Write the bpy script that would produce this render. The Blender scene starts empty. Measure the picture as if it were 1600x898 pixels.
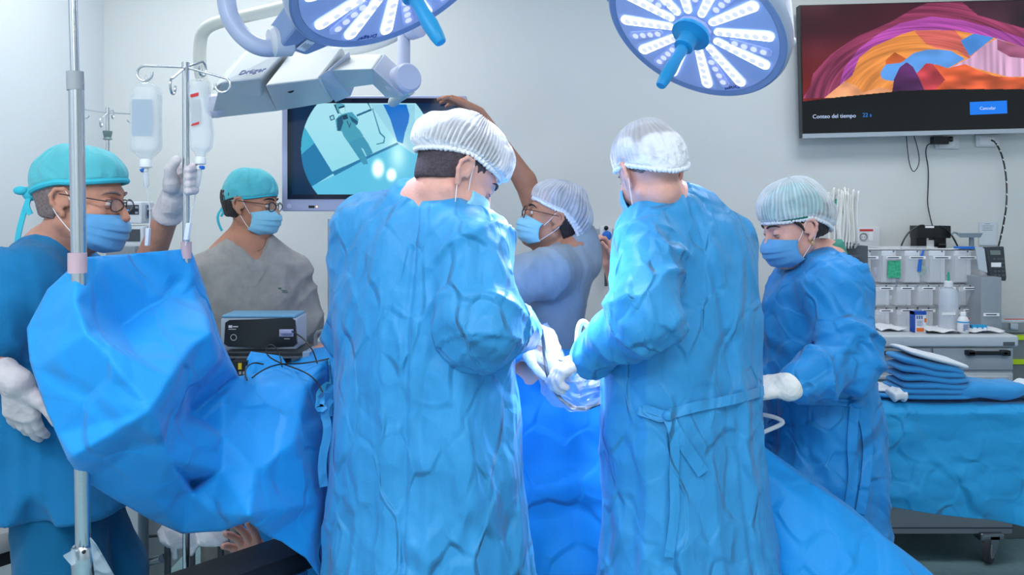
import bpy, bmesh, math, random
import numpy as np
from mathutils import Vector, Matrix
from mathutils.bvhtree import BVHTree
from mathutils.geometry import delaunay_2d_cdt
random.seed(7)
D = bpy.data
SC = bpy.context.scene
COL = SC.collection
FPX, HOR, CAMZ = 1244.0, 323.0, 1.5          # focal length in pixels, horizon row, eye height

def P(px, py, d):                            # a point seen at (px,py), d metres away
    return Vector(((px-800)*d/FPX, d, CAMZ-(py-HOR)*d/FPX))

# ------------------------------------------------------------------ camera
cam = D.cameras.new('camera'); co = D.objects.new('camera', cam); COL.objects.link(co)
co.location = (0, 0, CAMZ); co.rotation_euler = (math.pi/2, 0, 0)
cam.sensor_width = 36; cam.lens = FPX/1600*36; cam.shift_y = (HOR-449)/1600
cam.clip_start = .05; SC.camera = co
CY = SC.cycles; CY.max_bounces = 6; CY.diffuse_bounces = 3; CY.glossy_bounces = 3; CY.transmission_bounces = 4; CY.transparent_max_bounces = 12
# ------------------------------------------------------------------ world, exposure, lamps of the room
w = D.worlds.new('world'); SC.world = w; w.use_nodes = True
w.node_tree.nodes['Background'].inputs[0].default_value = (.75, .85, 1, 1)
w.node_tree.nodes['Background'].inputs[1].default_value = .2
SC.view_settings.view_transform = 'Standard'; SC.view_settings.look = 'None'
SC.view_settings.exposure = 0.0; SC.view_settings.gamma = 1; SC.view_settings.use_curve_mapping = False
def area_light(name, loc, size, power, color, rot=(0, 0, 0)):
    l = D.lights.new(name, 'AREA'); l.shape = 'RECTANGLE'; l.size, l.size_y = size; l.energy = power; l.color = color
    o = D.objects.new(name, l); COL.objects.link(o); o.location = loc; o.rotation_euler = rot; return o
for i, (x, y, e) in enumerate([(-1.35, .3, 38), (.9, .3, 32), (-1.1, 3.05, 24), (1.5, 2.9, 18), (-.3, -1.0, 36)]):
    area_light('ceiling_panel_light', (x, y, 2.93), (1.2, .6), e, (.97, .99, 1))
SPOTS = dict(left=(300, 36), right=(620, 38))     # power, cone of the two surgical lamps
SPOTCOL = (.72, .80, 1.0)
# ------------------------------------------------------------------ materials
def lin(c):
    return tuple(((x/255)/12.92 if x/255 <= .04045 else ((x/255+.055)/1.055)**2.4) for x in c)
MATS = {}
def mat(name, col, rough=.5, metal=0, emit=None, es=1, var=0, vscale=8, bump=None, alpha=1, trans=0, spec=.5, sheen=0, sss=0, ior=1.45, coat=0, attr=None, anis=(1, 1, 1)):
    if name in MATS: return MATS[name]
    m = D.materials.new(name); m.use_nodes = True; nt = m.node_tree; b = nt.nodes['Principled BSDF']
    c = (*lin(col), 1); I = b.inputs
    I['Base Color'].default_value = c; I['Roughness'].default_value = rough; I['Metallic'].default_value = metal
    I['Alpha'].default_value = alpha; I['Transmission Weight'].default_value = trans; I['Specular IOR Level'].default_value = spec
    I['Sheen Weight'].default_value = sheen; I['IOR'].default_value = ior; I['Coat Weight'].default_value = coat
    if sss:
        I['Subsurface Weight'].default_value = sss; I['Subsurface Radius'].default_value = (.012, .005, .003); I['Subsurface Scale'].default_value = 1
    if emit:
        I['Emission Color'].default_value = (*lin(emit), 1); I['Emission Strength'].default_value = es
    N = nt.nodes.new; L = nt.links.new
    tc = N('ShaderNodeTexCoord'); mp = N('ShaderNodeMapping'); L(tc.outputs['Object'], mp.inputs[0]); mp.inputs['Scale'].default_value = anis
    if var:
        n = N('ShaderNodeTexNoise'); n.inputs['Scale'].default_value = vscale; n.inputs['Detail'].default_value = 4; L(mp.outputs[0], n.inputs[0])
        r = N('ShaderNodeValToRGB'); L(n.outputs[0], r.inputs[0])
        r.color_ramp.elements[0].position = .3; r.color_ramp.elements[1].position = .7
        r.color_ramp.elements[0].color = (*[x*(1-var) for x in c[:3]], 1); r.color_ramp.elements[1].color = (*[min(1, x*(1+var)) for x in c[:3]], 1)
        L(r.outputs[0], I['Base Color'])
    if attr:
        a = N('ShaderNodeAttribute'); a.attribute_name = attr
        L(a.outputs['Color'], I['Emission Color']); I['Emission Strength'].default_value = es
    if bump:                                  # list of (kind, scale, distance)
        prev = None
        for kind, s, dist in bump:
            if kind == 'v':
                n0 = N('ShaderNodeTexNoise'); n0.inputs['Scale'].default_value = s*.7; n0.inputs['Detail'].default_value = 2; L(mp.outputs[0], n0.inputs[0])
                mx = N('ShaderNodeVectorMath'); mx.operation = 'MULTIPLY_ADD'; L(n0.outputs['Color'], mx.inputs[0])
                mx.inputs[1].default_value = (.9/s,)*3; L(mp.outputs[0], mx.inputs[2])
                t = N('ShaderNodeTexVoronoi'); t.inputs['Scale'].default_value = s; L(mx.outputs[0], t.inputs[0]); out = t.outputs['Distance']
            elif kind == 'c':                # creases: thin ridges between flat facets
                n0 = N('ShaderNodeTexNoise'); n0.inputs['Scale'].default_value = s*.6; n0.inputs['Detail'].default_value = 3; L(mp.outputs[0], n0.inputs[0])
                mx = N('ShaderNodeVectorMath'); mx.operation = 'MULTIPLY_ADD'; L(n0.outputs['Color'], mx.inputs[0])
                mx.inputs[1].default_value = (1.6/s,)*3; L(mp.outputs[0], mx.inputs[2])
                t = N('ShaderNodeTexVoronoi'); t.feature = 'DISTANCE_TO_EDGE'; t.inputs['Scale'].default_value = s; L(mx.outputs[0], t.inputs[0])
                rr = N('ShaderNodeMapRange'); rr.interpolation_type = 'SMOOTHSTEP'; L(t.outputs['Distance'], rr.inputs[0]); rr.inputs[1].default_value = 0; rr.inputs[2].default_value = .09; rr.inputs[3].default_value = 1; rr.inputs[4].default_value = 0; out = rr.outputs[0]
            elif kind == 'f':                # crumpled facets: every cell tilts its own way
                n0 = N('ShaderNodeTexNoise'); n0.inputs['Scale'].default_value = s*.5; n0.inputs['Detail'].default_value = 2; L(mp.outputs[0], n0.inputs[0])
                mx = N('ShaderNodeVectorMath'); mx.operation = 'MULTIPLY_ADD'; L(n0.outputs['Color'], mx.inputs[0]); mx.inputs[1].default_value = (.8/s,)*3; L(mp.outputs[0], mx.inputs[2])
                t = N('ShaderNodeTexVoronoi'); t.feature = 'SMOOTH_F1'; t.inputs['Scale'].default_value = s; t.inputs['Smoothness'].default_value = .32; L(mx.outputs[0], t.inputs[0])
                a_ = N('ShaderNodeVectorMath'); a_.operation = 'SUBTRACT'; L(t.outputs['Color'], a_.inputs[0]); a_.inputs[1].default_value = (.5, .5, .5)
                b_ = N('ShaderNodeVectorMath'); b_.operation = 'SUBTRACT'; L(mx.outputs[0], b_.inputs[0]); L(t.outputs['Position'], b_.inputs[1])
                d_ = N('ShaderNodeVectorMath'); d_.operation = 'DOT_PRODUCT'; L(a_.outputs[0], d_.inputs[0]); L(b_.outputs[0], d_.inputs[1]); out = d_.outputs['Value']
            elif kind == 'r':
                t = N('ShaderNodeTexNoise'); t.noise_type = 'RIDGED_MULTIFRACTAL'; t.inputs['Scale'].default_value = s; t.inputs['Detail'].default_value = 2; L(mp.outputs[0], t.inputs[0]); out = t.outputs[0]
            elif kind == 'w':
                t = N('ShaderNodeTexWave'); t.inputs['Scale'].default_value = s; t.inputs['Distortion'].default_value = 2.5; L(mp.outputs[0], t.inputs[0]); out = t.outputs['Fac']
            else:
                t = N('ShaderNodeTexNoise'); t.inputs['Scale'].default_value = s; t.inputs['Detail'].default_value = 3; L(mp.outputs[0], t.inputs[0]); out = t.outputs[0]
            bp = N('ShaderNodeBump'); bp.inputs['Strength'].default_value = 1; bp.inputs['Distance'].default_value = dist
            L(out, bp.inputs['Height'])
            if prev: L(prev, bp.inputs['Normal'])
            prev = bp.outputs[0]
        L(prev, I['Normal'])
    MATS[name] = m; return m

GOWN = mat('gown_cloth', (54, 150, 213), .5, sheen=.1, spec=.35, var=.05, vscale=5, bump=[('f', 4.5, .20), ('f', 12, .26), ('v', 16, .008), ('r', 5, .009), ('n', 240, .0006)], anis=(1, 1, .6))
GOWN2 = mat('nurse_gown_cloth', (34, 140, 214), .5, sheen=.1, spec=.35, var=.05, vscale=5, bump=[('f', 4, .17), ('f', 10, .2), ('r', 4, .010), ('n', 240, .0006)])
DRAPE = mat('drape_cloth', (22, 150, 232), .55, sheen=.1, spec=.35, var=.03, vscale=3, bump=[('f', 2.6, .13), ('f', 8, .13), ('n', 300, .0006)])
TABLED = mat('table_drape_cloth', (34, 152, 214), .6, sheen=.1, spec=.3, var=.05, vscale=3, bump=[('f', 3.5, .18), ('f', 9, .16), ('r', 3, .012), ('n', 300, .0006)])
SCRUB_T = mat('teal_scrub_cotton', (28, 118, 174), .85, sheen=.1, spec=.15, var=.10, vscale=6, bump=[('v', 7, .006), ('n', 300, .0008)])
SCRUB_P = mat('dark_teal_trousers', (18, 100, 146), .85, sheen=.1, spec=.15, var=.10, vscale=6, bump=[('v', 7, .006), ('n', 300, .0008)])
SCRUB_G = mat('grey_scrub_cotton', (158, 156, 154), .9, sheen=.1, spec=.1, var=.10, vscale=30, bump=[('v', 8, .005), ('n', 350, .001)])
SCRUB_B = mat('blue_grey_scrub_cotton', (150, 165, 178), .9, sheen=.1, spec=.1, var=.05, vscale=20, bump=[('v', 7, .005), ('n', 350, .001)])
SCRUB_N = mat('green_scrub_cotton', (70, 150, 135), .9, var=.1, vscale=20)
SKINA = mat('tanned_skin', (196, 142, 122), .5, sss=.12, spec=.35, var=.10, vscale=22, bump=[('n', 130, .0012)])
SKINB = mat('fair_skin', (226, 172, 160), .5, sss=.12, spec=.35, var=.06, vscale=22, bump=[('n', 130, .0010)])
SKINC = mat('olive_skin', (188, 134, 110), .5, sss=.12, spec=.35, var=.10, vscale=22, bump=[('n', 130, .0012)])
HAIR = mat('black_hair', (44, 36, 38), .6, var=.3, vscale=90, bump=[('n', 260, .003)], anis=(1, 1, .35))
HAIRG = mat('short_grey_hair', (128, 112, 112), .7, var=.3, vscale=160, bump=[('n', 300, .002)])
BOUF = mat('white_nonwoven', (232, 236, 246), .8, alpha=.72, bump=[('v', 45, .006), ('n', 160, .002)])
BOUFE = mat('white_elastic_edge', (232, 238, 248), .8, bump=[('n', 160, .003)])
BOUFG = mat('pale_green_nonwoven', (176, 216, 220), .8, alpha=.8, var=.15, vscale=26, bump=[('v', 45, .006), ('n', 160, .002)])
CAPT = mat('turquoise_cap_cloth', (84, 186, 200), .8, sheen=.2, var=.08, vscale=14, bump=[('v', 16, .006), ('n', 260, .001)])
CAPE = mat('turquoise_band_cloth', (60, 190, 214), .8, bump=[('n', 260, .001)])
MASK = mat('blue_mask_paper', (96, 168, 226), .8, sheen=.2, var=.05, vscale=30, bump=[('v', 30, .002), ('n', 400, .0005)])
MASKL = mat('pale_blue_mask_paper', (140, 204, 232), .8, sheen=.2, bump=[('v', 30, .002)])
LOOP = mat('white_cord', (240, 242, 250), .7)
GLOVE = mat('latex_glove', (206, 200, 206), .55, spec=.4, var=.04, vscale=30, bump=[('v', 34, .0025), ('n', 120, .0012)])
GLOVEW = mat('white_surgical_glove', (236, 234, 240), .5, spec=.4, bump=[('v', 40, .0025)])
CUFF = mat('white_knit_cuff', (232, 232, 232), .9, bump=[('v', 55, .003)])
BLACKP = mat('black_plastic', (22, 24, 28), .35, spec=.5, bump=[('n', 200, .0003)])
BLACKM = mat('matte_black_vinyl', (24, 28, 36), .5, spec=.4, bump=[('n', 140, .0006)])
GREYP = mat('grey_plastic', (150, 156, 164), .45)
DGREY = mat('dark_grey_plastic', (84, 90, 98), .45)
WHITEP = mat('white_lacquer', (222, 226, 232), .35, spec=.5, bump=[('n', 60, .0002)])
LAV = mat('lavender_white_lacquer', (196, 202, 226), .35)
STEEL = mat('brushed_steel', (200, 204, 210), .22, metal=1, bump=[('n', 90, .0003)])
STEELD = mat('worn_steel', (150, 156, 165), .35, metal=1, bump=[('n', 60, .0006)])
RUBBER = mat('grey_rubber', (70, 72, 76), .7)
TUBEW = mat('white_silicone_tube', (236, 240, 246), .35)
CLEAR = mat('clear_plastic', (225, 235, 248), .12, trans=.9, ior=1.2, alpha=.55)
CLEARF = mat('crinkled_clear_film', (225, 235, 250), .15, alpha=.16, spec=1, bump=[('v', 26, .02)])
BAGM = mat('clear_fluid_bag', (230, 238, 244), .12, alpha=.30, spec=.8, bump=[('v', 12, .006)])
FLUID = mat('clear_fluid', (214, 226, 238), .08, alpha=.20, spec=.6)
PAPER = mat('white_label_paper', (240, 242, 246), .7)
RED = mat('red_print', (206, 52, 56), .6)
YEL = mat('yellow_plastic', (224, 196, 40), .5)
BLUEP = mat('blue_plastic', (24, 108, 206), .4)
HANDB = mat('turquoise_handle_plastic', (30, 150, 206), .4, bump=[('n', 80, .0005)])
ORANGE = mat('orange_print', (230, 112, 40), .6)
GREEN = mat('green_print', (40, 160, 130), .6)
INK = mat('dark_ink', (60, 66, 84), .7)
BINP = mat('frosted_bin_plastic', (244, 248, 255), .2, alpha=.25, spec=.6)
BINF = mat('frosted_bin_frame', (236, 240, 248), .35)
CABG = mat('cabinet_grey', (166, 174, 184), .45, bump=[('n', 200, .0003)])
CABT = mat('cabinet_top_grey', (194, 202, 210), .4)
TOWEL = mat('folded_blue_cloth', (44, 146, 214), .75, sheen=.2, bump=[('v', 14, .006), ('n', 260, .001)])
TOWELW = mat('white_cloth', (220, 228, 238), .85, bump=[('v', 16, .006), ('n', 200, .002)])
LIME = mat('lime_plastic', (190, 226, 30), .5)
WALLM = mat('wall_paint', (214, 219, 220), .6, spec=.3, var=.012, vscale=2, bump=[('n', 220, .0004)])
WALLL = mat('left_wall_paint', (214, 222, 228), .6, spec=.3, bump=[('n', 220, .0004)])
FLOORM = mat('vinyl_floor', (140, 176, 184), .35, var=.10, vscale=40, bump=[('n', 60, .0004)])
CEILM = mat('ceiling_paint', (225, 230, 232), .8, bump=[('n', 60, .0006)])

def gather_alpha(m, lo, hi):                 # thin nonwoven: folds look white, the single layer lets the hair show
    nt = m.node_tree; a = nt.nodes.new('ShaderNodeAttribute'); a.attribute_name = 'fold'; r = nt.nodes.new('ShaderNodeMapRange'); r.inputs[3].default_value = lo; r.inputs[4].default_value = hi
    nt.links.new(a.outputs['Fac'], r.inputs[0]); nt.links.new(r.outputs[0], nt.nodes['Principled BSDF'].inputs['Alpha'])
gather_alpha(BOUF, .45, 1.0)
BOUFT = mat('thin_white_nonwoven', (232, 238, 246), .8, bump=[('v', 45, .003), ('n', 160, .001)]); gather_alpha(BOUFT, .30, .95)
# ------------------------------------------------------------------ object helpers
LOC = {}
def tag(o, label=None, cat=None, group=None, kind=None):
    if label: o['label'] = label
    if cat: o['category'] = cat
    if group: o['group'] = group
    if kind: o['kind'] = kind
    return o
def thing(name, label, cat, loc, group=None):
    o = D.objects.new(name, None); COL.objects.link(o); o.location = loc; o.empty_display_size = .05
    LOC[o.name] = Vector(loc); return tag(o, label, cat, group)
def link(name, V, F, m, parent=None, smooth=True, base=None, label=None):
    """mesh from world-space vertices; base = origin for a top-level mesh"""
    if parent is not None: org = LOC[parent.name]
    else:
        A = np.asarray(V, dtype=float); org = Vector(base) if base is not None else Vector(((A[:, 0].min()+A[:, 0].max())/2, (A[:, 1].min()+A[:, 1].max())/2, A[:, 2].min()))
    A = np.asarray(V, dtype=float)-np.array(org)
    me = D.meshes.new(name)
    me.from_pydata(A.tolist(), [], F if isinstance(F, list) else F.tolist()); me.validate(); me.update()
    ms = m if isinstance(m, (list, tuple)) else [m]
    for x in ms: me.materials.append(x)
    if smooth: me.polygons.foreach_set('use_smooth', [True]*len(me.polygons))
    o = D.objects.new(name, me); COL.objects.link(o); LOC[o.name] = org
    if parent is not None: o.parent = parent
    else: o.location = org
    if label: o['label'] = label
    return o
def mod(o, kind, **k):
    md = o.modifiers.new(kind.lower(), kind)
    for a, b in k.items(): setattr(md, a, b)
    return o
class MB:
    """collects shapes and links them as one mesh"""
    def __init__(s): s.v = []; s.f = []
    def add(s, V, F):
        n = len(s.v); s.v += [tuple(v) for v in V]; s.f += [tuple(i+n for i in f) for f in F]; return s
    def box(s, c, size, R=None, bev=0):
        bm = bmesh.new(); bmesh.ops.create_cube(bm, size=1)
        for v in bm.verts: v.co = Vector((v.co.x*size[0], v.co.y*size[1], v.co.z*size[2]))
        if bev: bmesh.ops.bevel(bm, geom=bm.edges[:], offset=bev, segments=3, affect='EDGES', profile=.6)
        M = (R or Matrix.Identity(3))
        bm.verts.index_update()
        s.add([M @ v.co+Vector(c) for v in bm.verts], [[v.index for v in f.verts] for f in bm.faces]); bm.free(); return s
    def lohi(s, a, b, bev=0):
        a, b = Vector(a), Vector(b); return s.box((a+b)/2, [abs(b[i]-a[i]) for i in range(3)], None, bev)
    def tube(s, pts, r, n=12, close=False, cap=True, smooth=0):
        pts = [Vector(p) for p in pts]
        rs = list(r) if isinstance(r, (list, tuple)) else [r]*len(pts)
        if smooth:
            for _ in range(smooth):
                q, qr = [], []; m = len(pts)
                for i in range(m if close else m-1):
                    a, b = pts[i], pts[(i+1) % m]; ra, rb = rs[i], rs[(i+1) % m]
                    q += [a*.75+b*.25, a*.25+b*.75]; qr += [ra*.75+rb*.25, ra*.25+rb*.75]
                if not close: q = [pts[0]]+q+[pts[-1]]; qr = [rs[0]]+qr+[rs[-1]]
                pts, rs = q, qr
        m = len(pts); V = []; up = None
        for i in range(m):
            a = pts[i-1] if (i > 0 or close) else pts[i]; b = pts[(i+1) % m] if (i < m-1 or close) else pts[i]
            t = (b-a).normalized()
            if up is None: up = Vector((0, 0, 1)) if abs(t.z) < .9 else Vector((1, 0, 0))
            x = up.cross(t).normalized(); y = t.cross(x); up = y
            for k in range(n):
                an = 2*math.pi*k/n; V.append(pts[i]+(x*math.cos(an)+y*math.sin(an))*rs[i])
        F = []
        for i in range(m if close else m-1):
            for k in range(n):
                j = (i+1) % m; F.append((i*n+k, i*n+(k+1) % n, j*n+(k+1) % n, j*n+k))
        if cap and not close: F += [tuple(range(n-1, -1, -1)), tuple((m-1)*n+k for k in range(n))]
        return s.add(V, F)
    def lathe(s, prof, c, axis=(0, 0, 1), n=40, cap=True):
        """prof = [(radius, height)...] about axis from point c"""
        q = Vector((0, 0, 1)).rotation_difference(Vector(axis).normalized()).to_matrix(); V = []; m = len(prof)
        for r, h in prof:
            for k in range(n):
                an = 2*math.pi*k/n; V.append(q @ Vector((r*math.cos(an), r*math.sin(an), h))+Vector(c))
        F = [(i*n+k, i*n+(k+1) % n, (i+1)*n+(k+1) % n, (i+1)*n+k) for i in range(m-1) for k in range(n)]
        if cap: F += [tuple(range(n-1, -1, -1)), tuple((m-1)*n+k for k in range(n))]
        return s.add(V, F)
    def hexa(s, a, b):
        """a, b: four corners each"""
        return s.add(list(a)+list(b), [(3, 2, 1, 0), (4, 5, 6, 7), (0, 1, 5, 4), (1, 2, 6, 5), (2, 3, 7, 6), (3, 0, 4, 7)])
    def prism(s, poly, off):
        n = len(poly); poly = [Vector(p) for p in poly]; off = Vector(off)
        return s.add(poly+[p+off for p in poly], [tuple(range(n)), tuple(range(2*n-1, n-1, -1))]+[(i, i+n, (i+1) % n+n, (i+1) % n) for i in range(n)])
    def ball(s, c, r, n=14, R=None):
        r = (r, r, r) if not isinstance(r, (tuple, list)) else r; V = []; R = R or Matrix.Identity(3)
        V.append(R @ Vector((0, 0, r[2]))+Vector(c))
        for i in range(1, n):
            for k in range(2*n):
                a, b = math.pi*i/n, math.pi*k/n
                V.append(R @ Vector((r[0]*math.sin(a)*math.cos(b), r[1]*math.sin(a)*math.sin(b), r[2]*math.cos(a)))+Vector(c))
        V.append(R @ Vector((0, 0, -r[2]))+Vector(c)); m = 2*n
        F = [(0, 1+k, 1+(k+1) % m) for k in range(m)]+[(1+i*m+k, 1+(i+1)*m+k, 1+(i+1)*m+(k+1) % m, 1+i*m+(k+1) % m) for i in range(n-2) for k in range(m)]
        l = len(V)-1; F += [(l, 1+(n-2)*m+(k+1) % m, 1+(n-2)*m+k) for k in range(m)]
        return s.add(V, F)
    def build(s, name, m, parent=None, smooth=True, base=None, label=None, flat=False):
        o = link(name, s.v, s.f, m, parent, smooth and not flat, base, label)
        if smooth and not flat:
            bm = bmesh.new(); bm.from_mesh(o.data)
            bmesh.ops.recalc_face_normals(bm, faces=bm.faces)
            for e in bm.edges:
                if len(e.link_faces) == 2 and e.calc_face_angle(0) > .6: e.smooth = False
            bm.to_mesh(o.data); bm.free()
        return o
def text_mesh(txt, size, org, xdir, ydir, m, name, parent, depth=.0006, spacing=1, align='LEFT'):
    c = D.curves.new('t', 'FONT'); c.body = txt; c.size = size; c.extrude = depth; c.space_character = spacing; c.align_x = align; c.resolution_u = 3
    t = D.objects.new('t', c); COL.objects.link(t); bpy.context.view_layer.update()
    me = D.meshes.new_from_object(t); D.objects.remove(t); D.curves.remove(c)
    x = Vector(xdir).normalized(); y = Vector(ydir).normalized(); z = x.cross(y)
    M = Matrix((x, y, z)).transposed()
    V = [M @ v.co+Vector(org) for v in me.vertices]; F = [tuple(p.vertices) for p in me.polygons]; D.meshes.remove(me)
    return link(name, V, F, m, parent, False)
# ------------------------------------------------------------------ noise, distance fields and surface extraction (numpy)
def _h(i, j, k, s):
    n = (i*374761393+j*668265263+k*2147483647+s*974711) & 0xffffffff
    n = ((n ^ (n >> 13))*1274126177) & 0xffffffff
    return ((n ^ (n >> 16)) & 0xffff)/65535.0
def vnoise(p, s=0):
    """value noise in 0..1 of an (N,3) array"""
    p = np.asarray(p); i = np.floor(p).astype(np.int64); f = p-i; f = f*f*(3-2*f); r = 0
    for a in (0, 1):
        for b in (0, 1):
            for c in (0, 1):
                w_ = (f[:, 0] if a else 1-f[:, 0])*(f[:, 1] if b else 1-f[:, 1])*(f[:, 2] if c else 1-f[:, 2])
                r = r+w_*_h(i[:, 0]+a, i[:, 1]+b, i[:, 2]+c, s)
    return r
def ridged(p, s=0, octv=2):
    r = 0; a = 1; t = 0
    for o in range(octv):
        r = r+a*(1-np.abs(2*vnoise(p*(2**o)+13.7*o, s+o)-1)); t += a; a *= .5
    return r/t
def crumple(p, s=0):
    """continuous facets meeting in creases"""
    p = np.asarray(p); i = np.floor(p).astype(np.int64); best = np.full(len(p), 9.0)
    for a in (-1, 0, 1):
        for b in (-1, 0, 1):
            for c in (-1, 0, 1):
                I, J, K = i[:, 0]+a, i[:, 1]+b, i[:, 2]+c
                d = p-np.stack([I+_h(I, J, K, s), J+_h(I, J, K, s+1), K+_h(I, J, K, s+2)], 1)
                g = np.stack([_h(I, J, K, s+3), _h(I, J, K, s+4), _h(I, J, K, s+5)], 1)*2-1
                best = np.minimum(best, (d*d).sum(1)+(d*g).sum(1)*.55)
    return best
def normals(V, F):
    F = np.asarray(F); n = np.cross(V[F[:, 2]]-V[F[:, 0]], V[F[:, 3]]-V[F[:, 1]]); N = np.zeros_like(V)
    for k in range(4): np.add.at(N, F[:, k], n)
    return N/np.maximum(np.linalg.norm(N, axis=1, keepdims=True), 1e-12)
def coords(lo, hi, step, fine=()):
    """increasing coordinates, finer inside the given (a,b,step) intervals"""
    out = [lo]; x = lo
    while x < hi:
        s = step
        for a, b, st in fine:
            if a-step < x < b: s = min(s, st)
        x += s; out.append(x)
    return np.array(out)
class Field:
    def __init__(s, xs, ys, zs):
        s.c = (xs, ys, zs); s.F = np.full((len(xs), len(ys), len(zs)), .5, np.float32)
    def sub(s, lo, hi):
        return tuple(slice(max(0, np.searchsorted(s.c[i], lo[i])-1), np.searchsorted(s.c[i], hi[i])+1) for i in range(3))
    def grid(s, sl):
        return (s.c[0][sl[0]].astype(np.float32)[:, None, None], s.c[1][sl[1]].astype(np.float32)[None, :, None], s.c[2][sl[2]].astype(np.float32)[None, None, :])
    def put(s, sl, d, k, cut=False):
        a = s.F[sl]
        if cut:
            d = -d; h = np.maximum(k-np.abs(a-d), 0)/k; s.F[sl] = np.maximum(a, d)+h*h*k*.25
        else:
            h = np.maximum(k-np.abs(a-d), 0)/k; s.F[sl] = np.minimum(a, d)-h*h*k*.25
    def rc(s, a, b, ra, rb, k=.02, sq=None, cut=False):
        """tapered capsule; sq=(axis,factor) flattens it along an axis"""
        a, b = np.array(a, float), np.array(b, float); R = max(ra, rb)+k+.012
        if sq and sq[1] > 1: R *= sq[1]
        sl = s.sub(np.minimum(a, b)-R, np.maximum(a, b)+R)
        X, Y, Z = s.grid(sl); X = X-a[0]; Y = Y-a[1]; Z = Z-a[2]; v = b-a; L = max(v@v, 1e-9)
        t = np.clip((X*v[0]+Y*v[1]+Z*v[2])/L, 0, 1)
        dx, dy, dz = X-t*v[0], Y-t*v[1], Z-t*v[2]
        if sq:
            n = np.array(sq[0], float); n /= np.linalg.norm(n); q = (dx*n[0]+dy*n[1]+dz*n[2])*(1/sq[1]-1)
            dx, dy, dz = dx+q*n[0], dy+q*n[1], dz+q*n[2]
        d = np.sqrt(dx*dx+dy*dy+dz*dz)-(ra+(rb-ra)*t)
        if sq: d = d*min(1, sq[1])
        s.put(sl, d, k, cut)
    def ell(s, c, r, R=None, k=.02, cut=False):
        c = np.array(c, float); m = max(r)+k+.012; sl = s.sub(c-m, c+m); X, Y, Z = s.grid(sl); X = X-c[0]; Y = Y-c[1]; Z = Z-c[2]
        R = np.array(R) if R is not None else np.eye(3)
        q = [(X*R[0, i]+Y*R[1, i]+Z*R[2, i])/r[i] for i in range(3)]
        n = np.sqrt(q[0]**2+q[1]**2+q[2]**2); s.put(sl, (n-1)*min(r)*(.5+.5/np.maximum(n, .5)), k, cut)
    def loft(s, sec, k=.03, cut=False):
        """upright body of elliptic sections: (z, cx, cy, rx, ry, angle in degrees)"""
        A = np.array(sorted(sec), float); z0, z1 = A[0, 0], A[-1, 0]; m = A[:, 3:5].max()+.05
        sl = s.sub((A[:, 1].min()-m, A[:, 2].min()-m, z0-.04), (A[:, 1].max()+m, A[:, 2].max()+m, z1+.04)); X, Y, Z = s.grid(sl)
        zz = s.c[2][sl[2]]
        def smooth_interp(col):
            y = np.interp(zz, A[:, 0], A[:, col]); n = 5
            yp = np.pad(y, n, mode='edge'); ker = np.hanning(2*n+3)[1:-1]; ker /= ker.sum()
            return np.convolve(yp, ker, 'valid').astype(np.float32)[None, None, :]
        cx, cy, rx, ry, an = [smooth_interp(i) for i in range(1, 6)]; an = np.radians(an)
        u = (X-cx)*np.cos(an)+(Y-cy)*np.sin(an); v = -(X-cx)*np.sin(an)+(Y-cy)*np.cos(an)
        n = (np.abs(u/rx)**2.4+np.abs(v/ry)**2.4)**(1/2.4)
        d = (n-1)*np.minimum(rx, ry); d = np.maximum(d, np.maximum(z0-Z, Z-z1)); s.put(sl, d, k, cut)
    def plane(s, p, n):
        """keep the side the normal points away from"""
        X, Y, Z = s.grid((slice(None),)*3); n = np.array(n, float); n /= np.linalg.norm(n)
        s.F = np.maximum(s.F, ((X-p[0])*n[0]+(Y-p[1])*n[1]+(Z-p[2])*n[2]).astype(np.float32))
    def mesh(s):
        F = s.F; S = F < 0; nx, ny, nz = F.shape
        a = np.zeros((nx-1, ny-1, nz-1), np.int8)
        for i in (0, 1):
            for j in (0, 1):
                for k in (0, 1): a += S[i:nx-1+i, j:ny-1+j, k:nz-1+k]
        act = (a > 0) & (a < 8); idx = np.full(act.shape, -1, np.int64); I, J, K = np.nonzero(act); idx[I, J, K] = np.arange(len(I))
        acc = np.zeros((len(I), 3)); cnt = np.zeros(len(I)); cor = [(i, j, k) for i in (0, 1) for j in (0, 1) for k in (0, 1)]
        xs, ys, zs = s.c
        for c0 in cor:
            for ax in range(3):
                if c0[ax]: continue
                c1 = list(c0); c1[ax] = 1
                f0 = F[I+c0[0], J+c0[1], K+c0[2]]; f1 = F[I+c1[0], J+c1[1], K+c1[2]]; m = (f0 < 0) != (f1 < 0)
                t = np.where(m, f0/np.where(m, f0-f1, 1), 0)
                p0 = np.stack([xs[I+c0[0]], ys[J+c0[1]], zs[K+c0[2]]], 1); p1 = np.stack([xs[I+c1[0]], ys[J+c1[1]], zs[K+c1[2]]], 1)
                acc += np.where(m[:, None], p0+(p1-p0)*t[:, None], 0); cnt += m
        V = acc/cnt[:, None]; Q = []
        for ax in range(3):
            o = [(1, 2), (2, 0), (0, 1)][ax]
            sl0 = [slice(None)]*3; sl1 = [slice(None)]*3; sl0[ax] = slice(0, -1); sl1[ax] = slice(1, None)
            e = S[tuple(sl0)] != S[tuple(sl1)]; A, B, C = np.nonzero(e); g = np.stack([A, B, C], 1)
            ok = np.ones(len(g), bool)
            for q in o: ok &= (g[:, q] > 0) & (g[:, q] < F.shape[q]-1)
            g = g[ok]
            def at(d0, d1):
                h = g.copy(); h[:, o[0]] += d0; h[:, o[1]] += d1; return idx[h[:, 0], h[:, 1], h[:, 2]]
            q = np.stack([at(-1, -1), at(0, -1), at(0, 0), at(-1, 0)], 1); fl = S[g[:, 0], g[:, 1], g[:, 2]]
            q[~fl] = q[~fl][:, ::-1]; Q.append(q)
        Q = np.concatenate(Q); Q = Q[(Q >= 0).all(1)]; return V, Q
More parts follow.
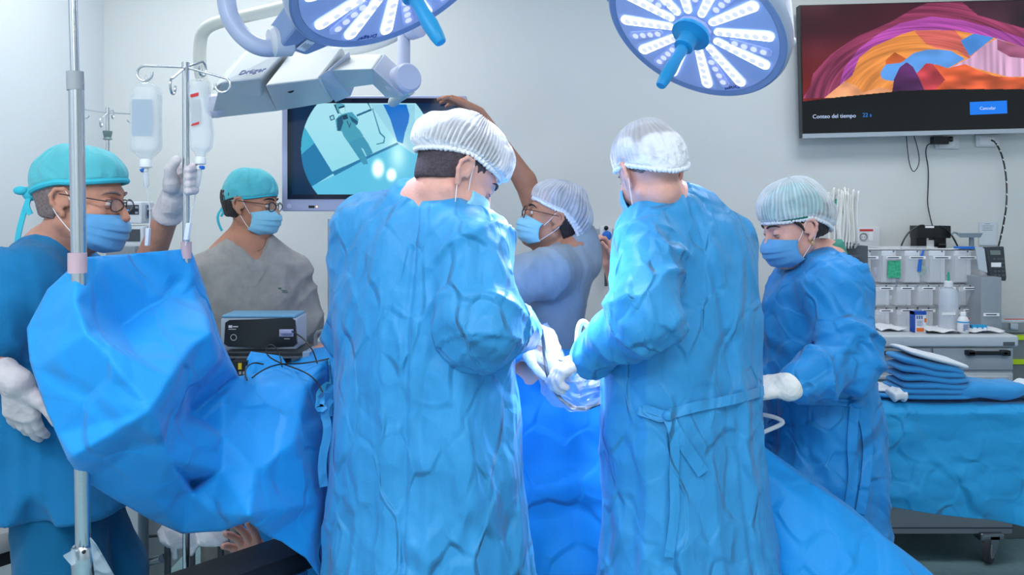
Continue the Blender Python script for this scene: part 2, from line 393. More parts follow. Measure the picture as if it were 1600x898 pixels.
def relax(V, F, it=2, lam=.5):
    F = np.asarray(F)
    E_ = np.concatenate([F[:, [0, 1]], F[:, [1, 2]], F[:, [2, 3]], F[:, [3, 0]]])
    for _ in range(it):
        A = np.zeros_like(V); c = np.zeros(len(V))
        np.add.at(A, E_[:, 0], V[E_[:, 1]]); np.add.at(A, E_[:, 1], V[E_[:, 0]]); np.add.at(c, E_[:, 0], 1); np.add.at(c, E_[:, 1], 1)
        V = V+(A/np.maximum(c, 1)[:, None]-V)*lam
    return V
def grid_mesh(fn, nu, nv, closeu=False):
    V = [fn(i/(nu if closeu else nu-1), j/(nv-1)) for j in range(nv) for i in range(nu)]
    F = [(j*nu+i, j*nu+(i+1) % nu, (j+1)*nu+(i+1) % nu, (j+1)*nu+i) for j in range(nv-1) for i in range(nu if closeu else nu-1)]
    return V, F
def bvh(o):
    org = LOC[o.name]
    return BVHTree.FromPolygons([v.co+org for v in o.data.vertices], [tuple(p.vertices) for p in o.data.polygons])
def onto(tree, px, py, off=.003):
    """the point of a surface seen at (px,py), lifted off it"""
    d = P(px, py, 1)-Vector((0, 0, CAMZ)); h = tree.ray_cast(Vector((0, 0, CAMZ)), d.normalized())
    if h[0] is None: return None
    n = h[1] if h[1].dot(d) < 0 else -h[1]
    return h[0]+n*off
def ribbon(pts, wid, nrm=None, thick=.0015):
    """flat strip of cloth along points; width across, facing nrm"""
    m = MB(); pts = [Vector(p) for p in pts if p is not None]; nrm = Vector(nrm or (0, -1, 0)); n = len(pts); V = []
    ws = wid if isinstance(wid, (list, tuple)) else [wid]*n
    for i, p in enumerate(pts):
        t = (pts[min(i+1, n-1)]-pts[max(i-1, 0)]).normalized(); x = t.cross(nrm).normalized()*ws[min(i, len(ws)-1)]/2; q = nrm*thick
        V += [p-x+q, p+x+q, p+x-q, p-x-q]
    F = [(i*4+k, i*4+(k+1) % 4, i*4+4+(k+1) % 4, i*4+4+k) for i in range(n-1) for k in range(4)]+[(3, 2, 1, 0), (n*4-4, n*4-3, n*4-2, n*4-1)]
    return m.add(V, F)
def smooth_pts(pts, it=2):
    pts = [Vector(p) for p in pts if p is not None]
    for _ in range(it):
        q = [pts[0]]
        for a, b in zip(pts, pts[1:]): q += [a*.75+b*.25, a*.25+b*.75]
        pts = q+[pts[-1]]
    return pts
# ------------------------------------------------------------------ people
def V3(*a): return Vector(a)
class Head:
    """origin at eye level in the middle of the skull; local x forward, y to its left, z up"""
    def __init__(s, pos, yaw, pitch, roll=0, k=1.0):
        s.o = Vector(pos); s.k = k
        s.R = Matrix.Rotation(math.radians(yaw), 3, 'Z') @ Matrix.Rotation(math.radians(pitch), 3, 'Y') @ Matrix.Rotation(math.radians(roll), 3, 'X')
    def p(s, x, y, z): return s.o+s.R @ Vector((x, y, z))*s.k
    def r(s, v): return v*s.k
def hand_joints(w_, f, n, side, curls, thumb=(.6, .6, -.4), tb=.3, s=1.0, spread=.0):
    """w_ wrist, f finger direction, n back of the hand, side +1/-1 picks the thumb's side; returns capsules"""
    f = Vector(f).normalized(); n = Vector(n); n = (n-f*n.dot(f)).normalized(); sd = f.cross(n)*side; w_ = Vector(w_); out = []
    kn = [(.031, .088), (.011, .094), (-.010, .090), (-.029, .082)]; L = [.072, .080, .074, .057]
    for i, (a, b) in enumerate(kn):
        k0 = w_+f*b*s+sd*a*s
        out.append((w_+f*.012*s+sd*a*.5*s, k0, .0165*s, .0125*s, .014))
        c = curls[i]; ang = 0; p = k0; ff = (f+sd*spread*(1.5-i)*.5).normalized(); R_ = [.0100, .0092, .0084, .0074]
        for j, (fr, cm) in enumerate([(.45, .75), (.31, 1.0), (.24, .8)]):
            ang += c*cm; d = ff*math.cos(ang)-n*math.sin(ang); q = p+d*L[i]*fr*s
            out.append((p, q, R_[j]*s, R_[j+1]*s, .0035)); p = q
    t0 = w_+f*.022*s+sd*.022*s; d = (f*thumb[0]+sd*thumb[1]+n*thumb[2]).normalized(); t1 = t0+d*.042*s
    d2 = (d+f*tb-n*tb*.5).normalized(); t2 = t1+d2*.034*s; d3 = (d2+f*tb-sd*tb).normalized(); t3 = t2+d3*.026*s
    out += [(t0, t1, .017*s, .0125*s, .012), (t1, t2, .0118*s, .0105*s, .005), (t2, t3, .0105*s, .0085*s, .004)]
    return out
def add_head(F, H, ears=True, face=True, nose=1.0):
    R = H.R; k = H.k
    def E_(c, r, kk=.02, cut=False, rot=None): F.ell(H.p(*c), [x*k for x in r], R @ rot if rot else R, kk, cut)
    def C(a, b, ra, rb, kk=.015, cut=False): F.rc(H.p(*a), H.p(*b), ra*k, rb*k, kk, None, cut)
    E_((-.018, 0, .030), (.100, .078, .088)); E_((.028, 0, -.035), (.060, .062, .078), .03)
    C((-.01, .050, -.055), (.060, .018, -.100), .020, .018); C((-.01, -.050, -.055), (.060, -.018, -.100), .020, .018)
    E_((.066, 0, -.098), (.022, .024, .018), .02)
    if face:
        C((.074, .030, .024), (.084, .008, .018), .009, .009, .014); C((.074, -.030, .024), (.084, -.008, .018), .009, .009, .014)
        C((.060, .046, -.028), (.052, .050, -.04), .015, .015, .02); C((.060, -.046, -.028), (.052, -.050, -.04), .015, .015, .02)
        E_((.094, .031, -.001), (.020, .017, .013), .012, True); E_((.094, -.031, -.001), (.020, .017, .013), .012, True)
        E_((.070, .031, .000), (.0145, .0155, .0135), .005); E_((.070, -.031, .000), (.0145, .0155, .0135), .005)
        C((.084, 0, .010), (.086+.020*nose, 0, -.034), .008, .0105, .008); E_((.094, .011, -.040), (.011, .008, .008), .006); E_((.094, -.011, -.040), (.011, .008, .008), .006)
        C((.084, .016, -.068), (.088, -.016, -.068), .008, .008, .012)
    if ears:
        for y in (1, -1):
            b = y*.077; pts = [(.006, b, -.012), (.006, b, .012), (-.004, y*.084, .024), (-.020, y*.090, .022), (-.028, y*.092, .006), (-.024, y*.089, -.012), (-.012, y*.083, -.028), (-.002, y*.077, -.036)]
            for p, q in zip(pts, pts[1:]): C(p, q, .0048, .0048, .004)
            E_((-.010, y*.080, .0), (.016, .006, .026), .004); C((-.006, y*.077, -.032), (-.004, y*.077, -.037), .007, .006, .004)
            E_((-.008, y*.090, .000), (.009, .007, .012), .003, True)
def garment(Fd, name, m, parent, folds=(), disp=None, it=2, amp=.010, scale=9.0, seed=1, ridge=0.004, stretch=(1, 1, .55), label=None):
    V, F = Fd.mesh(); V = relax(V, F, it); N = normals(V, F)
    q = V*np.array(stretch)*scale; q = q+(np.stack([vnoise(V*5, seed+50+i) for i in range(3)], 1)-.5)*1.2
    h = (crumple(q, seed)-.25)*amp*1.5+(crumple(q*2.1+5, seed+9)-.25)*amp*.75+(crumple(q*4.3+9, seed+19)-.25)*amp*.30+(ridged(V*np.array(stretch)*12, seed+20)-.5)*ridge
    for a, b, R, am, fr in folds:               # drag folds across a limb from a to b
        a, b = np.array(a, float), np.array(b, float); v = b-a; L = np.linalg.norm(v); v /= L; t = (V-a)@v
        dist = np.linalg.norm(V-a-np.clip(t, 0, L)[:, None]*v, axis=1); wg = np.exp(-np.maximum(dist-R, 0)**2/.0009)*((t > -.05) & (t < L+.05))
        wob = vnoise(V*7, seed+33)*2.2+vnoise(V*17, seed+35)*.6
        h = h+wg*am*(1-np.abs(np.sin(t*fr+wob*2.2)))**1.5*(.35+vnoise(V*9, seed+41))
    if disp is not None: h = h+disp(V, N)
    V = V+N*h[:, None]
    return link(name, V, F, m, parent, label=label)
def ang_pleats(cx, cy, n, amp, z0, z1, seed=3):
    """vertical pleats growing from height z0 down to z1"""
    def f(V, N):
        th = np.arctan2(V[:, 1]-cy, V[:, 0]-cx); wgt = np.clip((z0-V[:, 2])/(z0-z1), 0, 1)**.8*np.clip(1-np.abs(N[:, 2]), 0, 1)
        q = np.stack([np.cos(th)*n/3, np.sin(th)*n/3, V[:, 2]*1.1], 1)
        return (ridged(q, seed, 2)-.45)*amp*wgt
    return f
def grab(H, *pts): return [H.p(*p) for p in pts]
def body_mesh(parent, H, J, skin, hands, face=True, step=.009, legs=True, name='body', nose=1.0, nr=.054):
    """head, neck, trunk, arms, hands and legs as one continuous surface"""
    fx, fy, fz = [], [], []
    c = H.o; fx.append((c.x-.13, c.x+.13, .0034)); fy.append((c.y-.13, c.y+.13, .0034)); fz.append((c.z-.15, c.z+.13, .0034))
    allp = [c+V3(0, 0, .15)]+[J[k] for k in J if isinstance(J[k], Vector)]
    for hd in hands:
        for a, b, *_ in hd:
            allp += [a, b]
        A = np.array([list(a) for h_ in hd for a in h_[:2]])
        for ax, fl in enumerate((fx, fy, fz)): fl.append((A[:, ax].min()-.03, A[:, ax].max()+.03, .0032))
    A = np.array([list(p) for p in allp]); lo = A.min(0)-.17; hi = A.max(0)+.17
    F = Field(coords(lo[0], hi[0], step, fx), coords(lo[1], hi[1], step, fy), coords(lo[2], hi[2], step, fz))
    nb = J['neck']; pv = J['pelvis']; f = math.radians(J['face']); fw = V3(math.cos(f), math.sin(f), 0); ch = J.get('chest', nb.lerp(pv, .30)); sq = (fw, .72)
    F.rc(nb.lerp(ch, .35), ch, .11, .150, .06, sq); F.rc(ch, ch.lerp(pv, .6), .150, .132, .05, sq); F.rc(ch.lerp(pv, .6), pv, .132, .15, .05, sq)
    for s_ in ('L', 'R'):
        sh, el, wr = J['sh'+s_], J['el'+s_], J['wr'+s_]
        F.rc(nb+V3(0, 0, .01), sh, .05, .052, .05); F.rc(sh, el, .055, .043, .03); F.rc(el, wr, .045, .028, .012)
        if legs:
            hp, kn, an = J['hip'+s_], J['kn'+s_], J['an'+s_]
            F.rc(hp, kn, .088, .058, .04); F.rc(kn, kn.lerp(an, .35), .057, .058, .03); F.rc(kn.lerp(an, .35), an, .058, .036, .02)
            F.rc(an+V3(0, 0, -.03), an+fw*.13+V3(0, 0, -.05), .036, .028, .02)
    F.rc(nb+fw*.025+V3(0, 0, -.03), nb+fw*.04+V3(0, 0, -.16), .060, .072, .05)
    F.rc(H.p(-.022, 0, -.062), nb+V3(0, 0, -.02), (nr-.004)*H.k, nr+.008, .02)
    F.rc(H.p(.02, 0, -.10), nb+fw*.03+V3(0, 0, .0), .032, .05, .03)
    add_head(F, H, face=face, nose=nose)
    for hd in hands:
        for a, b, ra, rb, k in hd: F.rc(a, b, ra, rb, k)
    V, Q = F.mesh(); V = relax(V, Q, 1, .4)
    return link(name, V, Q, skin, parent)
def glove_mesh(parent, hd, wr, el, m=GLOVE, cuff=.05, infl=.0016, r=.030, flare=.004, name='glove'):
    pts = [p for h_ in hd for p in h_[:2]]; d = (Vector(el)-Vector(wr)).normalized(); e = Vector(wr)+d*cuff; pts += [e]
    A = np.array([list(p) for p in pts]); lo = A.min(0)-.05; hi = A.max(0)+.05
    F = Field(*[coords(lo[i], hi[i], .003) for i in range(3)])
    for a, b, ra, rb, k in hd: F.rc(a, b, ra+infl, rb+infl, k)
    F.rc(Vector(wr)-d*.01, e, r+.001, r+flare, .012); F.rc(e, e, r+flare+.003, r+flare+.003, .003)
    F.plane(e+d*.001, d)
    V, Q = F.mesh(); V = relax(V, Q, 1, .4); N = normals(V, Q)
    V = V+N*((ridged(V*42, 5)-.5)*.0016)[:, None]
    return link(name, V, Q, m, parent)
def cap_mesh(parent, H, m, edge_m, zf=.050, zs=.028, zb=-.045, xf=.088, xb=-.112, yw=.083, top=.150, puff=.16, back=.0, gath=.0035, ng=70, name='bouffant_cap', seed=2, side=0, band=.0055, frill=.0015, lift=None, white=0, lines=.9):
    def edge(u):
        a = 2*math.pi*u; cx, sy = math.cos(a), math.sin(a); x = (xf+xb)/2+(xf-xb)/2*cx; y = yw*sy
        z = zs+(zf-zs)*max(cx, 0)**1.5+(zb-zs)*max(-cx, 0)**1.3
        if lift: z += lift(a)
        return x, y, z, a
    cxm = (xf+xb)/2
    def fn(u, v):
        x, y, z, a = edge(u); t = v*math.pi/2; hx = x-cxm; hy = y
        pf = 1+puff*math.sin(min(1, v*2.6)*math.pi/2)*(1+.35*math.sin(3*a+seed))+back*max(0, -math.cos(a))**1.5*math.sin(min(1, v*2.0)*math.pi)**1.0
        c = max(0, math.cos(t))**.72; X = cxm-.01*math.sin(t)+hx*pf*c; Y = hy*pf*c+side*math.sin(t); Z = z+(top-z)*math.sin(t)**1.0
        n = np.array([[math.cos(a)*4, math.sin(a)*4, v*3.+seed]]); g = math.sin(a*ng/2+4*float(vnoise(n, seed)[0]))
        n2 = np.array([[X*38, Y*38, Z*38]]); vn = float(vnoise(n2, seed+3)[0]); k = gath*(1-.55*v)*abs(g)+gath*.9*vn; fold.append(min(1, lines*abs(g)**4*(1-.5*v)*(.4+1.1*float(vnoise(np.array([[u*40., v*2., seed]]), 4)[0]))+.55*max(0, vn-.45)+(.7 if v < .07 else 0)+white*max(0, .35-math.cos(a))*min(1, max(0, (.30+.16*vn-v)/.07))*(.5+.8*vn)))
        k += gath*3*white*max(0, .2-math.cos(a))*math.sin(min(1, v/.42)*math.pi)*(.5+vn)
        if v < .05: k = 0
        r = Vector((X-cxm, Y, (Z-.03)*.9)); r = r.normalized() if r.length else r
        return H.p(X+r.x*k, Y+r.y*k, Z+r.z*k)
    fold = []; NU = 300
    V, F = grid_mesh(fn, NU, 40, True); n = len(V); V.append(H.p(cxm-.01, side, top+gath)); F += [(39*NU+i, 39*NU+(i+1) % NU, n) for i in range(NU)]; fold.append(.3)
    o = link(name, V, F, m, parent); at = o.data.attributes.new('fold', 'FLOAT', 'POINT'); at.data.foreach_set('value', fold)
    mb = MB(); pts = []
    for i in range(180):
        x, y, z, a = edge(i/180); x = cxm+(x-cxm)*1.0; pts.append(H.p(x, y, z+frill*math.sin(i*1.9)))
    mb.tube(pts, [band*H.k*(1+(.25 if frill else 0)*math.sin(i*2.3)) for i in range(180)], 8, True); mb.build('cap_edge', edge_m, o)
    return o
def mask_mesh(parent, H, m, zt=-.014, zb=-.118, xs=.012, wide=.069, nose=.122, name='face_mask', loops=True, ez=.024, low=False):
    wide = wide+.006
    prof = [(0, .098, zt), (.18, nose-.003, zt-.022), (.36, nose+.001, zt-.040), (.42, nose-.004, zt-.042), (.6, nose-.004, zt-.060), (.66, nose-.010, zt-.064), (.82, .102, zt-.088), (1, .066, zb)]
    def fn(u, v):
        a = (u*2-1)*1.35; x0 = np.interp(v, [p[0] for p in prof], [p[1] for p in prof]); z0 = np.interp(v, [p[0] for p in prof], [p[2] for p in prof])
        zside = -.030+(-.092+.030)*v; w_ = abs(u*2-1)**1.6; z = z0*(1-w_)+zside*w_
        return H.p(xs+(x0-xs)*max(0, math.cos(a))**.85, wide*math.sin(a)/math.sin(1.35), z)
    V, F = grid_mesh(fn, 36, 30); o = link(name, V, F, m, parent); mod(o, 'SOLIDIFY', thickness=.0016, offset=0)
    mb = MB()
    for v in (0.0, .02): mb.tube([fn(i/20, v) for i in range(21)], .0013, 6)
    mb.build('mask_seam', m, o)
    if loops:
        for y in (1, -1):
            mb = MB()
            mb.tube(smooth_pts([H.p(.030, y*.067, -.034), H.p(.012, y*.078, -.004), H.p(.004, y*.084, ez-.004), H.p(-.010, y*.088, ez+.004), H.p(-.024, y*.087, ez-.014)], 2), .0013, 6)
            if not low: mb.tube(smooth_pts([H.p(.030, y*.066, -.090), H.p(.012, y*.074, -.066), H.p(-.006, y*.079, -.036), H.p(-.020, y*.085, -.020), H.p(-.026, y*.088, .0)], 2), .0013, 6)
            else: mb.tube(smooth_pts([H.p(.030, y*.066, -.090), H.p(-.004, y*.080, -.050), H.p(-.022, y*.086, -.026), H.p(-.028, y*.088, .0)], 2), .0013, 6)
            mb.build('ear_loop', LOOP, o)
    return o
def eyes(parent, H, closed=.5, brow=HAIR, skin=SKINB):
    for y in (1, -1):
        mb = MB(); mb.ball(H.p(.0715, y*.031, -.001), .0142*H.k, 12); e = mb.build('eye', mat('eye_white', (222, 214, 210), .2), parent)
        mb = MB(); mb.ball(H.p(.0790, y*.0312, -.002), (.0068*H.k,)*3, 10); mb.build('iris', mat('dark_iris', (38, 26, 22), .15), e)
        # upper and lower lids over the ball
        mb = MB()
        def lid(z0, z1):
            def f(u, v):
                a = (u-.5)*2.5; b = z0+(z1-z0)*v; r = .0158; return H.p(.0712+r*math.cos(b)*math.cos(a), y*.031+r*.98*math.cos(b)*math.sin(a), -.001+r*math.sin(b))
            return grid_mesh(f, 14, 8)
        mb.add(*lid(.62-closed, 1.45)); mb.add(*lid(-1.4, -.30)); mb.build('eyelid', skin, e)
        mb = MB(); b = .62-closed
        mb.tube([H.p(.0712+.0165*math.cos(b)*math.cos(a), y*.031+.0165*math.cos(b)*math.sin(a), -.001+.0165*math.sin(b)) for a in np.linspace(-1.1, 1.1, 9)], .0009, 6); mb.build('eyelash', HAIR, e)
        mb = MB(); mb.tube([H.p(.094, y*.010, .021), H.p(.092, y*.024, .027), H.p(.083, y*.040, .027), H.p(.071, y*.051, .020)], [.0028, .0036, .0030, .0012], 8, smooth=2); mb.build('eyebrow', brow, parent)
def hair_mesh(parent, H, m, pl, infl=.004, name='hair', neck=True, bun=None):
    c = H.o; F = Field(*[coords(c[i]-.17, c[i]+.17, .004) for i in range(3)])
    F.ell(H.p(-.018, 0, .030), [(x+infl)*H.k for x in (.100, .078, .088)], H.R, .01)
    if neck: F.ell(H.p(-.030, 0, -.040), [(x+infl)*H.k for x in (.058, .056, .050)], H.R, .03)
    if bun: F.ell(H.p(*bun), (.035, .04, .035), H.R, .02)
    for p, n in pl: F.plane(H.p(*p), H.R @ Vector(n))
    V, Q = F.mesh(); V = relax(V, Q, 1); N = normals(V, Q); V = V+N*((vnoise(V*np.array([140, 140, 60]), 3)-.5)*.003)[:, None]
    return link(name, V, Q, m, parent)
def glasses_mesh(parent, H, m, rim=.0016, w_=.024, h_=.018, x=.104):
    o = None; mb = MB()
    for y in (1, -1):
        mb.tube([H.p(x-.004*abs(math.sin(a))-.006*(math.cos(a)*.5+.5), y*(.032+w_*math.cos(a)), -.004+h_*math.sin(a)) for a in np.linspace(0, 2*math.pi, 28, endpoint=False)], rim, 6, True)
        mb.tube([H.p(x-.008, y*.056, .004), H.p(x-.020, y*.071, .006), H.p(.03, y*.081, .010), H.p(-.012, y*.085, .012)], rim*.9, 6)
    mb.tube([H.p(x-.003, .010, .002), H.p(x+.001, 0, .004), H.p(x-.003, -.010, .002)], rim, 6)
    o = mb.build('glasses', m, parent)
    mb = MB()
    for y in (1, -1):
        mb.add([H.p(x-.006, y*(.032+w_*math.cos(a)), -.004+h_*math.sin(a)) for a in np.linspace(0, 2*math.pi, 24, endpoint=False)], [tuple(range(24))])
    mb.build('lens', mat('spectacle_glass', (220, 230, 240), .05, alpha=.18, spec=1), o, flat=True)
def sleeve(F, sh, el, wr, r=(.085, .075, .07, .05), k=.03, cuff=1.0):
    F.rc(sh, el, r[0], r[1], k); e = el.lerp(wr, cuff); F.rc(el, e, r[2], r[3], k)
def gfield(pts, pad, step=.008):
    A = np.array([list(p) for p in pts]); lo = A.min(0)-pad; hi = A.max(0)+pad
    return Field(*[coords(lo[i], hi[i], step) for i in range(3)])
def cuff_mesh(parent, wr, el, r0=.034, r1=.046, L=.07, m=CUFF):
    d = (Vector(el)-Vector(wr)).normalized(); mb = MB()
    def f(u, v):
        a = 2*math.pi*u; x = d.orthogonal().normalized(); y = d.cross(x); r = r0+(r1-r0)*v+.0012*math.sin(a*22)
        return Vector(wr)+d*(L*v-.01)+(x*math.cos(a)+y*math.sin(a))*r
    V, F = grid_mesh(f, 66, 10, True); return link('knit_cuff', V, F, m, parent)
def shoes(parent, J, m=WHITEP):
    f = math.radians(J['face']); fw = V3(math.cos(f), math.sin(f), 0)
    for s_ in 'LR':
        a = J['an'+s_]; F = gfield([a, a+fw*.2, V3(a.x, a.y, 0)], .07, .009)
        F.rc(V3(a.x, a.y, .045)-fw*.02, V3(a.x, a.y, .035)+fw*.12, .042, .036, .03); F.rc(a, V3(a.x, a.y, .05), .042, .04, .02); F.plane((a.x, a.y, .002), (0, 0, -1)); F.plane((a.x, a.y, .11), (0, 0, 1))
        V, Q = F.mesh(); link('shoe', V, Q, m, parent)
# ------------------------------------------------------------------ the room
def room():
    X0, X1, Y0, Y1, Zc = -2.05, 3.0, -1.6, 4.0, 3.0; t = .1
    def S(name, a, b, m): o = MB().lohi(a, b).build(name, m, None, False); o['kind'] = 'structure'
    S('floor', (X0-t, Y0-t, -.1), (X1+t, Y1+t, 0), FLOORM); S('ceiling', (X0-t, Y0-t, Zc), (X1+t, Y1+t, Zc+.1), CEILM)
    S('wall_back', (X0-t, Y1, 0), (X1+t, Y1+t, Zc), WALLM); S('wall_left', (X0-t, Y0, 0), (X0, Y1, Zc), WALLL)
    S('wall_right', (X1, Y0, 0), (X1+t, Y1, Zc), WALLM); S('wall_front', (X0-t, Y0-t, 0), (X1+t, Y0, Zc), WALLM)
    S('baseboard_back', (X0, Y1-.012, 0), (X1, Y1, .10), mat('baseboard_vinyl', (150, 170, 178), .5))
room()
# ------------------------------------------------------------------ surgeon 1, back to us, bending over the field
def stance(cx, cy, face, pelvis, dist=.11, spread=0):
    f = math.radians(face); l = V3(-math.sin(f), math.cos(f), 0); J = {}
    for s_, k in (('L', 1), ('R', -1)):
        J['hip'+s_] = pelvis+l*k*.09+V3(0, 0, -.04); J['kn'+s_] = V3(cx, cy, .50)+l*k*dist; J['an'+s_] = V3(cx, cy, .085)+l*k*dist
    return J
def surgeon_one():
    J = dict(face=52, neck=P(672, 318, 2.06), shL=P(572, 358, 2.15), shR=P(742, 392, 1.94), elL=P(562, 520, 2.30), wrL=P(812, 548, 2.50), elR=P(745, 508, 1.86), wrR=P(818, 512, 2.20))
    J['pelvis'] = V3(P(662, 600, 2.10).x, 2.10, .98); J.update(stance(J['pelvis'].x, 2.10, 52, J['pelvis']))
    t = thing('person', 'surgeon in white bouffant cap and blue gown, back turned, head bent down to the right', 'person', (J['pelvis'].x, 2.1, 0), 'masked people of the operating team')
    H = Head(P(716, 272, 2.03), 18, 36, -4, 1.07)
    hr = hand_joints(J['wrR'], (.85, .25, -.40), (.35, -.35, .85), -1, (.8, .9, .95, 1.0)); hl = hand_joints(J['wrL'], (.9, -.1, -.3), (.2, .1, 1), 1, (.8, .8, .9, .9))
    body_mesh(t, H, J, SKINB, [hr, hl]); shoes(t, J)
    hair_mesh(t, H, mat('cropped_dark_hair', (72, 64, 74), .8, var=.4, vscale=200, bump=[('n', 320, .002)]), [((.055, 0, .02), (.9, 0, -.35)), ((.0, 0, -.02), (.55, 0, -.9)), ((-.02, 0, -.060), (.25, 0, -1))], .0012)
    eyes(t, H, .85, skin=SKINB); mask_mesh(t, H, MASKL)
    cap_mesh(t, H, BOUF, BOUFE, zf=.045, zs=.036, zb=-.012, xf=.092, xb=-.116, top=.136, puff=.14, back=.22, gath=.009, ng=76, seed=2)
    glove_mesh(t, hr, J['wrR'], J['elR'], GLOVEW, .06); glove_mesh(t, hl, J['wrL'], J['elL'], GLOVEW, .06)
    F = gfield([J['neck'], J['shL'], J['elL'], J['wrL'], J['elR'], J['shR'], P(669, 600, 2.1), V3(J['pelvis'].x, 2.1, .42)], .36, .0068)
    def S(px, py, rx, ry, d=2.09, a=-38): q = P(px, py, d); return (q.z, q.x, q.y, rx, ry, a)
    F.loft([S(662, 296, .07, .055), S(656, 316, .165, .085), S(652, 345, .225, .125), S(650, 400, .245, .150), S(652, 470, .245, .165), S(660, 560, .252, .185), S(662, 640, .258, .195), S(663, 760, .268, .205), S(668, 900, .285, .225), (.36, P(668, 900, 2.1).x, 2.1, .30, .24, -38)], .03)
    nb = J['neck']
    F.rc(nb+V3(0, 0, -.015), J['shL'], .060, .085, .05); F.rc(nb+V3(0, 0, -.03), J['shR'], .062, .086, .04)
    F.rc(P(630, 314, 2.08), P(686, 324, 2.03), .048, .046, .03); F.rc(P(645, 312, 2.10), P(702, 330, 2.03), .052, .050, .03); F.rc(P(702, 330, 2.03), P(765, 362, 1.96), .050, .045, .03)
    F.rc(J['shL'], J['elL'], .085, .085, .05); F.rc(J['elL'], J['elL'].lerp(J['wrL'], .9), .085, .055, .04)
    sh, el, wr = J['shR'], J['elR'], J['wrR']
    F.rc(sh, el, .088, .098, .016); F.rc(el, el.lerp(wr, .92), .096, .058, .02)
    pl = ang_pleats(J['pelvis'].x, 2.1, 9, .034, 1.25, .5, 4)
    def seam(V, N):
        x0 = np.interp(V[:, 2], [.4, 1.0, 1.5], [P(645, 0, 2.0).x, P(640, 0, 2.0).x, P(655, 0, 2.0).x]); front = V[:, 1] < 2.1
        return pl(V, N)-.010*np.exp(-((V[:, 0]-x0)/.008)**2)*front
    g = garment(F, 'surgical_gown', GOWN, t, [(sh, el, .09, .016, 26), (el, wr, .085, .017, 30), (J['shL'], J['elL'], .085, .010, 24)], seam, 2, .014, 6.0, 3, .006)
    cuff_mesh(t, wr, el, .036, .05, .06)
    T = bvh(g); mb = ribbon(smooth_pts([onto(T, 512+dx, y, .006) or P(512+dx, y, 2.14) for dx, y in ((4, 600), (0, 622), (2, 650))]), .02); 
    for i, pts in enumerate([[P(516, 622, 2.1), P(505, 640, 2.07), P(514, 670, 2.08), P(502, 720, 2.07), P(506, 760, 2.07)], [P(516, 620, 2.1), P(502, 618, 2.06), P(498, 640, 2.05), P(508, 632, 2.06)]]):
        r = ribbon(smooth_pts(pts), .022, (.2, -1, .1)); mb.add(r.v, r.f)
    mb.build('waist_tie', GOWN, g)
    return t, J, g
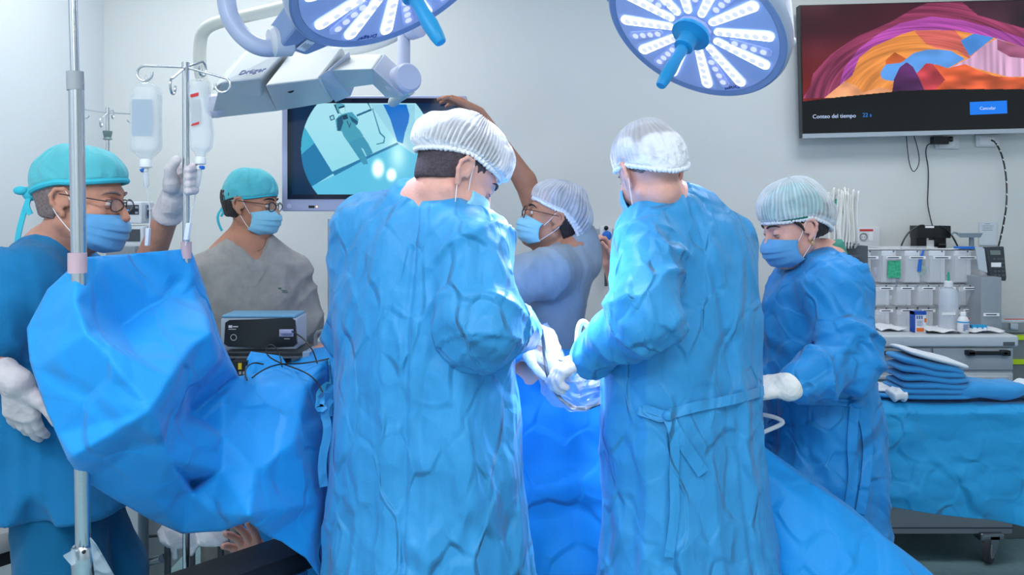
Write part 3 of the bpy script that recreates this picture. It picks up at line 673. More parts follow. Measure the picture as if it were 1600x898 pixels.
# ------------------------------------------------------------------ surgeon 2, back to us, turned left
def surgeon_two():
    J = dict(face=123, neck=P(1046, 322, 2.22), shL=P(1020, 384, 2.09), shR=P(1135, 378, 2.36), elL=P(1008, 492, 1.99), wrL=P(924, 556, 2.14), elR=P(1140, 520, 2.55), wrR=P(960, 565, 2.52))
    J['pelvis'] = V3(P(1070, 600, 2.26).x, 2.26, .98); J.update(stance(J['pelvis'].x, 2.26, 123, J['pelvis']))
    t = thing('person', 'surgeon seen from behind, blue gown tied at the back, gloved hands reaching to the left', 'person', (J['pelvis'].x, 2.26, 0), 'masked people of the operating team')
    H = Head(P(1015, 268, 2.17), 112, 22, -7, 1.04)
    hl = hand_joints(J['wrL'], (-1, .05, -.42), (-.3, -.15, 1), 1, (.75, .8, .85, .9), thumb=(.7, .5, -.5)); hr = hand_joints(J['wrR'], (-1, -.1, -.2), (0, .1, 1), -1, (.8, .8, .9, .9))
    body_mesh(t, H, J, SKINB, [hl, hr], nr=.053); shoes(t, J)
    hair_mesh(t, H, HAIRG, [((.05, 0, .03), (.9, 0, -.3)), ((-.02, 0, .0), (.6, 0, -.9)), ((0, 0, -.020), (0, 0, -1))], .001)
    eyes(t, H, .30, skin=SKINB); mask_mesh(t, H, MASK, low=True)
    cap_mesh(t, H, BOUF, BOUFE, zf=.045, zs=.020, zb=-.048, xf=.094, xb=-.114, yw=.085, top=.132, puff=.06, back=.10, gath=.0015, ng=40, seed=5, lines=.2, white=.9)
    glove_mesh(t, hl, J['wrL'], J['elL'], GLOVEW, .06); glove_mesh(t, hr, J['wrR'], J['elR'], GLOVEW, .06)
    F = gfield([J['neck'], J['shL'], J['elL'], J['wrL'], J['elR'], J['shR'], V3(J['pelvis'].x, 2.26, .42)], .34, .0068)
    def S(px, py, rx, ry, d=2.25, a=33): q = P(px, py, d); return (q.z, q.x, q.y, rx, ry, a)
    F.loft([S(1045, 300, .075, .060), S(1052, 318, .15, .08), S(1064, 345, .205, .115), S(1070, 400, .225, .145), S(1068, 480, .225, .155), S(1066, 580, .225, .165), S(1066, 660, .225, .17), S(1070, 780, .235, .18), S(1078, 900, .255, .205), (.36, P(1080, 900, 2.25).x, 2.25, .27, .22, 33)], .03)
    nb = J['neck']; sh, el, wr = J['shL'], J['elL'], J['wrL']
    F.rc(P(1006, 342, 2.14), P(1048, 324, 2.17), .046, .044, .03); F.rc(P(1048, 324, 2.17), P(1096, 330, 2.27), .044, .046, .03)
    F.rc(nb+V3(0, 0, -.02), sh, .062, .078, .04); F.rc(nb+V3(0, 0, -.015), J['shR'], .062, .078, .05)
    F.rc(sh, el, .082, .088, .016); F.rc(el, el.lerp(wr, .9), .086, .058, .02)
    F.rc(J['shR'], J['elR'], .075, .07, .05); F.rc(J['elR'], J['elR'].lerp(J['wrR'], .9), .07, .05, .04)
    pl = ang_pleats(J['pelvis'].x, 2.26, 8, .032, 1.25, .5, 8)
    def flap(V, N):
        x0 = np.interp(V[:, 2], [.4, .95, 1.2, 1.52], [P(1185, 0, 2.1).x, P(1160, 0, 2.1).x, P(1140, 0, 2.1).x, P(1078, 0, 2.15).x]); front = (V[:, 1] < 2.30)
        d = V[:, 0]-x0; st = 1/(1+np.exp(-np.clip(d/.004, -30, 30)))
        return pl(V, N)+front*(.014*st*np.exp(-np.maximum(d, 0)/.12)-.006*np.exp(-((d+.01)/.01)**2))
    g = garment(F, 'surgical_gown', GOWN, t, [(sh, el, .085, .014, 24), (el, wr, .08, .015, 28)], flap, 2, .013, 6.0, 21, .006)
    cuff_mesh(t, wr, el, .036, .05, .06)
    T = bvh(g); m = MB()
    for pts, w_ in (([(1188, 610), (1160, 618), (1120, 628), (1085, 634), (1046, 645)], .026), ([(1000, 640), (1020, 648), (1046, 648)], .02), ([(1044, 648), (1058, 680), (1078, 712), (1096, 738)], .032), ([(1044, 648), (1055, 690), (1052, 740), (1056, 800), (1046, 868)], .024), ([(1046, 648), (1020, 640), (1006, 634), (1024, 652), (1044, 650)], .018)):
        q = smooth_pts([onto(T, x, y, .010) for x, y in pts])
        if len(q) > 2: r = ribbon(q, w_, (0, -1, .1)); m.add(r.v, r.f)
    k = onto(T, 1045, 647, .012)
    if k: m.ball(k, (.018, .010, .014), 8)
    m.build('waist_tie', GOWN, g)
    return t, J, g
# ------------------------------------------------------------------ anaesthetist at the left, hand round the infusion pole
def anaesthetist():
    J = dict(face=2, neck=P(82, 392, 2.17), shR=P(40, 440, 2.00), shL=P(110, 440, 2.32), elR=P(-40, 560, 1.93), wrR=P(24, 594, 1.88), elL=P(212, 462, 2.28), wrL=P(268, 318, 2.07))
    J['pelvis'] = P(85, 735, 2.15); J['chest'] = P(62, 500, 2.15)
    J.update(hipL=P(95, 745, 2.20), hipR=P(88, 745, 2.10), knL=P(165, 900, 2.26), knR=P(100, 930, 2.06), anL=V3(P(180, 0, 2.26).x, 2.26, .085), anR=V3(P(100, 0, 2.06).x, 2.06, .085))
    t = thing('person', 'person in teal scrubs, turquoise tied cap and glasses at far left, gripping an infusion pole', 'person', (J['pelvis'].x, 2.15, 0), 'masked people of the operating team')
    H = Head(P(130, 312, 2.13), 0, 6, 0, 1.09)
    hl = hand_joints(J['wrL'], (.18, .12, .97), (-.78, .62, .08), 1, (1.05, 1.15, 1.2, 1.25), thumb=(.95, .35, -.2), tb=.05, s=1.05)
    W_ = J['wrL']; hl = []                        # fingers closed round the pole
    for i, y in enumerate((262, 273.5, 285, 296)):
        kx = 277-i*.8; k0, k1, k2, k3 = P(kx, y+2, 2.055), P(292, y-1, 2.040), P(303, y+.5, 2.008), P(294, y+3, 1.972)
        hl += [(W_+V3(0, 0, .01), k0, .018, .0135, .014), (k0, k1, .0115, .0105, .005), (k1, k2, .0105, .0098, .0035), (k2, k3, .0098, .0085, .0035)]
    hl += [(W_, P(268, 284, 2.02), .022, .018, .014), (P(268, 290, 2.02), P(266, 264, 1.995), .0165, .0125, .010), (P(266, 264, 1.995), P(276, 250, 1.985), .0120, .0098, .004)]
    hr = hand_joints(J['wrR'], (-.02, .30, -1), (-.1, -1, -.25), -1, (.25, .25, .3, .3), thumb=(.65, .75, .1), s=1.05)
    body_mesh(t, H, J, SKINA, [hr, hl], nr=.062, nose=1.15); shoes(t, J)
    hair_mesh(t, H, HAIRG, [((-.005, 0, .0), (.9, 0, -.5)), ((0, 0, -.050), (0, 0, -1)), ((0, 0, .06), (0, 0, 1))], .003)
    eyes(t, H, .05, brow=HAIRG, skin=SKINA); mask_mesh(t, H, MASK, nose=.118, low=True, zt=-.028, zb=-.124)
    glasses_mesh(t, H, mat('dark_spectacle_frame', (62, 46, 56), .3), .0018, .025, .015)
    c = cap_mesh(t, H, CAPT, CAPE, zf=.058, zs=.040, zb=.004, xf=.094, xb=-.116, yw=.086, top=.132, puff=.05, back=.05, gath=.003, ng=16, name='surgical_cap', seed=4, band=.0075, frill=0)
    b = H.p(-.124, -.01, .002); m = MB(); m.ball(b, (.022, .014, .020), 8, H.R); m.ball(b+V3(-.02, -.01, .008), (.020, .010, .012), 8)
    for pts in ([b, b+V3(-.012, -.01, -.05), b+V3(-.022, -.015, -.10), b+V3(-.032, -.01, -.145)], [b, b+V3(.0, -.02, -.03), b+V3(.012, -.02, -.055)]):
        r = ribbon(smooth_pts(pts), .014, (0, -1, 0)); m.add(r.v, r.f)
    m.build('cap_tie', CAPE, c)
    glove_mesh(t, hl, J['wrL'], J['elL'], GLOVE, .045, r=.031, flare=.005); glove_mesh(t, hr, J['wrR'], J['elR'], GLOVE, .05, r=.031, flare=.005)
    F = gfield([J['neck'], J['shR'], J['shL'], J['elR'], J['pelvis']-V3(0, 0, .2)], .26, .0085); nb = J['neck']
    def S(px, py, rx, ry, d=2.15, a=0): q = P(px, py, d); return (q.z, q.x, q.y, rx, ry, a)
    F.loft([S(78, 372, .055, .06), S(74, 390, .085, .12), S(64, 425, .118, .19), S(60, 500, .135, .205), S(66, 600, .150, .195), S(84, 700, .165, .20), S(100, 735, .180, .210), S(108, 778, .195, .220)], .03)
    F.rc(P(52, 728, 1.92), P(42, 840, 1.92), .004, .060, .004, None, True)
    F.rc(nb+V3(0, 0, -.03), J['shR'], .065, .085, .05); F.rc(nb+V3(0, 0, -.03), J['shL'], .065, .08, .05)
    F.rc(J['shR'], J['shR'].lerp(J['elR'], .74), .088, .086, .04); F.rc(J['shL'], J['shL'].lerp(J['elL'], .72), .082, .084, .04)
    e = J['shR'].lerp(J['elR'], .80); F.rc(e, J['elR'], .066, .06, .004, None, True)
    garment(F, 'scrub_top', SCRUB_T, t, [(J['shR'], J['elR'], .085, .012, 24)], ang_pleats(P(84, 0, 2.15).x, 2.15, 7, .03, 1.2, .7, 6), 2, .010, 7.0, 5, .006)
    F = gfield([J['pelvis'], J['knL'], J['knR'], J['anL'], J['anR']], .17, .009)
    F.rc(J['pelvis']+V3(0, -.04, .02), J['pelvis']+V3(0, .04, .02), .12, .12, .05)
    for s_ in 'LR': F.rc(J['hip'+s_], J['kn'+s_], .105, .112, .04); F.rc(J['kn'+s_], J['an'+s_]+V3(0, 0, .04), .105, .085, .03)
    garment(F, 'trousers', SCRUB_P, t, (), None, 2, .008, 7, 8, .008)
    return t, J
# ------------------------------------------------------------------ nurse in grey scrubs standing behind the drape
def grey_nurse():
    J = dict(face=-62, neck=P(384, 378, 3.06), shL=P(457, 424, 3.12), shR=P(320, 424, 2.98), elL=P(477, 516, 3.14), wrL=P(462, 600, 3.18), elR=P(300, 520, 3.06), wrR=P(318, 600, 3.14))
    J['pelvis'] = P(392, 610, 3.08); J.update(stance(J['pelvis'].x, 3.08, -62, J['pelvis']))
    t = thing('person', 'person in grey scrubs, turquoise cap and glasses, standing behind the black-fronted equipment box', 'person', (J['pelvis'].x, 3.08, 0), 'masked people of the operating team')
    H = Head(P(394, 319, 3.05), -10, 4, 0, 1.0)
    hl = hand_joints(J['wrL'], (-.2, -.4, -1), (.9, -.2, -.1), 1, (.4, .4, .4, .4)); hr = hand_joints(J['wrR'], (.3, -.4, -1), (-.9, -.2, -.1), -1, (.4, .4, .4, .4))
    body_mesh(t, H, J, SKINC, [hr, hl], nr=.050); shoes(t, J)
    hair_mesh(t, H, HAIR, [((.0, 0, .0), (.95, 0, -.3)), ((0, 0, -.052), (0, 0, -1)), ((0, 0, .05), (0, 0, 1))], .008)
    eyes(t, H, .05, skin=SKINC); mask_mesh(t, H, MASKL, nose=.120)
    glasses_mesh(t, H, BLACKP, .0018, .022, .017)
    c = cap_mesh(t, H, CAPT, CAPE, zf=.040, zs=.020, zb=-.018, xf=.092, xb=-.110, yw=.084, top=.136, puff=.05, back=.02, gath=.004, ng=14, name='surgical_cap', seed=9, band=.003, frill=0)
    b = H.p(-.115, -.01, -.02); m = MB()
    for pts in ([b, b+V3(-.014, -.02, -.03), b+V3(-.010, -.02, -.06), b+V3(.004, -.02, -.09)], [b, b+V3(.01, -.02, -.02), b+V3(0, -.02, -.035)]):
        r = ribbon(smooth_pts(pts), .009, (0, -1, 0)); m.add(r.v, r.f)
    m.build('cap_tie', CAPE, c)
    F = gfield([J['neck'], J['shR'], J['shL'], J['elR'], J['elL'], J['pelvis']-V3(0, 0, .1)], .22, .0085); nb = J['neck']
    def S(px, py, rx, ry, d=3.06, a=28): q = P(px, py, d); return (q.z, q.x, q.y, rx, ry, a)
    F.loft([S(388, 362, .070, .06), S(390, 376, .115, .08), S(390, 405, .175, .115), S(392, 460, .195, .135), S(394, 540, .19, .14), S(396, 620, .20, .155), S(396, 680, .21, .16)], .03)
    F.rc(nb+V3(0, 0, -.03), J['shR'], .055, .068, .04); F.rc(nb+V3(0, 0, -.03), J['shL'], .055, .068, .04)
    for s_ in 'LR': F.rc(J['sh'+s_], J['sh'+s_].lerp(J['el'+s_], .88), .068, .078, .012)
    fw = V3(math.cos(math.radians(-50)), math.sin(math.radians(-50)), 0)
    for a in np.linspace(0, 1, 12):               # V neckline
        q = nb+fw*(.075+.090*a)+V3(0, 0, .045-.150*a); F.rc(q, q+fw*.05, .058*(1-a)+.005, .058*(1-a)+.007, .003, None, True)
    g = garment(F, 'scrub_top', SCRUB_G, t, [(J['shL'], J['elL'], .07, .008, 22), (J['shR'], J['elR'], .07, .008, 22)], None, 2, .009, 7, 11, .006)
    T = bvh(g); m = MB()                           # stitched V band
    for pts in ([(342, 366), (356, 392), (374, 418), (396, 447)], [(396, 447), (412, 420), (424, 394), (432, 368)]):
        q = smooth_pts([onto(T, x, y, .0015) for x, y in pts])
        if len(q) > 2: r = ribbon(q, .016, (.3, -1, .1), .001); m.add(r.v, r.f)
    m.build('neck_band', SCRUB_G, g); m = MB()
    for s_ in ((350, 380), (360, 400), (372, 418), (386, 432), (397, 440), (405, 430), (414, 412), (420, 394), (424, 378)), ((345, 384), (355, 405), (368, 424), (384, 440), (397, 448), (408, 436), (418, 416), (425, 396)):
        pass
    q = onto(T, 433, 452, .002)
    if q is not None:
        for dx, dy, w_, h_ in ((.000, .004, .016, .006), (.006, -.004, .030, .003), (.006, -.010, .034, .003)):
            p = onto(T, 433+dx*415+w_*207, 452-dy*415, .0015)
            if p is not None: m.box(p, (w_, .001, h_))
        m.build('embroidered_mark', mat('green_thread', (84, 112, 104), .9), g)
    mb = MB(); pts = [onto(T, x, y, .002) or P(x, y, 2.9) for x, y in ((362, 372), (370, 385), (385, 394), (402, 398), (414, 392))]
    mb.tube(smooth_pts([nb+fw*.055+V3(-.055, .02, .035), nb+fw*.075+V3(-.03, -.0, -.005), nb+fw*.095+V3(0, 0, -.035), nb+fw*.095+V3(.03, 0, -.02), nb+fw*.07+V3(.05, .01, .02)]), .0012, 6); mb.build('necklace', mat('dull_gold', (130, 104, 84), .4, .6), t)
    F = gfield([J['pelvis'], J['anL'], J['anR']], .2, .012)
    F.rc(J['pelvis']+V3(0, 0, -.02), J['pelvis'], .15, .15, .05)
    for s_ in 'LR': F.rc(J['hip'+s_], J['kn'+s_], .11, .09, .03); F.rc(J['kn'+s_], J['an'+s_]+V3(0, 0, .04), .09, .075, .03)
    garment(F, 'trousers', SCRUB_G, t)
    return t
# ------------------------------------------------------------------ assistant reaching up to the monitor
def reaching_assistant():
    J = dict(face=186, neck=P(905, 382, 3.02), shL=P(862, 424, 2.84), shR=P(862, 388, 3.16), elL=P(765, 448, 2.72), wrL=P(720, 520, 2.62), elR=P(820, 282, 3.16), wrR=P(748, 178, 3.12))
    J['pelvis'] = P(865, 640, 3.02); J['chest'] = P(858, 460, 3.02); J.update(stance(J['pelvis'].x, 3.02, 186, J['pelvis']))
    t = thing('person', 'person in blue-grey scrubs and white cap, arm stretched up to the monitor', 'person', (J['pelvis'].x, 3.02, 0), 'masked people of the operating team')
    H = Head(P(863, 341, 2.98), 184, -16, 0, 1.03)
    hr = hand_joints(J['wrR'], (-.86, -.05, .52), (.25, .2, .9), -1, (.35, .35, .4, .45), thumb=(.9, .35, -.2), tb=.1); hl = hand_joints(J['wrL'], (-.5, -.3, -.6), (0, -.5, .7), 1, (.5, .5, .5, .5))
    body_mesh(t, H, J, SKINC, [hr, hl]); shoes(t, J)
    hair_mesh(t, H, HAIR, [((-.01, 0, .0), (.9, 0, -.6)), ((0, 0, -.065), (0, 0, -1))], .005)
    eyes(t, H, .15, skin=SKINC); mask_mesh(t, H, MASKL, low=True)
    glasses_mesh(t, H, BLACKP, .0015, .024, .022, .112)
    cap_mesh(t, H, BOUF, BOUFE, zf=.052, zs=.030, zb=-.050, xf=.088, xb=-.118, yw=.084, top=.142, puff=.13, back=.16, gath=.004, ng=50, seed=7, lines=.35)
    F = gfield([J['neck'], J['shR'], J['shL'], J['elL'], J['pelvis']-V3(0, 0, .1)], .22, .0085); nb = J['neck']
    def S(px, py, rx, ry, d=3.02, a=6): q = P(px, py, d); return (q.z, q.x, q.y, rx, ry, a)
    F.loft([S(898, 372, .05, .07), S(884, 388, .085, .12), S(876, 412, .130, .17), S(868, 440, .128, .175), S(862, 480, .120, .18), S(860, 540, .112, .165), S(862, 620, .13, .175), S(864, 690, .14, .18)], .03)
    F.rc(nb+V3(-.02, 0, -.03), J['shL'], .065, .078, .05); F.rc(nb+V3(-.02, 0, -.03), J['shR'], .065, .07, .05)
    F.rc(J['shL'], J['shL'].lerp(J['elL'], .9), .085, .088, .04); F.rc(J['shR'], J['shR'].lerp(J['elR'], .35), .075, .07, .03)
    F.rc(nb+V3(.01, 0, -.06), nb+V3(-.006, 0, .018), .076, .076, .03); F.rc(nb+V3(-.04, 0, -.02), nb+V3(-.06, 0, -.03), .070, .070, .03)
    garment(F, 'scrub_top', SCRUB_B, t, [(J['shL'], J['elL'], .08, .009, 22)], None, 2, .009, 7, 15, .006)
    F = gfield([J['pelvis'], J['anL'], J['anR']], .2, .012); F.rc(J['pelvis']+V3(0, 0, -.02), J['pelvis'], .14, .14, .05)
    for s_ in 'LR': F.rc(J['hip'+s_], J['kn'+s_], .105, .09, .03); F.rc(J['kn'+s_], J['an'+s_]+V3(0, 0, .04), .09, .075, .03)
    garment(F, 'trousers', SCRUB_B, t)
    return t
# ------------------------------------------------------------------ person hidden behind surgeon 2, one raised hand showing
def hidden_person():
    J = dict(face=170, neck=P(1078, 440, 3.5), shL=P(1052, 462, 3.34), shR=P(1090, 462, 3.62), elL=P(1068, 560, 3.34), wrL=P(1040, 600, 3.25), elR=P(972, 478, 3.50), wrR=P(952, 412, 3.44))
    J['pelvis'] = P(1095, 640, 3.5); J['elR'] = P(978, 492, 3.5); J.update(stance(J['pelvis'].x, 3.5, 170, J['pelvis']))
    t = thing('person', 'mostly hidden person behind the right surgeon, only a raised bare hand and forearm showing', 'person', (J['pelvis'].x, 3.5, 0), 'masked people of the operating team')
    H = Head(P(1066, 398, 3.46), 175, 12, 0, .95)
    hr = hand_joints(J['wrR'], (-.25, -.05, 1), (.75, .5, .1), -1, (.7, .75, .8, .9), thumb=(.7, .4, -.5), s=1.0); hl = hand_joints(J['wrL'], (-1, -.1, -.2), (0, 0, 1), 1, (.5, .5, .5, .5))
    body_mesh(t, H, J, SKINB, [hr, hl]); shoes(t, J); mask_mesh(t, H, MASK); eyes(t, H, .1, skin=SKINB)
    cap_mesh(t, H, BOUF, BOUFE, zf=.045, zs=.02, zb=-.04, top=.14, puff=.1, seed=3)
    F = gfield([J['neck'], J['shL'], J['shR'], J['elR'], J['pelvis']-V3(0, 0, .1)], .2, .01); nb = J['neck']
    def S(px, py, rx, ry, d=3.5, a=-10): q = P(px, py, d); return (q.z, q.x, q.y, rx, ry, a)
    F.loft([S(1078, 436, .06, .07), S(1080, 456, .095, .14), S(1084, 520, .105, .16), S(1092, 620, .12, .17), S(1095, 690, .13, .175)], .03)
    F.rc(nb+V3(0, 0, -.03), J['shL'], .06, .065, .04); F.rc(nb+V3(0, 0, -.03), J['shR'], .06, .065, .04)
    F.rc(J['shR'], J['shR'].lerp(J['elR'], .6), .068, .066, .03); F.rc(J['shL'], J['shL'].lerp(J['elL'], .8), .07, .072, .03)
    garment(F, 'scrub_top', SCRUB_B, t)
    F = gfield([J['pelvis'], J['anL'], J['anR']], .2, .012); F.rc(J['pelvis']+V3(0, 0, -.02), J['pelvis'], .13, .13, .05)
    for s_ in 'LR': F.rc(J['hip'+s_], J['kn'+s_], .10, .085, .03); F.rc(J['kn'+s_], J['an'+s_]+V3(0, 0, .04), .085, .07, .03)
    garment(F, 'trousers', SCRUB_B, t)
# ------------------------------------------------------------------ scrub nurse at the right
def scrub_nurse():
    J = dict(face=188, neck=P(1288, 408, 2.68), shL=P(1302, 452, 2.50), shR=P(1262, 452, 2.84), elL=P(1326, 556, 2.42), wrL=P(1236, 602, 2.30), elR=P(1250, 560, 2.86), wrR=P(1180, 600, 2.62))
    J['pelvis'] = P(1278, 660, 2.66); J['chest'] = P(1276, 490, 2.67); J.update(stance(J['pelvis'].x, 2.66, 188, J['pelvis']))
    t = thing('person', 'scrub nurse in blue gown, pale green cap and earring, looking down beside the instrument table', 'person', (J['pelvis'].x, 2.66, 0), 'masked people of the operating team')
    H = Head(P(1240, 355, 2.64), 190, 14, 0, 1.04)
    hl = hand_joints(J['wrL'], (-1, .1, -.1), (-.1, -.5, .9), 1, (.5, .5, .55, .6)); hr = hand_joints(J['wrR'], (-1, -.1, -.3), (0, .1, 1), -1, (.5, .5, .6, .6))
    body_mesh(t, H, J, SKINB, [hl, hr], nr=.046, nose=.85); shoes(t, J)
    hair_mesh(t, H, HAIR, [((-.0, 0, .0), (.9, 0, -.5)), ((0, 0, -.040), (0, 0, -1)), ((0, 0, .06), (0, 0, 1))], .007)
    m = MB(); m.tube([H.p(.060, .062, .045), H.p(.035, .077, .030), H.p(.018, .083, .012), H.p(.012, .082, -.006)], [.004, .006, .005, .002], 8, smooth=2); m.build('hair_strand', HAIR, t)
    eyes(t, H, .72, skin=SKINB); mask_mesh(t, H, MASK, low=True, wide=.070)
    ic = cap_mesh(t, H, mat('teal_patterned_cap', (96, 178, 186), .8, var=.45, vscale=34), BOUFE, zf=.036, zs=.030, zb=-.034, xf=.088, xb=-.108, yw=.082, top=.136, puff=.06, back=.06, gath=.002, ng=20, seed=8, name='inner_cap', frill=0, band=.002)
    c = cap_mesh(t, H, BOUFT, BOUFE, zf=.036, zs=.028, zb=-.040, xf=.092, xb=-.118, yw=.086, top=.154, puff=.15, back=.14, gath=.005, ng=56, seed=8, lines=.5)
    m = MB(); m.tube([H.p(-.015+.099*math.cos(a)+.004, .088*math.sin(a), .034+.008*math.cos(a)) for a in np.linspace(-1.5, 1.5, 30)], .0048, 8); m.build('printed_band', mat('dark_green_print', (30, 110, 104), .8, var=.5, vscale=260), c)
    m = MB(); e = H.p(-.004, .084, -.040)
    m.tube([e+V3(.006*math.cos(a), 0, .006*math.sin(a)-.004) for a in np.linspace(0, 6.28, 14, endpoint=False)], .0012, 6, True); m.ball(e+V3(0, -.002, -.014), .0032, 8); m.build('earring', mat('gold', (214, 170, 90), .25, 1), t)
    glove_mesh(t, hl, J['wrL'], J['elL'], CUFF, .085, infl=.003, r=.040, flare=.003); glove_mesh(t, hr, J['wrR'], J['elR'], GLOVEW, .06)
    nb = J['neck']
    F = gfield([nb, J['shL'], J['shR']], .12, .006); F.rc(nb+V3(.018, 0, -.05), nb+V3(.004, 0, .040), .080, .062, .03); F.plane(nb+V3(-.02, 0, .050), (-.35, 0, 1)); F.rc(H.p(-.02, 0, -.09), nb+V3(-.03, 0, 0), .047, .058, .005, None, True)
    garment(F, 'scrub_collar', SCRUB_N, t, amp=.003, ridge=.002)
    F = gfield([nb, J['shL'], J['elL'], J['wrL'], J['elR'], J['shR'], V3(J['pelvis'].x, 2.66, .45)], .3, .0085)
    def S(px, py, rx, ry, d=2.67, a=8): q = P(px, py, d); return (q.z, q.x, q.y, rx, ry, a)
    F.loft([S(1290, 388, .050, .065), S(1284, 402, .085, .11), S(1272, 440, .140, .18), S(1272, 500, .16, .20), S(1272, 560, .165, .20), S(1275, 610, .165, .20), S(1278, 640, .172, .205), S(1276, 720, .185, .215), S(1272, 800, .195, .225), (.34, P(1272, 0, 2.67).x, 2.67, .21, .24, 8)], .03)
    F.rc(nb+V3(.030, 0, -.03), nb+V3(.022, 0, -.004), .068, .060, .02); F.rc(nb+V3(-.01, 0, -.035), J['shL'], .068, .092, .05); F.rc(nb+V3(-.01, 0, -.035), J['shR'], .068, .088, .05)
    sh, el, wr = J['shL'], J['elL'], J['wrL']
    F.rc(sh, el, .092, .090, .04); F.rc(el, el.lerp(wr, .80), .088, .056, .03); F.rc(J['shR'], J['elR'], .09, .08, .04); F.rc(J['elR'], J['elR'].lerp(J['wrR'], .85), .08, .05, .03)
    g = garment(F, 'surgical_gown', GOWN2, t, [(sh, el, .09, .014, 24), (el, wr, .085, .018, 26)], ang_pleats(J['pelvis'].x, 2.67, 8, .040, 1.15, .5, 12), 2, .018, 6.5, 31, .008)
    T = bvh(g); m = MB()
    for pts, w_ in (([(1200, 612), (1240, 622), (1290, 626), (1332, 630)], .02), ([(1332, 630), (1326, 690), (1330, 740), (1322, 790)], .03), ([(1336, 632), (1352, 680), (1350, 740), (1340, 800)], .03)):
        q = smooth_pts([onto(T, x, y, .012) for x, y in pts])
        if len(q) > 2: r = ribbon(q, w_, (0, -1, .1)); m.add(r.v, r.f)
    k = onto(T, 1334, 630, .014)
    if k: m.ball(k, (.02, .012, .014), 8)
    if m.v: m.build('waist_tie', GOWN2, g)
    return t, J, g
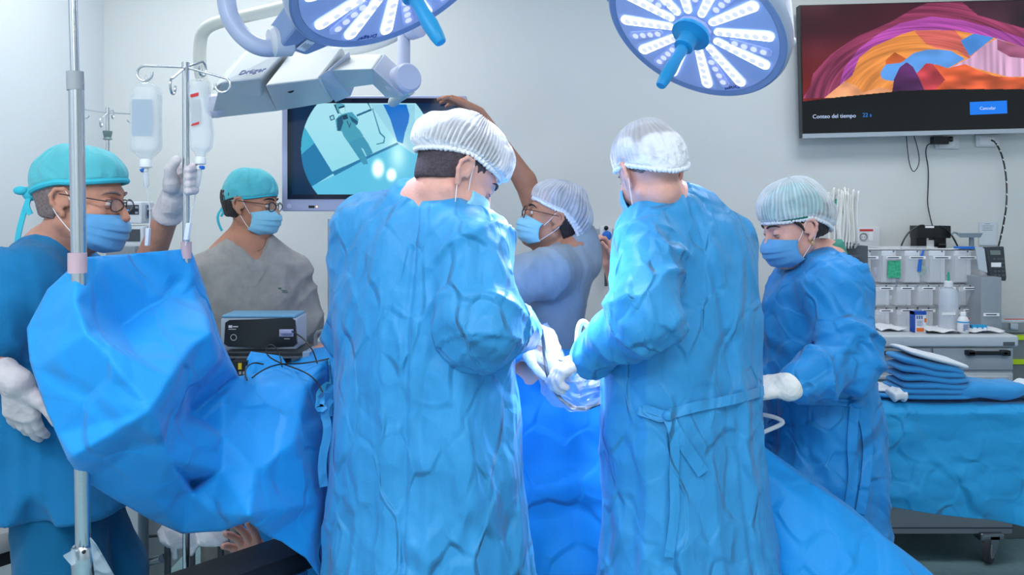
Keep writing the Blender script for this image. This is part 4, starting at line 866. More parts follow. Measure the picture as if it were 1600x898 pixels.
# ------------------------------------------------------------------ surgical lamps
def lamp(name_label, c, n, up, R_, joint_px, power, cone, aim, strips, handle_len=.17, logo=True):
    """c centre of the glass, n the way it shines, up an in-plane direction"""
    n = Vector(n).normalized(); a = Vector(up); a = (a-n*a.dot(n)).normalized(); b = n.cross(a); c = Vector(c)
    t = thing('surgical_lamp', name_label, 'lamp', c-n*.12, 'round surgical lamps above the table')
    def q(r, ang, h): return c+(a*math.cos(ang)+b*math.sin(ang))*r-n*h          # h away from the glass, upwards
    m = MB(); k = R_
    m.lathe([(k*.90, .0), (k*.985, -.004), (k*1.0, .012), (k*.99, .045), (k*.93, .075), (k*.70, .105), (k*.3, .12), (.001, .122)], c, -n, 72)
    m.build('lamp_housing', mat('lamp_housing_lacquer', (176, 190, 216), .35, coat=.3, bump=[('n', 40, .0002)]), t)
    m = MB(); m.lathe([(k*.905, -.002), (k*.965, -.007), (k*.985, -.003), (k*.985, .010), (k*.905, .006)], c, -n, 72, False); m.build('lamp_rim', mat('lamp_rim_grey', (120, 150, 196), .4), t)
    gl = MB(); gl.lathe([(.001, -.004), (k*.90, -.003), (k*.905, .004), (.001, .006)], c, -n, 72, False)
    g = gl.build('lamp_glass', mat('periwinkle_glass', (150, 174, 222), .12, coat=1, spec=.8, bump=[('n', 9, .002)], emit=(110, 142, 214), es=.25), t)
    LED = mat('led_optic', (240, 244, 255), .1, emit=(236, 240, 255), es=3.0, coat=1, var=0, bump=[('v', 60, .004)])
    LEDD = mat('dim_led_optic', (150, 170, 225), .08, emit=(150, 170, 235), es=.35, coat=1, bump=[('v', 60, .004)])
    DOT = mat('led_lens_ring', (150, 160, 200), .1, emit=(205, 212, 240), es=1.0, coat=1)
    for ang, r0, r1, lit in strips:
        an = math.radians(ang); d = a*math.cos(an)+b*math.sin(an); sx = n.cross(d); w_ = .0165*k/.33; m = MB(); P0, P1 = r0*k, r1*k; V = []
        ring = [(P0+w_*(1-math.cos(x))-w_, w_*math.sin(x)*.8) for x in np.linspace(-math.pi/2, math.pi/2, 9)[::-1]]
        pts = [(P1+1.15*w_*math.cos(x), 1.15*w_*math.sin(x)) for x in np.linspace(-math.pi/2, math.pi/2, 9)]+[(P0-.8*w_*math.cos(x), -.8*w_*math.sin(x)) for x in np.linspace(-math.pi/2, math.pi/2, 9)]
        m.prism([c+d*u+sx*v+n*.0045 for u, v in pts], n*.005); s = m.build('led_strip', LED if lit else LEDD, t, flat=True)
        m = MB(); nn = int((P1-P0)/.036)+1
        for i in range(nn):
            cc = c+d*(P0+(P1-P0)*(i+.3)/max(nn-.4, 1))+n*.010; m.lathe([(w_*.50, 0), (w_*.66, .001), (w_*.70, .0028), (w_*.45, .0032)], cc, n, 14)
        m.build('lens_ring', DOT, s)
    m = MB(); m.lathe([(k*.17, 0), (k*.20, .006), (k*.19, .018), (k*.12, .022)], c, n, 10); m.build('lamp_hub', mat('hub_plastic', (170, 184, 226), .35), t)
    m = MB(); m.lathe([(k*.13, .020), (k*.205, .022), (k*.21, .030), (k*.205, .036), (k*.13, .040), (k*.10, .046), (k*.095, .080), (k*.105, .084), (k*.10, .094), (k*.062, .098)], c, n, 44); h = m.build('handle_collar', HANDB, t)
    L = handle_len; m = MB(); m.lathe([(k*.058, .09), (k*.062, .11), (k*.058, .11+L*.25), (k*.070, .11+L*.55), (k*.062, .11+L*.85), (k*.050, .11+L), (k*.044, .113+L), (.001, .114+L)], c, n, 28); m.build('sterile_handle', HANDB, t)
    jo = math.radians(joint_px); d = a*math.cos(jo)+b*math.sin(jo); sx = n.cross(d); m = MB()
    J0 = c+d*k*.93-n*.05
    top = [J0+sx*.085*1.0-n*.055, J0-sx*.085-n*.055, J0-sx*.10+n*.040, J0+sx*.10+n*.040]
    out = [J0+d*.115+sx*.050-n*.055, J0+d*.115-sx*.050-n*.055, J0+d*.095-sx*.060+n*.030, J0+d*.095+sx*.060+n*.030]
    m.hexa(top, out); jb = m.build('joint_box', mat('lamp_joint_lacquer', (132, 156, 200), .4), t, flat=True); mod(jb, 'BEVEL', width=.012, segments=3, limit_method='NONE')
    pc = J0+d*.052+n*.0385; m = MB(); m.prism([pc+d*x+sx*y for x, y in ((-.022, -.018), (.022, -.018), (.022, .018), (-.022, .018))], n*.002); pl = m.build('data_plate', PAPER, jb, flat=True)
    m = MB()
    for i, w2 in enumerate((.026, .018, .024, .014, .020)): m.prism([pc+n*.0021+sx*(.012-.006*i)+sx*y+d*x for x, y in ((-w2/2, 0), (w2/2, 0), (w2/2, .002), (-w2/2, .002))], n*.0004)
    m.build('printed_lines', INK, pl, flat=True)
    if logo:
        lo = c+(a*math.cos(logo)+b*math.sin(logo))*k*.83+n*.005; x = n.cross(a*math.cos(logo)+b*math.sin(logo))
        text_mesh('Dräger', .024, lo, -x if logo_flip else x, (a*math.cos(logo)+b*math.sin(logo))*(1 if logo_flip else -1), mat('blue_logo_print', (20, 70, 150), .4), 'printed_logo', t)
    for i in range(4):                            # light comes from the ring of diodes, round the handle
        an = math.pi/4+i*math.pi/2; l = D.lights.new('surgical_spot', 'SPOT'); l.energy = power/4; l.spot_size = math.radians(cone); l.spot_blend = 1; l.shadow_soft_size = .07; l.color = SPOTCOL
        o = D.objects.new('surgical_spot', l); COL.objects.link(o); o.location = c+(a*math.cos(an)+b*math.sin(an))*k*.60+n*.03; dv = Vector(aim)-o.location; o.rotation_euler = dv.to_track_quat('-Z', 'Y').to_euler()
    return t, q, a, b, c, n, J0, d
logo_flip = True
cR = P(1085, 45, 2.85); nR = Vector((-.50, -.376, -.78))
longs = [(a, .27, .80, True) for a in (8, 38, 66, 96, 128, 158, 186, 214, 246, 276, 306, 336)]; shorts = [(a, .42, .78, False) for a in (22, 82, 112, 172, 230, 262, 322)]
tR = lamp('right round surgical lamp over the table, its whole white LED face and turquoise handle showing', cR, nR, (.88, 0, -.47), .345, 190, SPOTS['right'][0], SPOTS['right'][1], (.0, 2.10, 1.18), longs+shorts, logo=math.radians(-28))
cL = P(623, -45, 2.22); nL = Vector((.488, -.24, -.84))
tL = lamp('left round surgical lamp cut off by the top edge, above the bowed surgeon', cL, nL, (-.88, 0, -.33), .33, 20, SPOTS['left'][0], SPOTS['left'][1], (.25, 2.10, .98), longs+shorts, handle_len=.14, logo=math.radians(60))
def lamp_arms():
    LAC = mat('arm_lacquer', (176, 190, 222), .35); LACW = mat('white_arm_lacquer', (206, 212, 224), .35)
    t, q, a, b, c, n, J0, d = tL
    m = MB(); e = J0+d*.10
    m.tube([e, P(408, 78, 2.30), P(372, 52, 2.30), P(352, 12, 2.30), P(354, -60, 2.32), P(380, -150, 2.36), P(520, -215, 2.42)], .0265, 18, smooth=3)
    m.build('yoke_arm', LAC, t)
    m = MB(); m.lathe([(.032, 0), (.045, .01), (.045, .06), (.035, .07)], e-d*.02, (P(398, 72, 2.3)-e), 24); m.build('swivel_joint', LACW, t)
    m = MB(); m.tube([P(520, -215, 2.42), P(560, -330, 2.46), V3(P(560, 0, 2.46).x, 2.46, 3.0)], .03, 16); m.build('ceiling_tube', LACW, t)
    t, q, a, b, c, n, J0, d = tR
    m = MB(); m.tube([P(1236, 62, 2.86), P(1234, 20, 2.90), P(1226, -40, 2.95), P(1200, -140, 2.98), P(1150, -200, 3.0)], .0125, 14, smooth=3); m.tube([P(1214, 62, 2.84), P(1238, 66, 2.87)], .020, 16)
    m.build('yoke_arm', LACW, t)
    m = MB(); m.tube([P(1150, -200, 3.0), V3(P(1150, 0, 3.0).x, 3.0, 3.0)], .03, 16); m.build('ceiling_tube', LACW, t)
lamp_arms()
# ------------------------------------------------------------------ painted screens (pictures shown by the displays)
def inpoly(X, Y, poly):
    r = np.zeros(X.shape, bool); n = len(poly)
    for i in range(n):
        x0, y0 = poly[i]; x1, y1 = poly[(i+1) % n]
        if y0 == y1: continue
        c = ((y0 > Y) != (y1 > Y)) & (X < (x1-x0)*(Y-y0)/(y1-y0)+x0); r ^= c
    return r
def screen(name, o, x, y, nx, ny, fn, parent, es=1.0):
    """grid with a colour per corner, origin o, edge vectors x and y (y up)"""
    U, Vv = np.meshgrid(np.linspace(0, 1, nx), np.linspace(0, 1, ny)); C = fn(U.ravel(), 1-Vv.ravel())
    pts = [Vector(o)+Vector(x)*u+Vector(y)*v for u, v in zip(U.ravel(), Vv.ravel())]
    F = [(j*nx+i, j*nx+i+1, (j+1)*nx+i+1, (j+1)*nx+i) for j in range(ny-1) for i in range(nx-1)]
    m = mat('screen_'+name, (5, 5, 6), .15, attr='picture', es=es); ob = link(name, pts, F, m, parent, False)
    at = ob.data.color_attributes.new('picture', 'FLOAT_COLOR', 'POINT'); c = np.clip(C/255, 0, 1); c = np.where(c <= .04045, c/12.92, ((c+.055)/1.055)**2.4)
    at.data.foreach_set('color', np.concatenate([c, np.ones((len(c), 1))], 1).astype(np.float32).ravel()); return ob
def canyon(u, v):
    X = 62+u*1483; Y = 30+v*842; n = len(X); Z = np.zeros(n)
    def nz(fx, fy, s): return vnoise(np.stack([X*fx, Y*fy, Z], 1), s)
    C = np.zeros((n, 3)); W_ = np.array
    def put(mask, col, k=.12, st=None):
        s = st if st is not None else nz(.012, .02, 5); C[mask] = (W_(col)[None, :]*(1-k+2*k*s[:, None]))[mask]
    C[:] = W_((74, 34, 46))*(.7+.6*nz(.006, .006, 1)[:, None]); C += W_((-8, 8, 10))*np.clip((X-700)/700, 0, 1)[:, None]; C += W_((50, 2, -12))*np.clip((Y-200)/400, 0, 1)[:, None]
    th = np.arctan2((Y-700)*1.0, (X-820)*.72); rad = np.hypot((X-820)*.72, Y-700)
    st = vnoise(np.stack([rad*.055, th*2.0, Z], 1), 7)*.6+vnoise(np.stack([rad*.16, th*3, Z], 1), 8)*.4
    outer = [(60, 640), (110, 560), (130, 480), (250, 350), (420, 240), (640, 150), (780, 70), (880, 30), (1100, 30), (1200, 120), (1545, 230), (1545, 330), (1545, 620), (180, 640)]
    put(inpoly(X, Y, outer), (140, 58, 92), .45, st)
    mid = [(290, 590), (330, 450), (430, 320), (560, 225), (700, 160), (900, 120), (1100, 150), (1300, 210), (1545, 300), (1545, 620), (290, 620)]
    put(inpoly(X, Y, mid), (176, 78, 168), .40, st)
    inner = [(200, 640), (330, 535), (380, 500), (430, 380), (520, 310), (620, 270), (700, 235), (790, 210), (1050, 215), (1300, 270), (1469, 330), (1545, 350), (1545, 640)]
    put(inpoly(X, Y, inner), (236, 148, 74), .22, st)
    put(inpoly(X, Y, [(790, 215), (1050, 215), (1140, 330), (1140, 405), (1060, 350), (930, 330), (860, 300)]), (214, 104, 96), .3, st)
    put(inpoly(X, Y, [(600, 400), (660, 350), (740, 400), (700, 430), (600, 430)]), (206, 100, 50), .2)
    put(inpoly(X, Y, [(200, 640), (330, 535), (400, 560), (450, 610), (560, 580), (640, 600), (640, 640)]), (246, 168, 120), .15)
    sky = (96, 160, 236)
    put(inpoly(X, Y, [(565, 480), (600, 430), (700, 420), (780, 360), (860, 340), (930, 338), (1020, 350), (1110, 405), (1000, 465), (900, 470), (800, 490), (640, 540), (590, 530), (568, 515)]), sky, .08)
    put(inpoly(X, Y, [(1085, 285), (1170, 240), (1300, 270), (1220, 330), (1140, 390), (1120, 350)]), (74, 142, 222), .06)
    put(inpoly(X, Y, [(1010, 465), (1140, 400), (1220, 330), (1320, 275), (1400, 310), (1545, 350), (1545, 535), (1380, 530), (1180, 470), (1110, 440)]), (216, 170, 206), .16, nz(.05, .004, 9))
    put(inpoly(X, Y, [(1320, 280), (1400, 310), (1545, 350), (1545, 420), (1400, 400), (1320, 350)]), (170, 96, 132), .2)
    put(inpoly(X, Y, [(800, 560), (860, 430), (930, 440), (1000, 465), (1110, 440), (1180, 480), (1300, 525), (1400, 535), (1545, 540), (1545, 640), (800, 640)]), (222, 98, 58), .25, nz(.01, .03, 4))
    put(inpoly(X, Y, [(790, 500), (860, 428), (900, 432), (980, 540), (900, 620), (830, 620)]), (190, 66, 76), .25)
    put(inpoly(X, Y, [(635, 620), (650, 530), (690, 450), (735, 418), (775, 450), (810, 520), (850, 620)]), (84, 40, 92), .35)
    edge = np.interp(X, [62, 300, 700, 1000, 1469, 1545], [660, 636, 606, 602, 614, 617]); C[Y > edge] = (10, 12, 15)
    return C
def scope_view(u, v):
    X = 112+u*1220; Y = 100+v*678; C = np.tile(np.array([8., 40., 78.]), (len(X), 1)); W_ = np.array
    C *= (1-.55*np.clip((160-X)/40, 0, 1))[:, None]; C[Y < 132] = (8, 14, 40); C[Y > 746] = (6, 18, 46)
    inc = (np.hypot(X-664, Y-440) < 459) & (Y > 132) & (Y < 746)
    def put(pl, col, g=0):
        m = inpoly(X, Y, pl) & inc; C[m] = W_(col)
    C[inc] = W_((150, 224, 240))
    C[inc] += (W_((30, 10, 8))*np.clip((500-Y)/500, -1, 1)[:, None])[inc]
    put([(180, 260), (235, 300), (430, 605), (270, 700), (180, 600)], (12, 120, 172)); m = inpoly(X, Y, [(180, 260), (235, 300), (300, 400), (180, 500)]) & inc; C[m] = (60, 176, 210)
    put([(270, 695), (430, 622), (640, 515), (880, 395), (1130, 300), (1130, 760), (290, 760)], (92, 196, 232)); put([(420, 595), (620, 508), (900, 385), (905, 400), (625, 525), (440, 620)], (30, 120, 170))
    put([(590, 210), (690, 170), (660, 120), (672, 120), (700, 180), (596, 222)], (30, 100, 140)); put([(745, 195), (800, 175), (805, 184), (748, 206)], (30, 130, 170)); put([(690, 140), (1000, 140), (1000, 480), (880, 400)], (150, 214, 236))
    put([(433, 140), (455, 140), (475, 195), (462, 205)], (16, 70, 110)); put([(402, 220), (432, 208), (442, 240), (412, 250)], (16, 70, 120)); put([(410, 224), (428, 217), (434, 236), (416, 242)], (150, 220, 240))
    put([(445, 245), (470, 215), (510, 200), (560, 190), (605, 240), (600, 275), (585, 285), (612, 310), (640, 352), (590, 375), (535, 397), (500, 350), (490, 322), (455, 315)], (66, 160, 186))
    put([(535, 397), (638, 354), (672, 400), (707, 466), (665, 492), (640, 440), (622, 430), (658, 492), (672, 540), (640, 545), (600, 490)], (58, 150, 184)); put([(445, 135), (470, 128), (510, 140), (515, 185), (495, 208), (470, 200), (455, 170)], (90, 170, 190))
    put([(470, 170), (508, 158), (514, 185), (496, 206), (478, 196)], (176, 236, 244)); put([(466, 158), (505, 146), (509, 158), (470, 170)], (14, 60, 90)); put([(455, 235), (490, 215), (500, 260), (480, 320), (460, 318)], (18, 84, 120)); put([(540, 215), (560, 225), (604, 255), (596, 278), (560, 255)], (18, 84, 120)); put([(490, 215), (525, 205), (535, 235), (500, 245)], (14, 60, 90))
    put([(522, 250), (530, 250), (542, 285), (550, 262), (554, 264), (543, 300)], (14, 60, 90))
    put([(778, 140), (940, 140), (962, 210), (955, 260), (930, 330), (915, 404), (876, 390), (850, 310), (828, 240)], (0, 112, 206)); put([(700, 165), (706, 165), (760, 330), (792, 360), (786, 400), (730, 412), (730, 405), (778, 395), (784, 365), (752, 335)], (40, 120, 160)); 
    blob = np.exp(-(((X-742)/42)**2+((Y-572)/62)**2)**2)+np.exp(-(((X-835)/34)**2+((Y-615)/42)**2)**2)+.5*np.exp(-(((X-880)/60)**2+((Y-480)/110)**2)); C += (blob[:, None]*W_((200, 120, 60)))*inc[:, None]
    return C
def wall_tv():
    t = thing('television', 'wall television showing a red canyon picture and a countdown, top right corner', 'television', P(1436, 216, 3.92))
    bl, br, tl = P(1254, 215, 3.90), P(1618, 206, 3.90), P(1255, 8, 3.90); x = (br-bl); xn = x.normalized(); y = (tl-bl); y = y-xn*y.dot(xn); yn = y.normalized(); z = xn.cross(yn)
    def Q(u, v, w_=0): return bl+x*u+y*v+z*w_
    m = MB(); m.hexa([Q(0, 0), Q(1, 0), Q(1, 1), Q(0, 1)], [Q(0, 0, -.045), Q(1, 0, -.045), Q(1, 1, -.045), Q(0, 1, -.045)]); m.build('tv_case', BLACKP, t, flat=True)
    m = MB(); m.hexa([Q(0, -.005, .004), Q(1, -.005, .004), Q(1, .028, .004), Q(0, .028, .004)], [Q(0, -.005, -.02), Q(1, -.005, -.02), Q(1, .028, -.02), Q(0, .028, -.02)]); m.build('lower_bezel', mat('silver_bezel', (186, 196, 208), .3, .4), t, flat=True)
    s = screen('tv_picture', Q(.006, .030, .0012), x*.988, y*.964, 480, 272, canyon, t, .95)
    T = mat('screen_text_white', (0, 0, 0), .5, emit=(190, 214, 250), es=1); TB = mat('screen_text_blue', (0, 0, 0), .5, emit=(40, 130, 230), es=1)
    def wx(px): return (px-1254)/364
    def wy(py): return (215-py)/207
    text_mesh('Conteo del tiempo', .0275, Q(wx(1270), wy(185.5), .003), xn, yn, T, 'countdown_text', t); text_mesh('22 s', .0275, Q(wx(1348), wy(185), .003), xn, yn, TB, 'seconds_text', t)
    m = MB(); m.hexa([Q(wx(1516), wy(186), .002)]+[Q(wx(1574), wy(185), .002), Q(wx(1574), wy(165), .002), Q(wx(1516), wy(166), .002)], [Q(wx(1516), wy(186), .003), Q(wx(1574), wy(185), .003), Q(wx(1574), wy(165), .003), Q(wx(1516), wy(166), .003)])
    b = m.build('cancel_button', mat('screen_button_blue', (0, 0, 0), .5, emit=(24, 124, 240), es=1), t, flat=True); text_mesh('Cancelar', .022, Q(wx(1531), wy(178.5), .0035), xn, yn, T, 'button_text', b)
wall_tv()
def monitor():
    bl, br, tl = P(440, 330, 3.14), P(729, 331, 3.14), P(440, 149, 3.14); x = br-bl; y = tl-bl; z = V3(0, -1, 0)
    t = thing('surgical_monitor', 'large endoscopy monitor on a ceiling arm, showing a blue-tinted camera view, behind the bowed surgeon', 'monitor', P(585, 330, 3.18))
    def Q(px, py, w_=0): return P(px, py, 3.14-w_)
    m = MB(); m.lohi(Q(440, 330), Q(729, 149)+V3(0, .07, 0), .008); m.build('monitor_case', mat('monitor_lacquer', (178, 184, 214), .35), t)
    m = MB(); m.lohi(Q(449, 311, .002), Q(723, 154, -.01)); m.build('black_border', BLACKP, t, flat=True)
    screen('endoscope_picture', Q(449.5, 311, .0032), V3(Q(722, 311).x-Q(449, 311).x, 0, 0), V3(0, 0, Q(0, 154).z-Q(0, 311).z), 420, 266, scope_view, t, .95)
    m = MB(); m.lathe([(.009, 0), (.009, .004)], Q(452, 322, 0), (0, -1, 0), 20); m.build('power_button', LAV, t)
    m = MB(); m.lohi(Q(482, 325, .001), Q(492, 321, -.005)); m.build('indicator_window', BLACKP, t, flat=True)
    m = MB(); m.ball(Q(495, 323, .001), .003, 6); m.build('indicator_light', mat('amber_light', (255, 180, 90), .5, emit=(255, 190, 110), es=2), t)
    # ceiling arm that carries it
    t2 = thing('monitor_arm', 'white jointed ceiling arm holding the big endoscopy monitor', 'support arm', P(590, 100, 2.9))
    A = mat('arm_shell_lacquer', (206, 212, 216), .4); B = mat('arm_shell_joint', (196, 204, 222), .4)
    def bx(name, f, bk, m_, bev=.006, par=t2):
        mm = MB(); mm.hexa([P(*p) for p in f], [P(*p) for p in bk]); o = mm.build(name, m_, par, flat=True); mod(o, 'BEVEL', width=bev, segments=2); return o
    a1 = bx('arm_segment', [(330, 140, 2.74), (344, 130, 2.66), (386, 78, 2.76), (372, 88, 2.95)], [(408, 152, 2.80), (408, 122, 2.70), (450, 76, 2.78), (450, 95, 2.96)], A)
    bx('arm_segment', [(328, 186, 2.95), (344, 130, 2.66), (386, 78, 2.76), (360, 140, 3.0)], [(436, 174, 2.98), (405, 121, 2.70), (450, 74, 2.80), (470, 130, 3.02)], A)
    bx('arm_segment', [(433, 174, 2.98), (414, 134, 2.68), (452, 84, 2.80), (470, 130, 3.02)], [(518, 160, 3.0), (497, 124, 2.72), (536, 74, 2.84), (552, 120, 3.04)], A)
    bx('arm_elbow', [(524, 160, 3.02), (497, 120, 2.72), (512, 110, 2.74), (548, 150, 3.04)], [(540, 148, 3.05), (514, 110, 2.74), (546, 80, 2.84), (556, 130, 3.05)], B)
    bx('arm_bridge', [(527, 140, 2.96), (510, 110, 2.76), (526, 86, 2.90), (545, 120, 3.04)], [(600, 130, 3.0), (582, 108, 2.80), (598, 84, 2.92), (616, 118, 3.06)], A)
    bx('arm_bridge', [(580, 130, 3.0), (582, 108, 2.80), (600, 83, 2.92), (616, 118, 3.06)], [(604, 154, 3.02), (632, 152, 2.86), (622, 104, 2.94), (640, 126, 3.04)], B)
    m = MB(); m.lathe([(.046, 0), (.054, .006), (.054, .09), (.046, .10)], P(620, 130, 2.93), (.55, -.8, .1), 32); m.build('tilt_joint', LAV, t2)
    m = MB(); m.lathe([(.036, 0), (.040, .006), (.040, .09), (.030, .10)], P(338, 168, 2.98), (.3, -.9, 0), 28); m.build('end_joint', LAV, t2)
    m = MB(); m.tube([P(631, 112, 2.98), P(631, 44, 3.0)], .024, 20); m.tube([P(631, 50, 3.0), P(636, 42, 3.0)], .036, 20); m.build('drop_post', LAV, t2)
    m = MB(); m.lathe([(.03, 0), (.042, .005), (.042, .05), (.03, .055)], P(640, 46, 2.99), (.7, -.6, .1), 24); m.build('post_joint', LAV, t2)
    m = MB(); m.tube([P(640, 40, 3.02), P(610, 62, 3.02), P(560, 78, 3.02), P(520, 80, 3.02)], .020, 16, smooth=2); m.tube([P(631, 50, 3.0), P(628, -40, 3.02), P(600, -120, 3.05), V3(P(600, 0, 3.05).x, 3.05, 3.0)], .022, 14, smooth=1); m.build('link_tube', A, t2)
    m = MB(); m.tube([P(640, 140, 3.0), P(612, 158, 3.16), P(600, 200, 3.24)], .022, 14, smooth=2); m.build('monitor_mount', A, t2)
    m = MB(); m.lathe([(.012, 0), (.0165, .002), (.0165, .006), (.010, .006)], P(453.5, 137.5, 2.785), (-.1, -.9, -.35), 20); m.build('black_port', BLACKP, t2)
    n1 = (P(405, 121, 2.70)-P(344, 130, 2.66)).normalized(); n2 = (P(386, 78, 2.76)-P(344, 130, 2.66)).normalized()
    text_mesh('Dräger', .030, P(372, 117, 2.66), n1, n2, mat('grey_logo_print', (140, 150, 186), .5), 'printed_logo', t2, depth=.003)
    # large swan-neck tube behind the infusion bags
    t3 = thing('ceiling_tube_arm', 'thick white bent ceiling tube behind the infusion bags', 'support arm', P(318, 150, 3.0))
    m = MB(); m.tube([P(337, 170, 3.0), P(318, 130, 3.0), P(312, 110, 3.0), P(312, 66, 3.0), P(318, 46, 2.98), P(340, 34, 2.95), P(400, 22, 2.9), P(480, 2, 2.86), P(560, -20, 2.84), P(600, -40, 2.84)], .0235, 20, smooth=3); m.build('bent_tube', mat('cream_tube_lacquer', (206, 210, 206), .35), t3)
    m = MB(); m.tube([P(600, -40, 2.84), P(604, -120, 2.84), V3(P(604, 0, 2.84).x, 2.84, 3.0)], .0235, 16); m.build('ceiling_post', WHITEP, t3)
monitor()
# ------------------------------------------------------------------ drapes
def in_poly(p, poly):
    x, y = p; r = False; n = len(poly)
    for i in range(n):
        a, b = poly[i], poly[(i+1) % n]
        if (a[1] > y) != (b[1] > y) and x < (b[0]-a[0])*(y-a[1])/(b[1]-a[1])+a[0]: r = not r
    return r
def sheet(name, outline, ctrl, edges, m, parent=None, g=5.0, soft=2, thick=.0022, wr=.004, seed=1, label=None, cat=None, base=None):
    """cloth through control points (px, py, distance), folded along edges"""
    no = len(outline); pts = [Vector(p[:2]) for p in outline]+[Vector(p[:2]) for p in ctrl]; dep = [p[2] for p in outline]+[p[2] for p in ctrl]
    con = [(i, (i+1) % no) for i in range(no)]+[(a+no if a >= 0 else -a-1, b+no if b >= 0 else -b-1) for a, b in edges]
    v2, e2, f2, ov, oe, of = delaunay_2d_cdt(pts, con, [], 1, 1e-5)
    d2 = [np.mean([dep[i] for i in o]) if o else None for o in ov]
    for i, d in enumerate(d2):
        if d is None:
            j = min(range(len(pts)), key=lambda k: (pts[k]-v2[i]).length); d2[i] = dep[j]
    tri = [(np.array([list(v2[i]) for i in f]), np.array([d2[i] for i in f])) for f in f2 if len(f) == 3]
    A = np.array([t[0] for t in tri]); Dp = np.array([t[1] for t in tri])
    def depth(x, y):
        v0 = A[:, 1]-A[:, 0]; v1 = A[:, 2]-A[:, 0]; w_ = np.array([x, y])-A[:, 0]; den = v0[:, 0]*v1[:, 1]-v0[:, 1]*v1[:, 0]
        b = (w_[:, 0]*v1[:, 1]-w_[:, 1]*v1[:, 0])/den; c = (v0[:, 0]*w_[:, 1]-v0[:, 1]*w_[:, 0])/den; a = 1-b-c
        i = np.argmax(np.minimum(np.minimum(a, b), c)); return a[i]*Dp[i, 0]+b[i]*Dp[i, 1]+c[i]*Dp[i, 2]
    ring = []
    for i in range(no):
        a, b = Vector(outline[i][:2]), Vector(outline[(i+1) % no][:2]); n = max(1, int((b-a).length/g)); ring += [a.lerp(b, k/n) for k in range(n)]
    poly = [tuple(p) for p in ring]; dense = [Vector(p) for p in poly]; xs = [p[0] for p in poly]; ys = [p[1] for p in poly]
    j = 0; y = min(ys)+g*.5
    while y < max(ys):
        x = min(xs)+(g*.5 if j % 2 else 0)
        while x < max(xs):
            if in_poly((x, y), poly) and min((Vector((x, y))-Vector(q)).length for q in poly[::1]) > g*.55: dense.append(Vector((x, y)))
            x += g
        y += g*.87; j += 1
    n = len(ring); v3, e3, f3, *_ = delaunay_2d_cdt(dense, [(i, (i+1) % n) for i in range(n)], [], 1, 1e-5)
    dd = np.array([depth(v.x, v.y) for v in v3]); F = [tuple(f) for f in f3 if len(f) == 3]; E_ = np.array(list({tuple(sorted((f[i], f[(i+1) % 3]))) for f in F for i in range(3)}))
    rim = {}
    for _ in range(soft):
        acc = np.zeros(len(dd)); c = np.zeros(len(dd)); np.add.at(acc, E_[:, 0], dd[E_[:, 1]]); np.add.at(acc, E_[:, 1], dd[E_[:, 0]]); np.add.at(c, E_[:, 0], 1); np.add.at(c, E_[:, 1], 1); dd = dd+(acc/np.maximum(c, 1)-dd)*.6
    V = np.array([list(P(v.x, v.y, d)) for v, d in zip(v3, dd)]); q = V*np.array((5, 5, 4))
    V[:, 1] += (crumple(q, seed)-.25)*wr*1.4+(crumple(q*2.7, seed+3)-.25)*wr*.5
    o = link(name, V, F, m, parent, True, base, label); mod(o, 'SOLIDIFY', thickness=thick, offset=0)
    if cat: tag(o, label, cat)
    return o
def screen_drape():
    out = [(118, 412, 1.70), (130, 402, 1.72), (210, 396, 1.86), (297, 388, 2.02), (320, 448, 2.06), (345, 530, 2.10), (372, 588, 2.12), (400, 584, 2.24), (425, 576, 2.30), (470, 570, 2.34), (512, 562, 2.34),
           (516, 650, 2.30), (514, 760, 2.20), (512, 900, 2.10), (500, 900, 2.05), (478, 872, 2.00), (440, 846, 1.96), (420, 838, 1.93), (402, 826, 1.88), (388, 815, 1.86), (345, 830, 1.88), (285, 833, 1.92), (235, 810, 1.88), (185, 782, 1.80), (128, 746, 1.72), (106, 716, 1.66), (90, 680, 1.66), (74, 645, 1.66), (48, 562, 1.68), (44, 512, 1.72), (75, 452, 1.72)]
    c = [(118, 470, 1.64), (136, 520, 1.61), (268, 590, 1.66), (236, 640, 1.60), (62, 575, 1.66), (113, 712, 1.61),       # 0-5
         (264, 718, 1.70), (290, 600, 1.78), (286, 656, 1.83), (300, 772, 1.88), (345, 540, 1.98), (338, 560, 1.88),        # 6-11
         (250, 470, 1.89), (190, 510, 1.81), (262, 505, 1.82), (330, 520, 1.84), (308, 470, 1.96), (160, 410, 1.76),        # 12-17
         (300, 645, 2.00), (398, 600, 2.16), (397, 738, 1.90), (300, 758, 1.96), (345, 736, 1.90), (500, 785, 2.10), (350, 620, 2.02),   # 18-24
         (480, 600, 2.24), (390, 805, 1.80), (460, 690, 2.05), (180, 730, 1.70), (240, 780, 1.80), (330, 800, 1.86), (350, 680, 1.94), (300, 540, 1.79), (215, 560, 1.68), (290, 425, 1.98)]
    e = [(0, 1), (1, 2), (3, 1), (3, 4), (3, 5), (2, 7), (2, 3), (3, 6), (2, 8), (7, 8), (8, 6), (6, 9), (8, 18), (18, -7), (13, 14), (14, 12), (14, 15), (15, 10), (11, 7), (15, 11), (19, 20), (20, 22), (22, 21), (20, 23), (21, 9), (20, 26), (14, 32), (32, 7), (18, 24), (24, 19), (-1, 0), (16, -4), (5, 28), (28, 29), (6, 28)]
    o = sheet('screen_drape', out, c, e, DRAPE, None, 4.5, 1, seed=2, wr=.006)
    tag(o, 'wide blue drape hung between two poles, falling over the patient\'s upper body', 'drape')
    for px, py, d, w_ in ((121, 404, 1.68, .026), (291, 385, 2.0, .018)):
        m = MB(); c0 = P(px, py, d)
        m.tube([c0+V3(0, 0, .012), c0-V3(0, 0, .030)], w_*.72, 16); tag(m.build('tape_strip', mat('pinkish_tape', (206, 178, 190), .5, alpha=.85)), 'pinkish tape holding the drape to the %s pole' % ('thick near left' if px < 200 else 'thin infusion'), 'tape', 'tape holding the drape up')
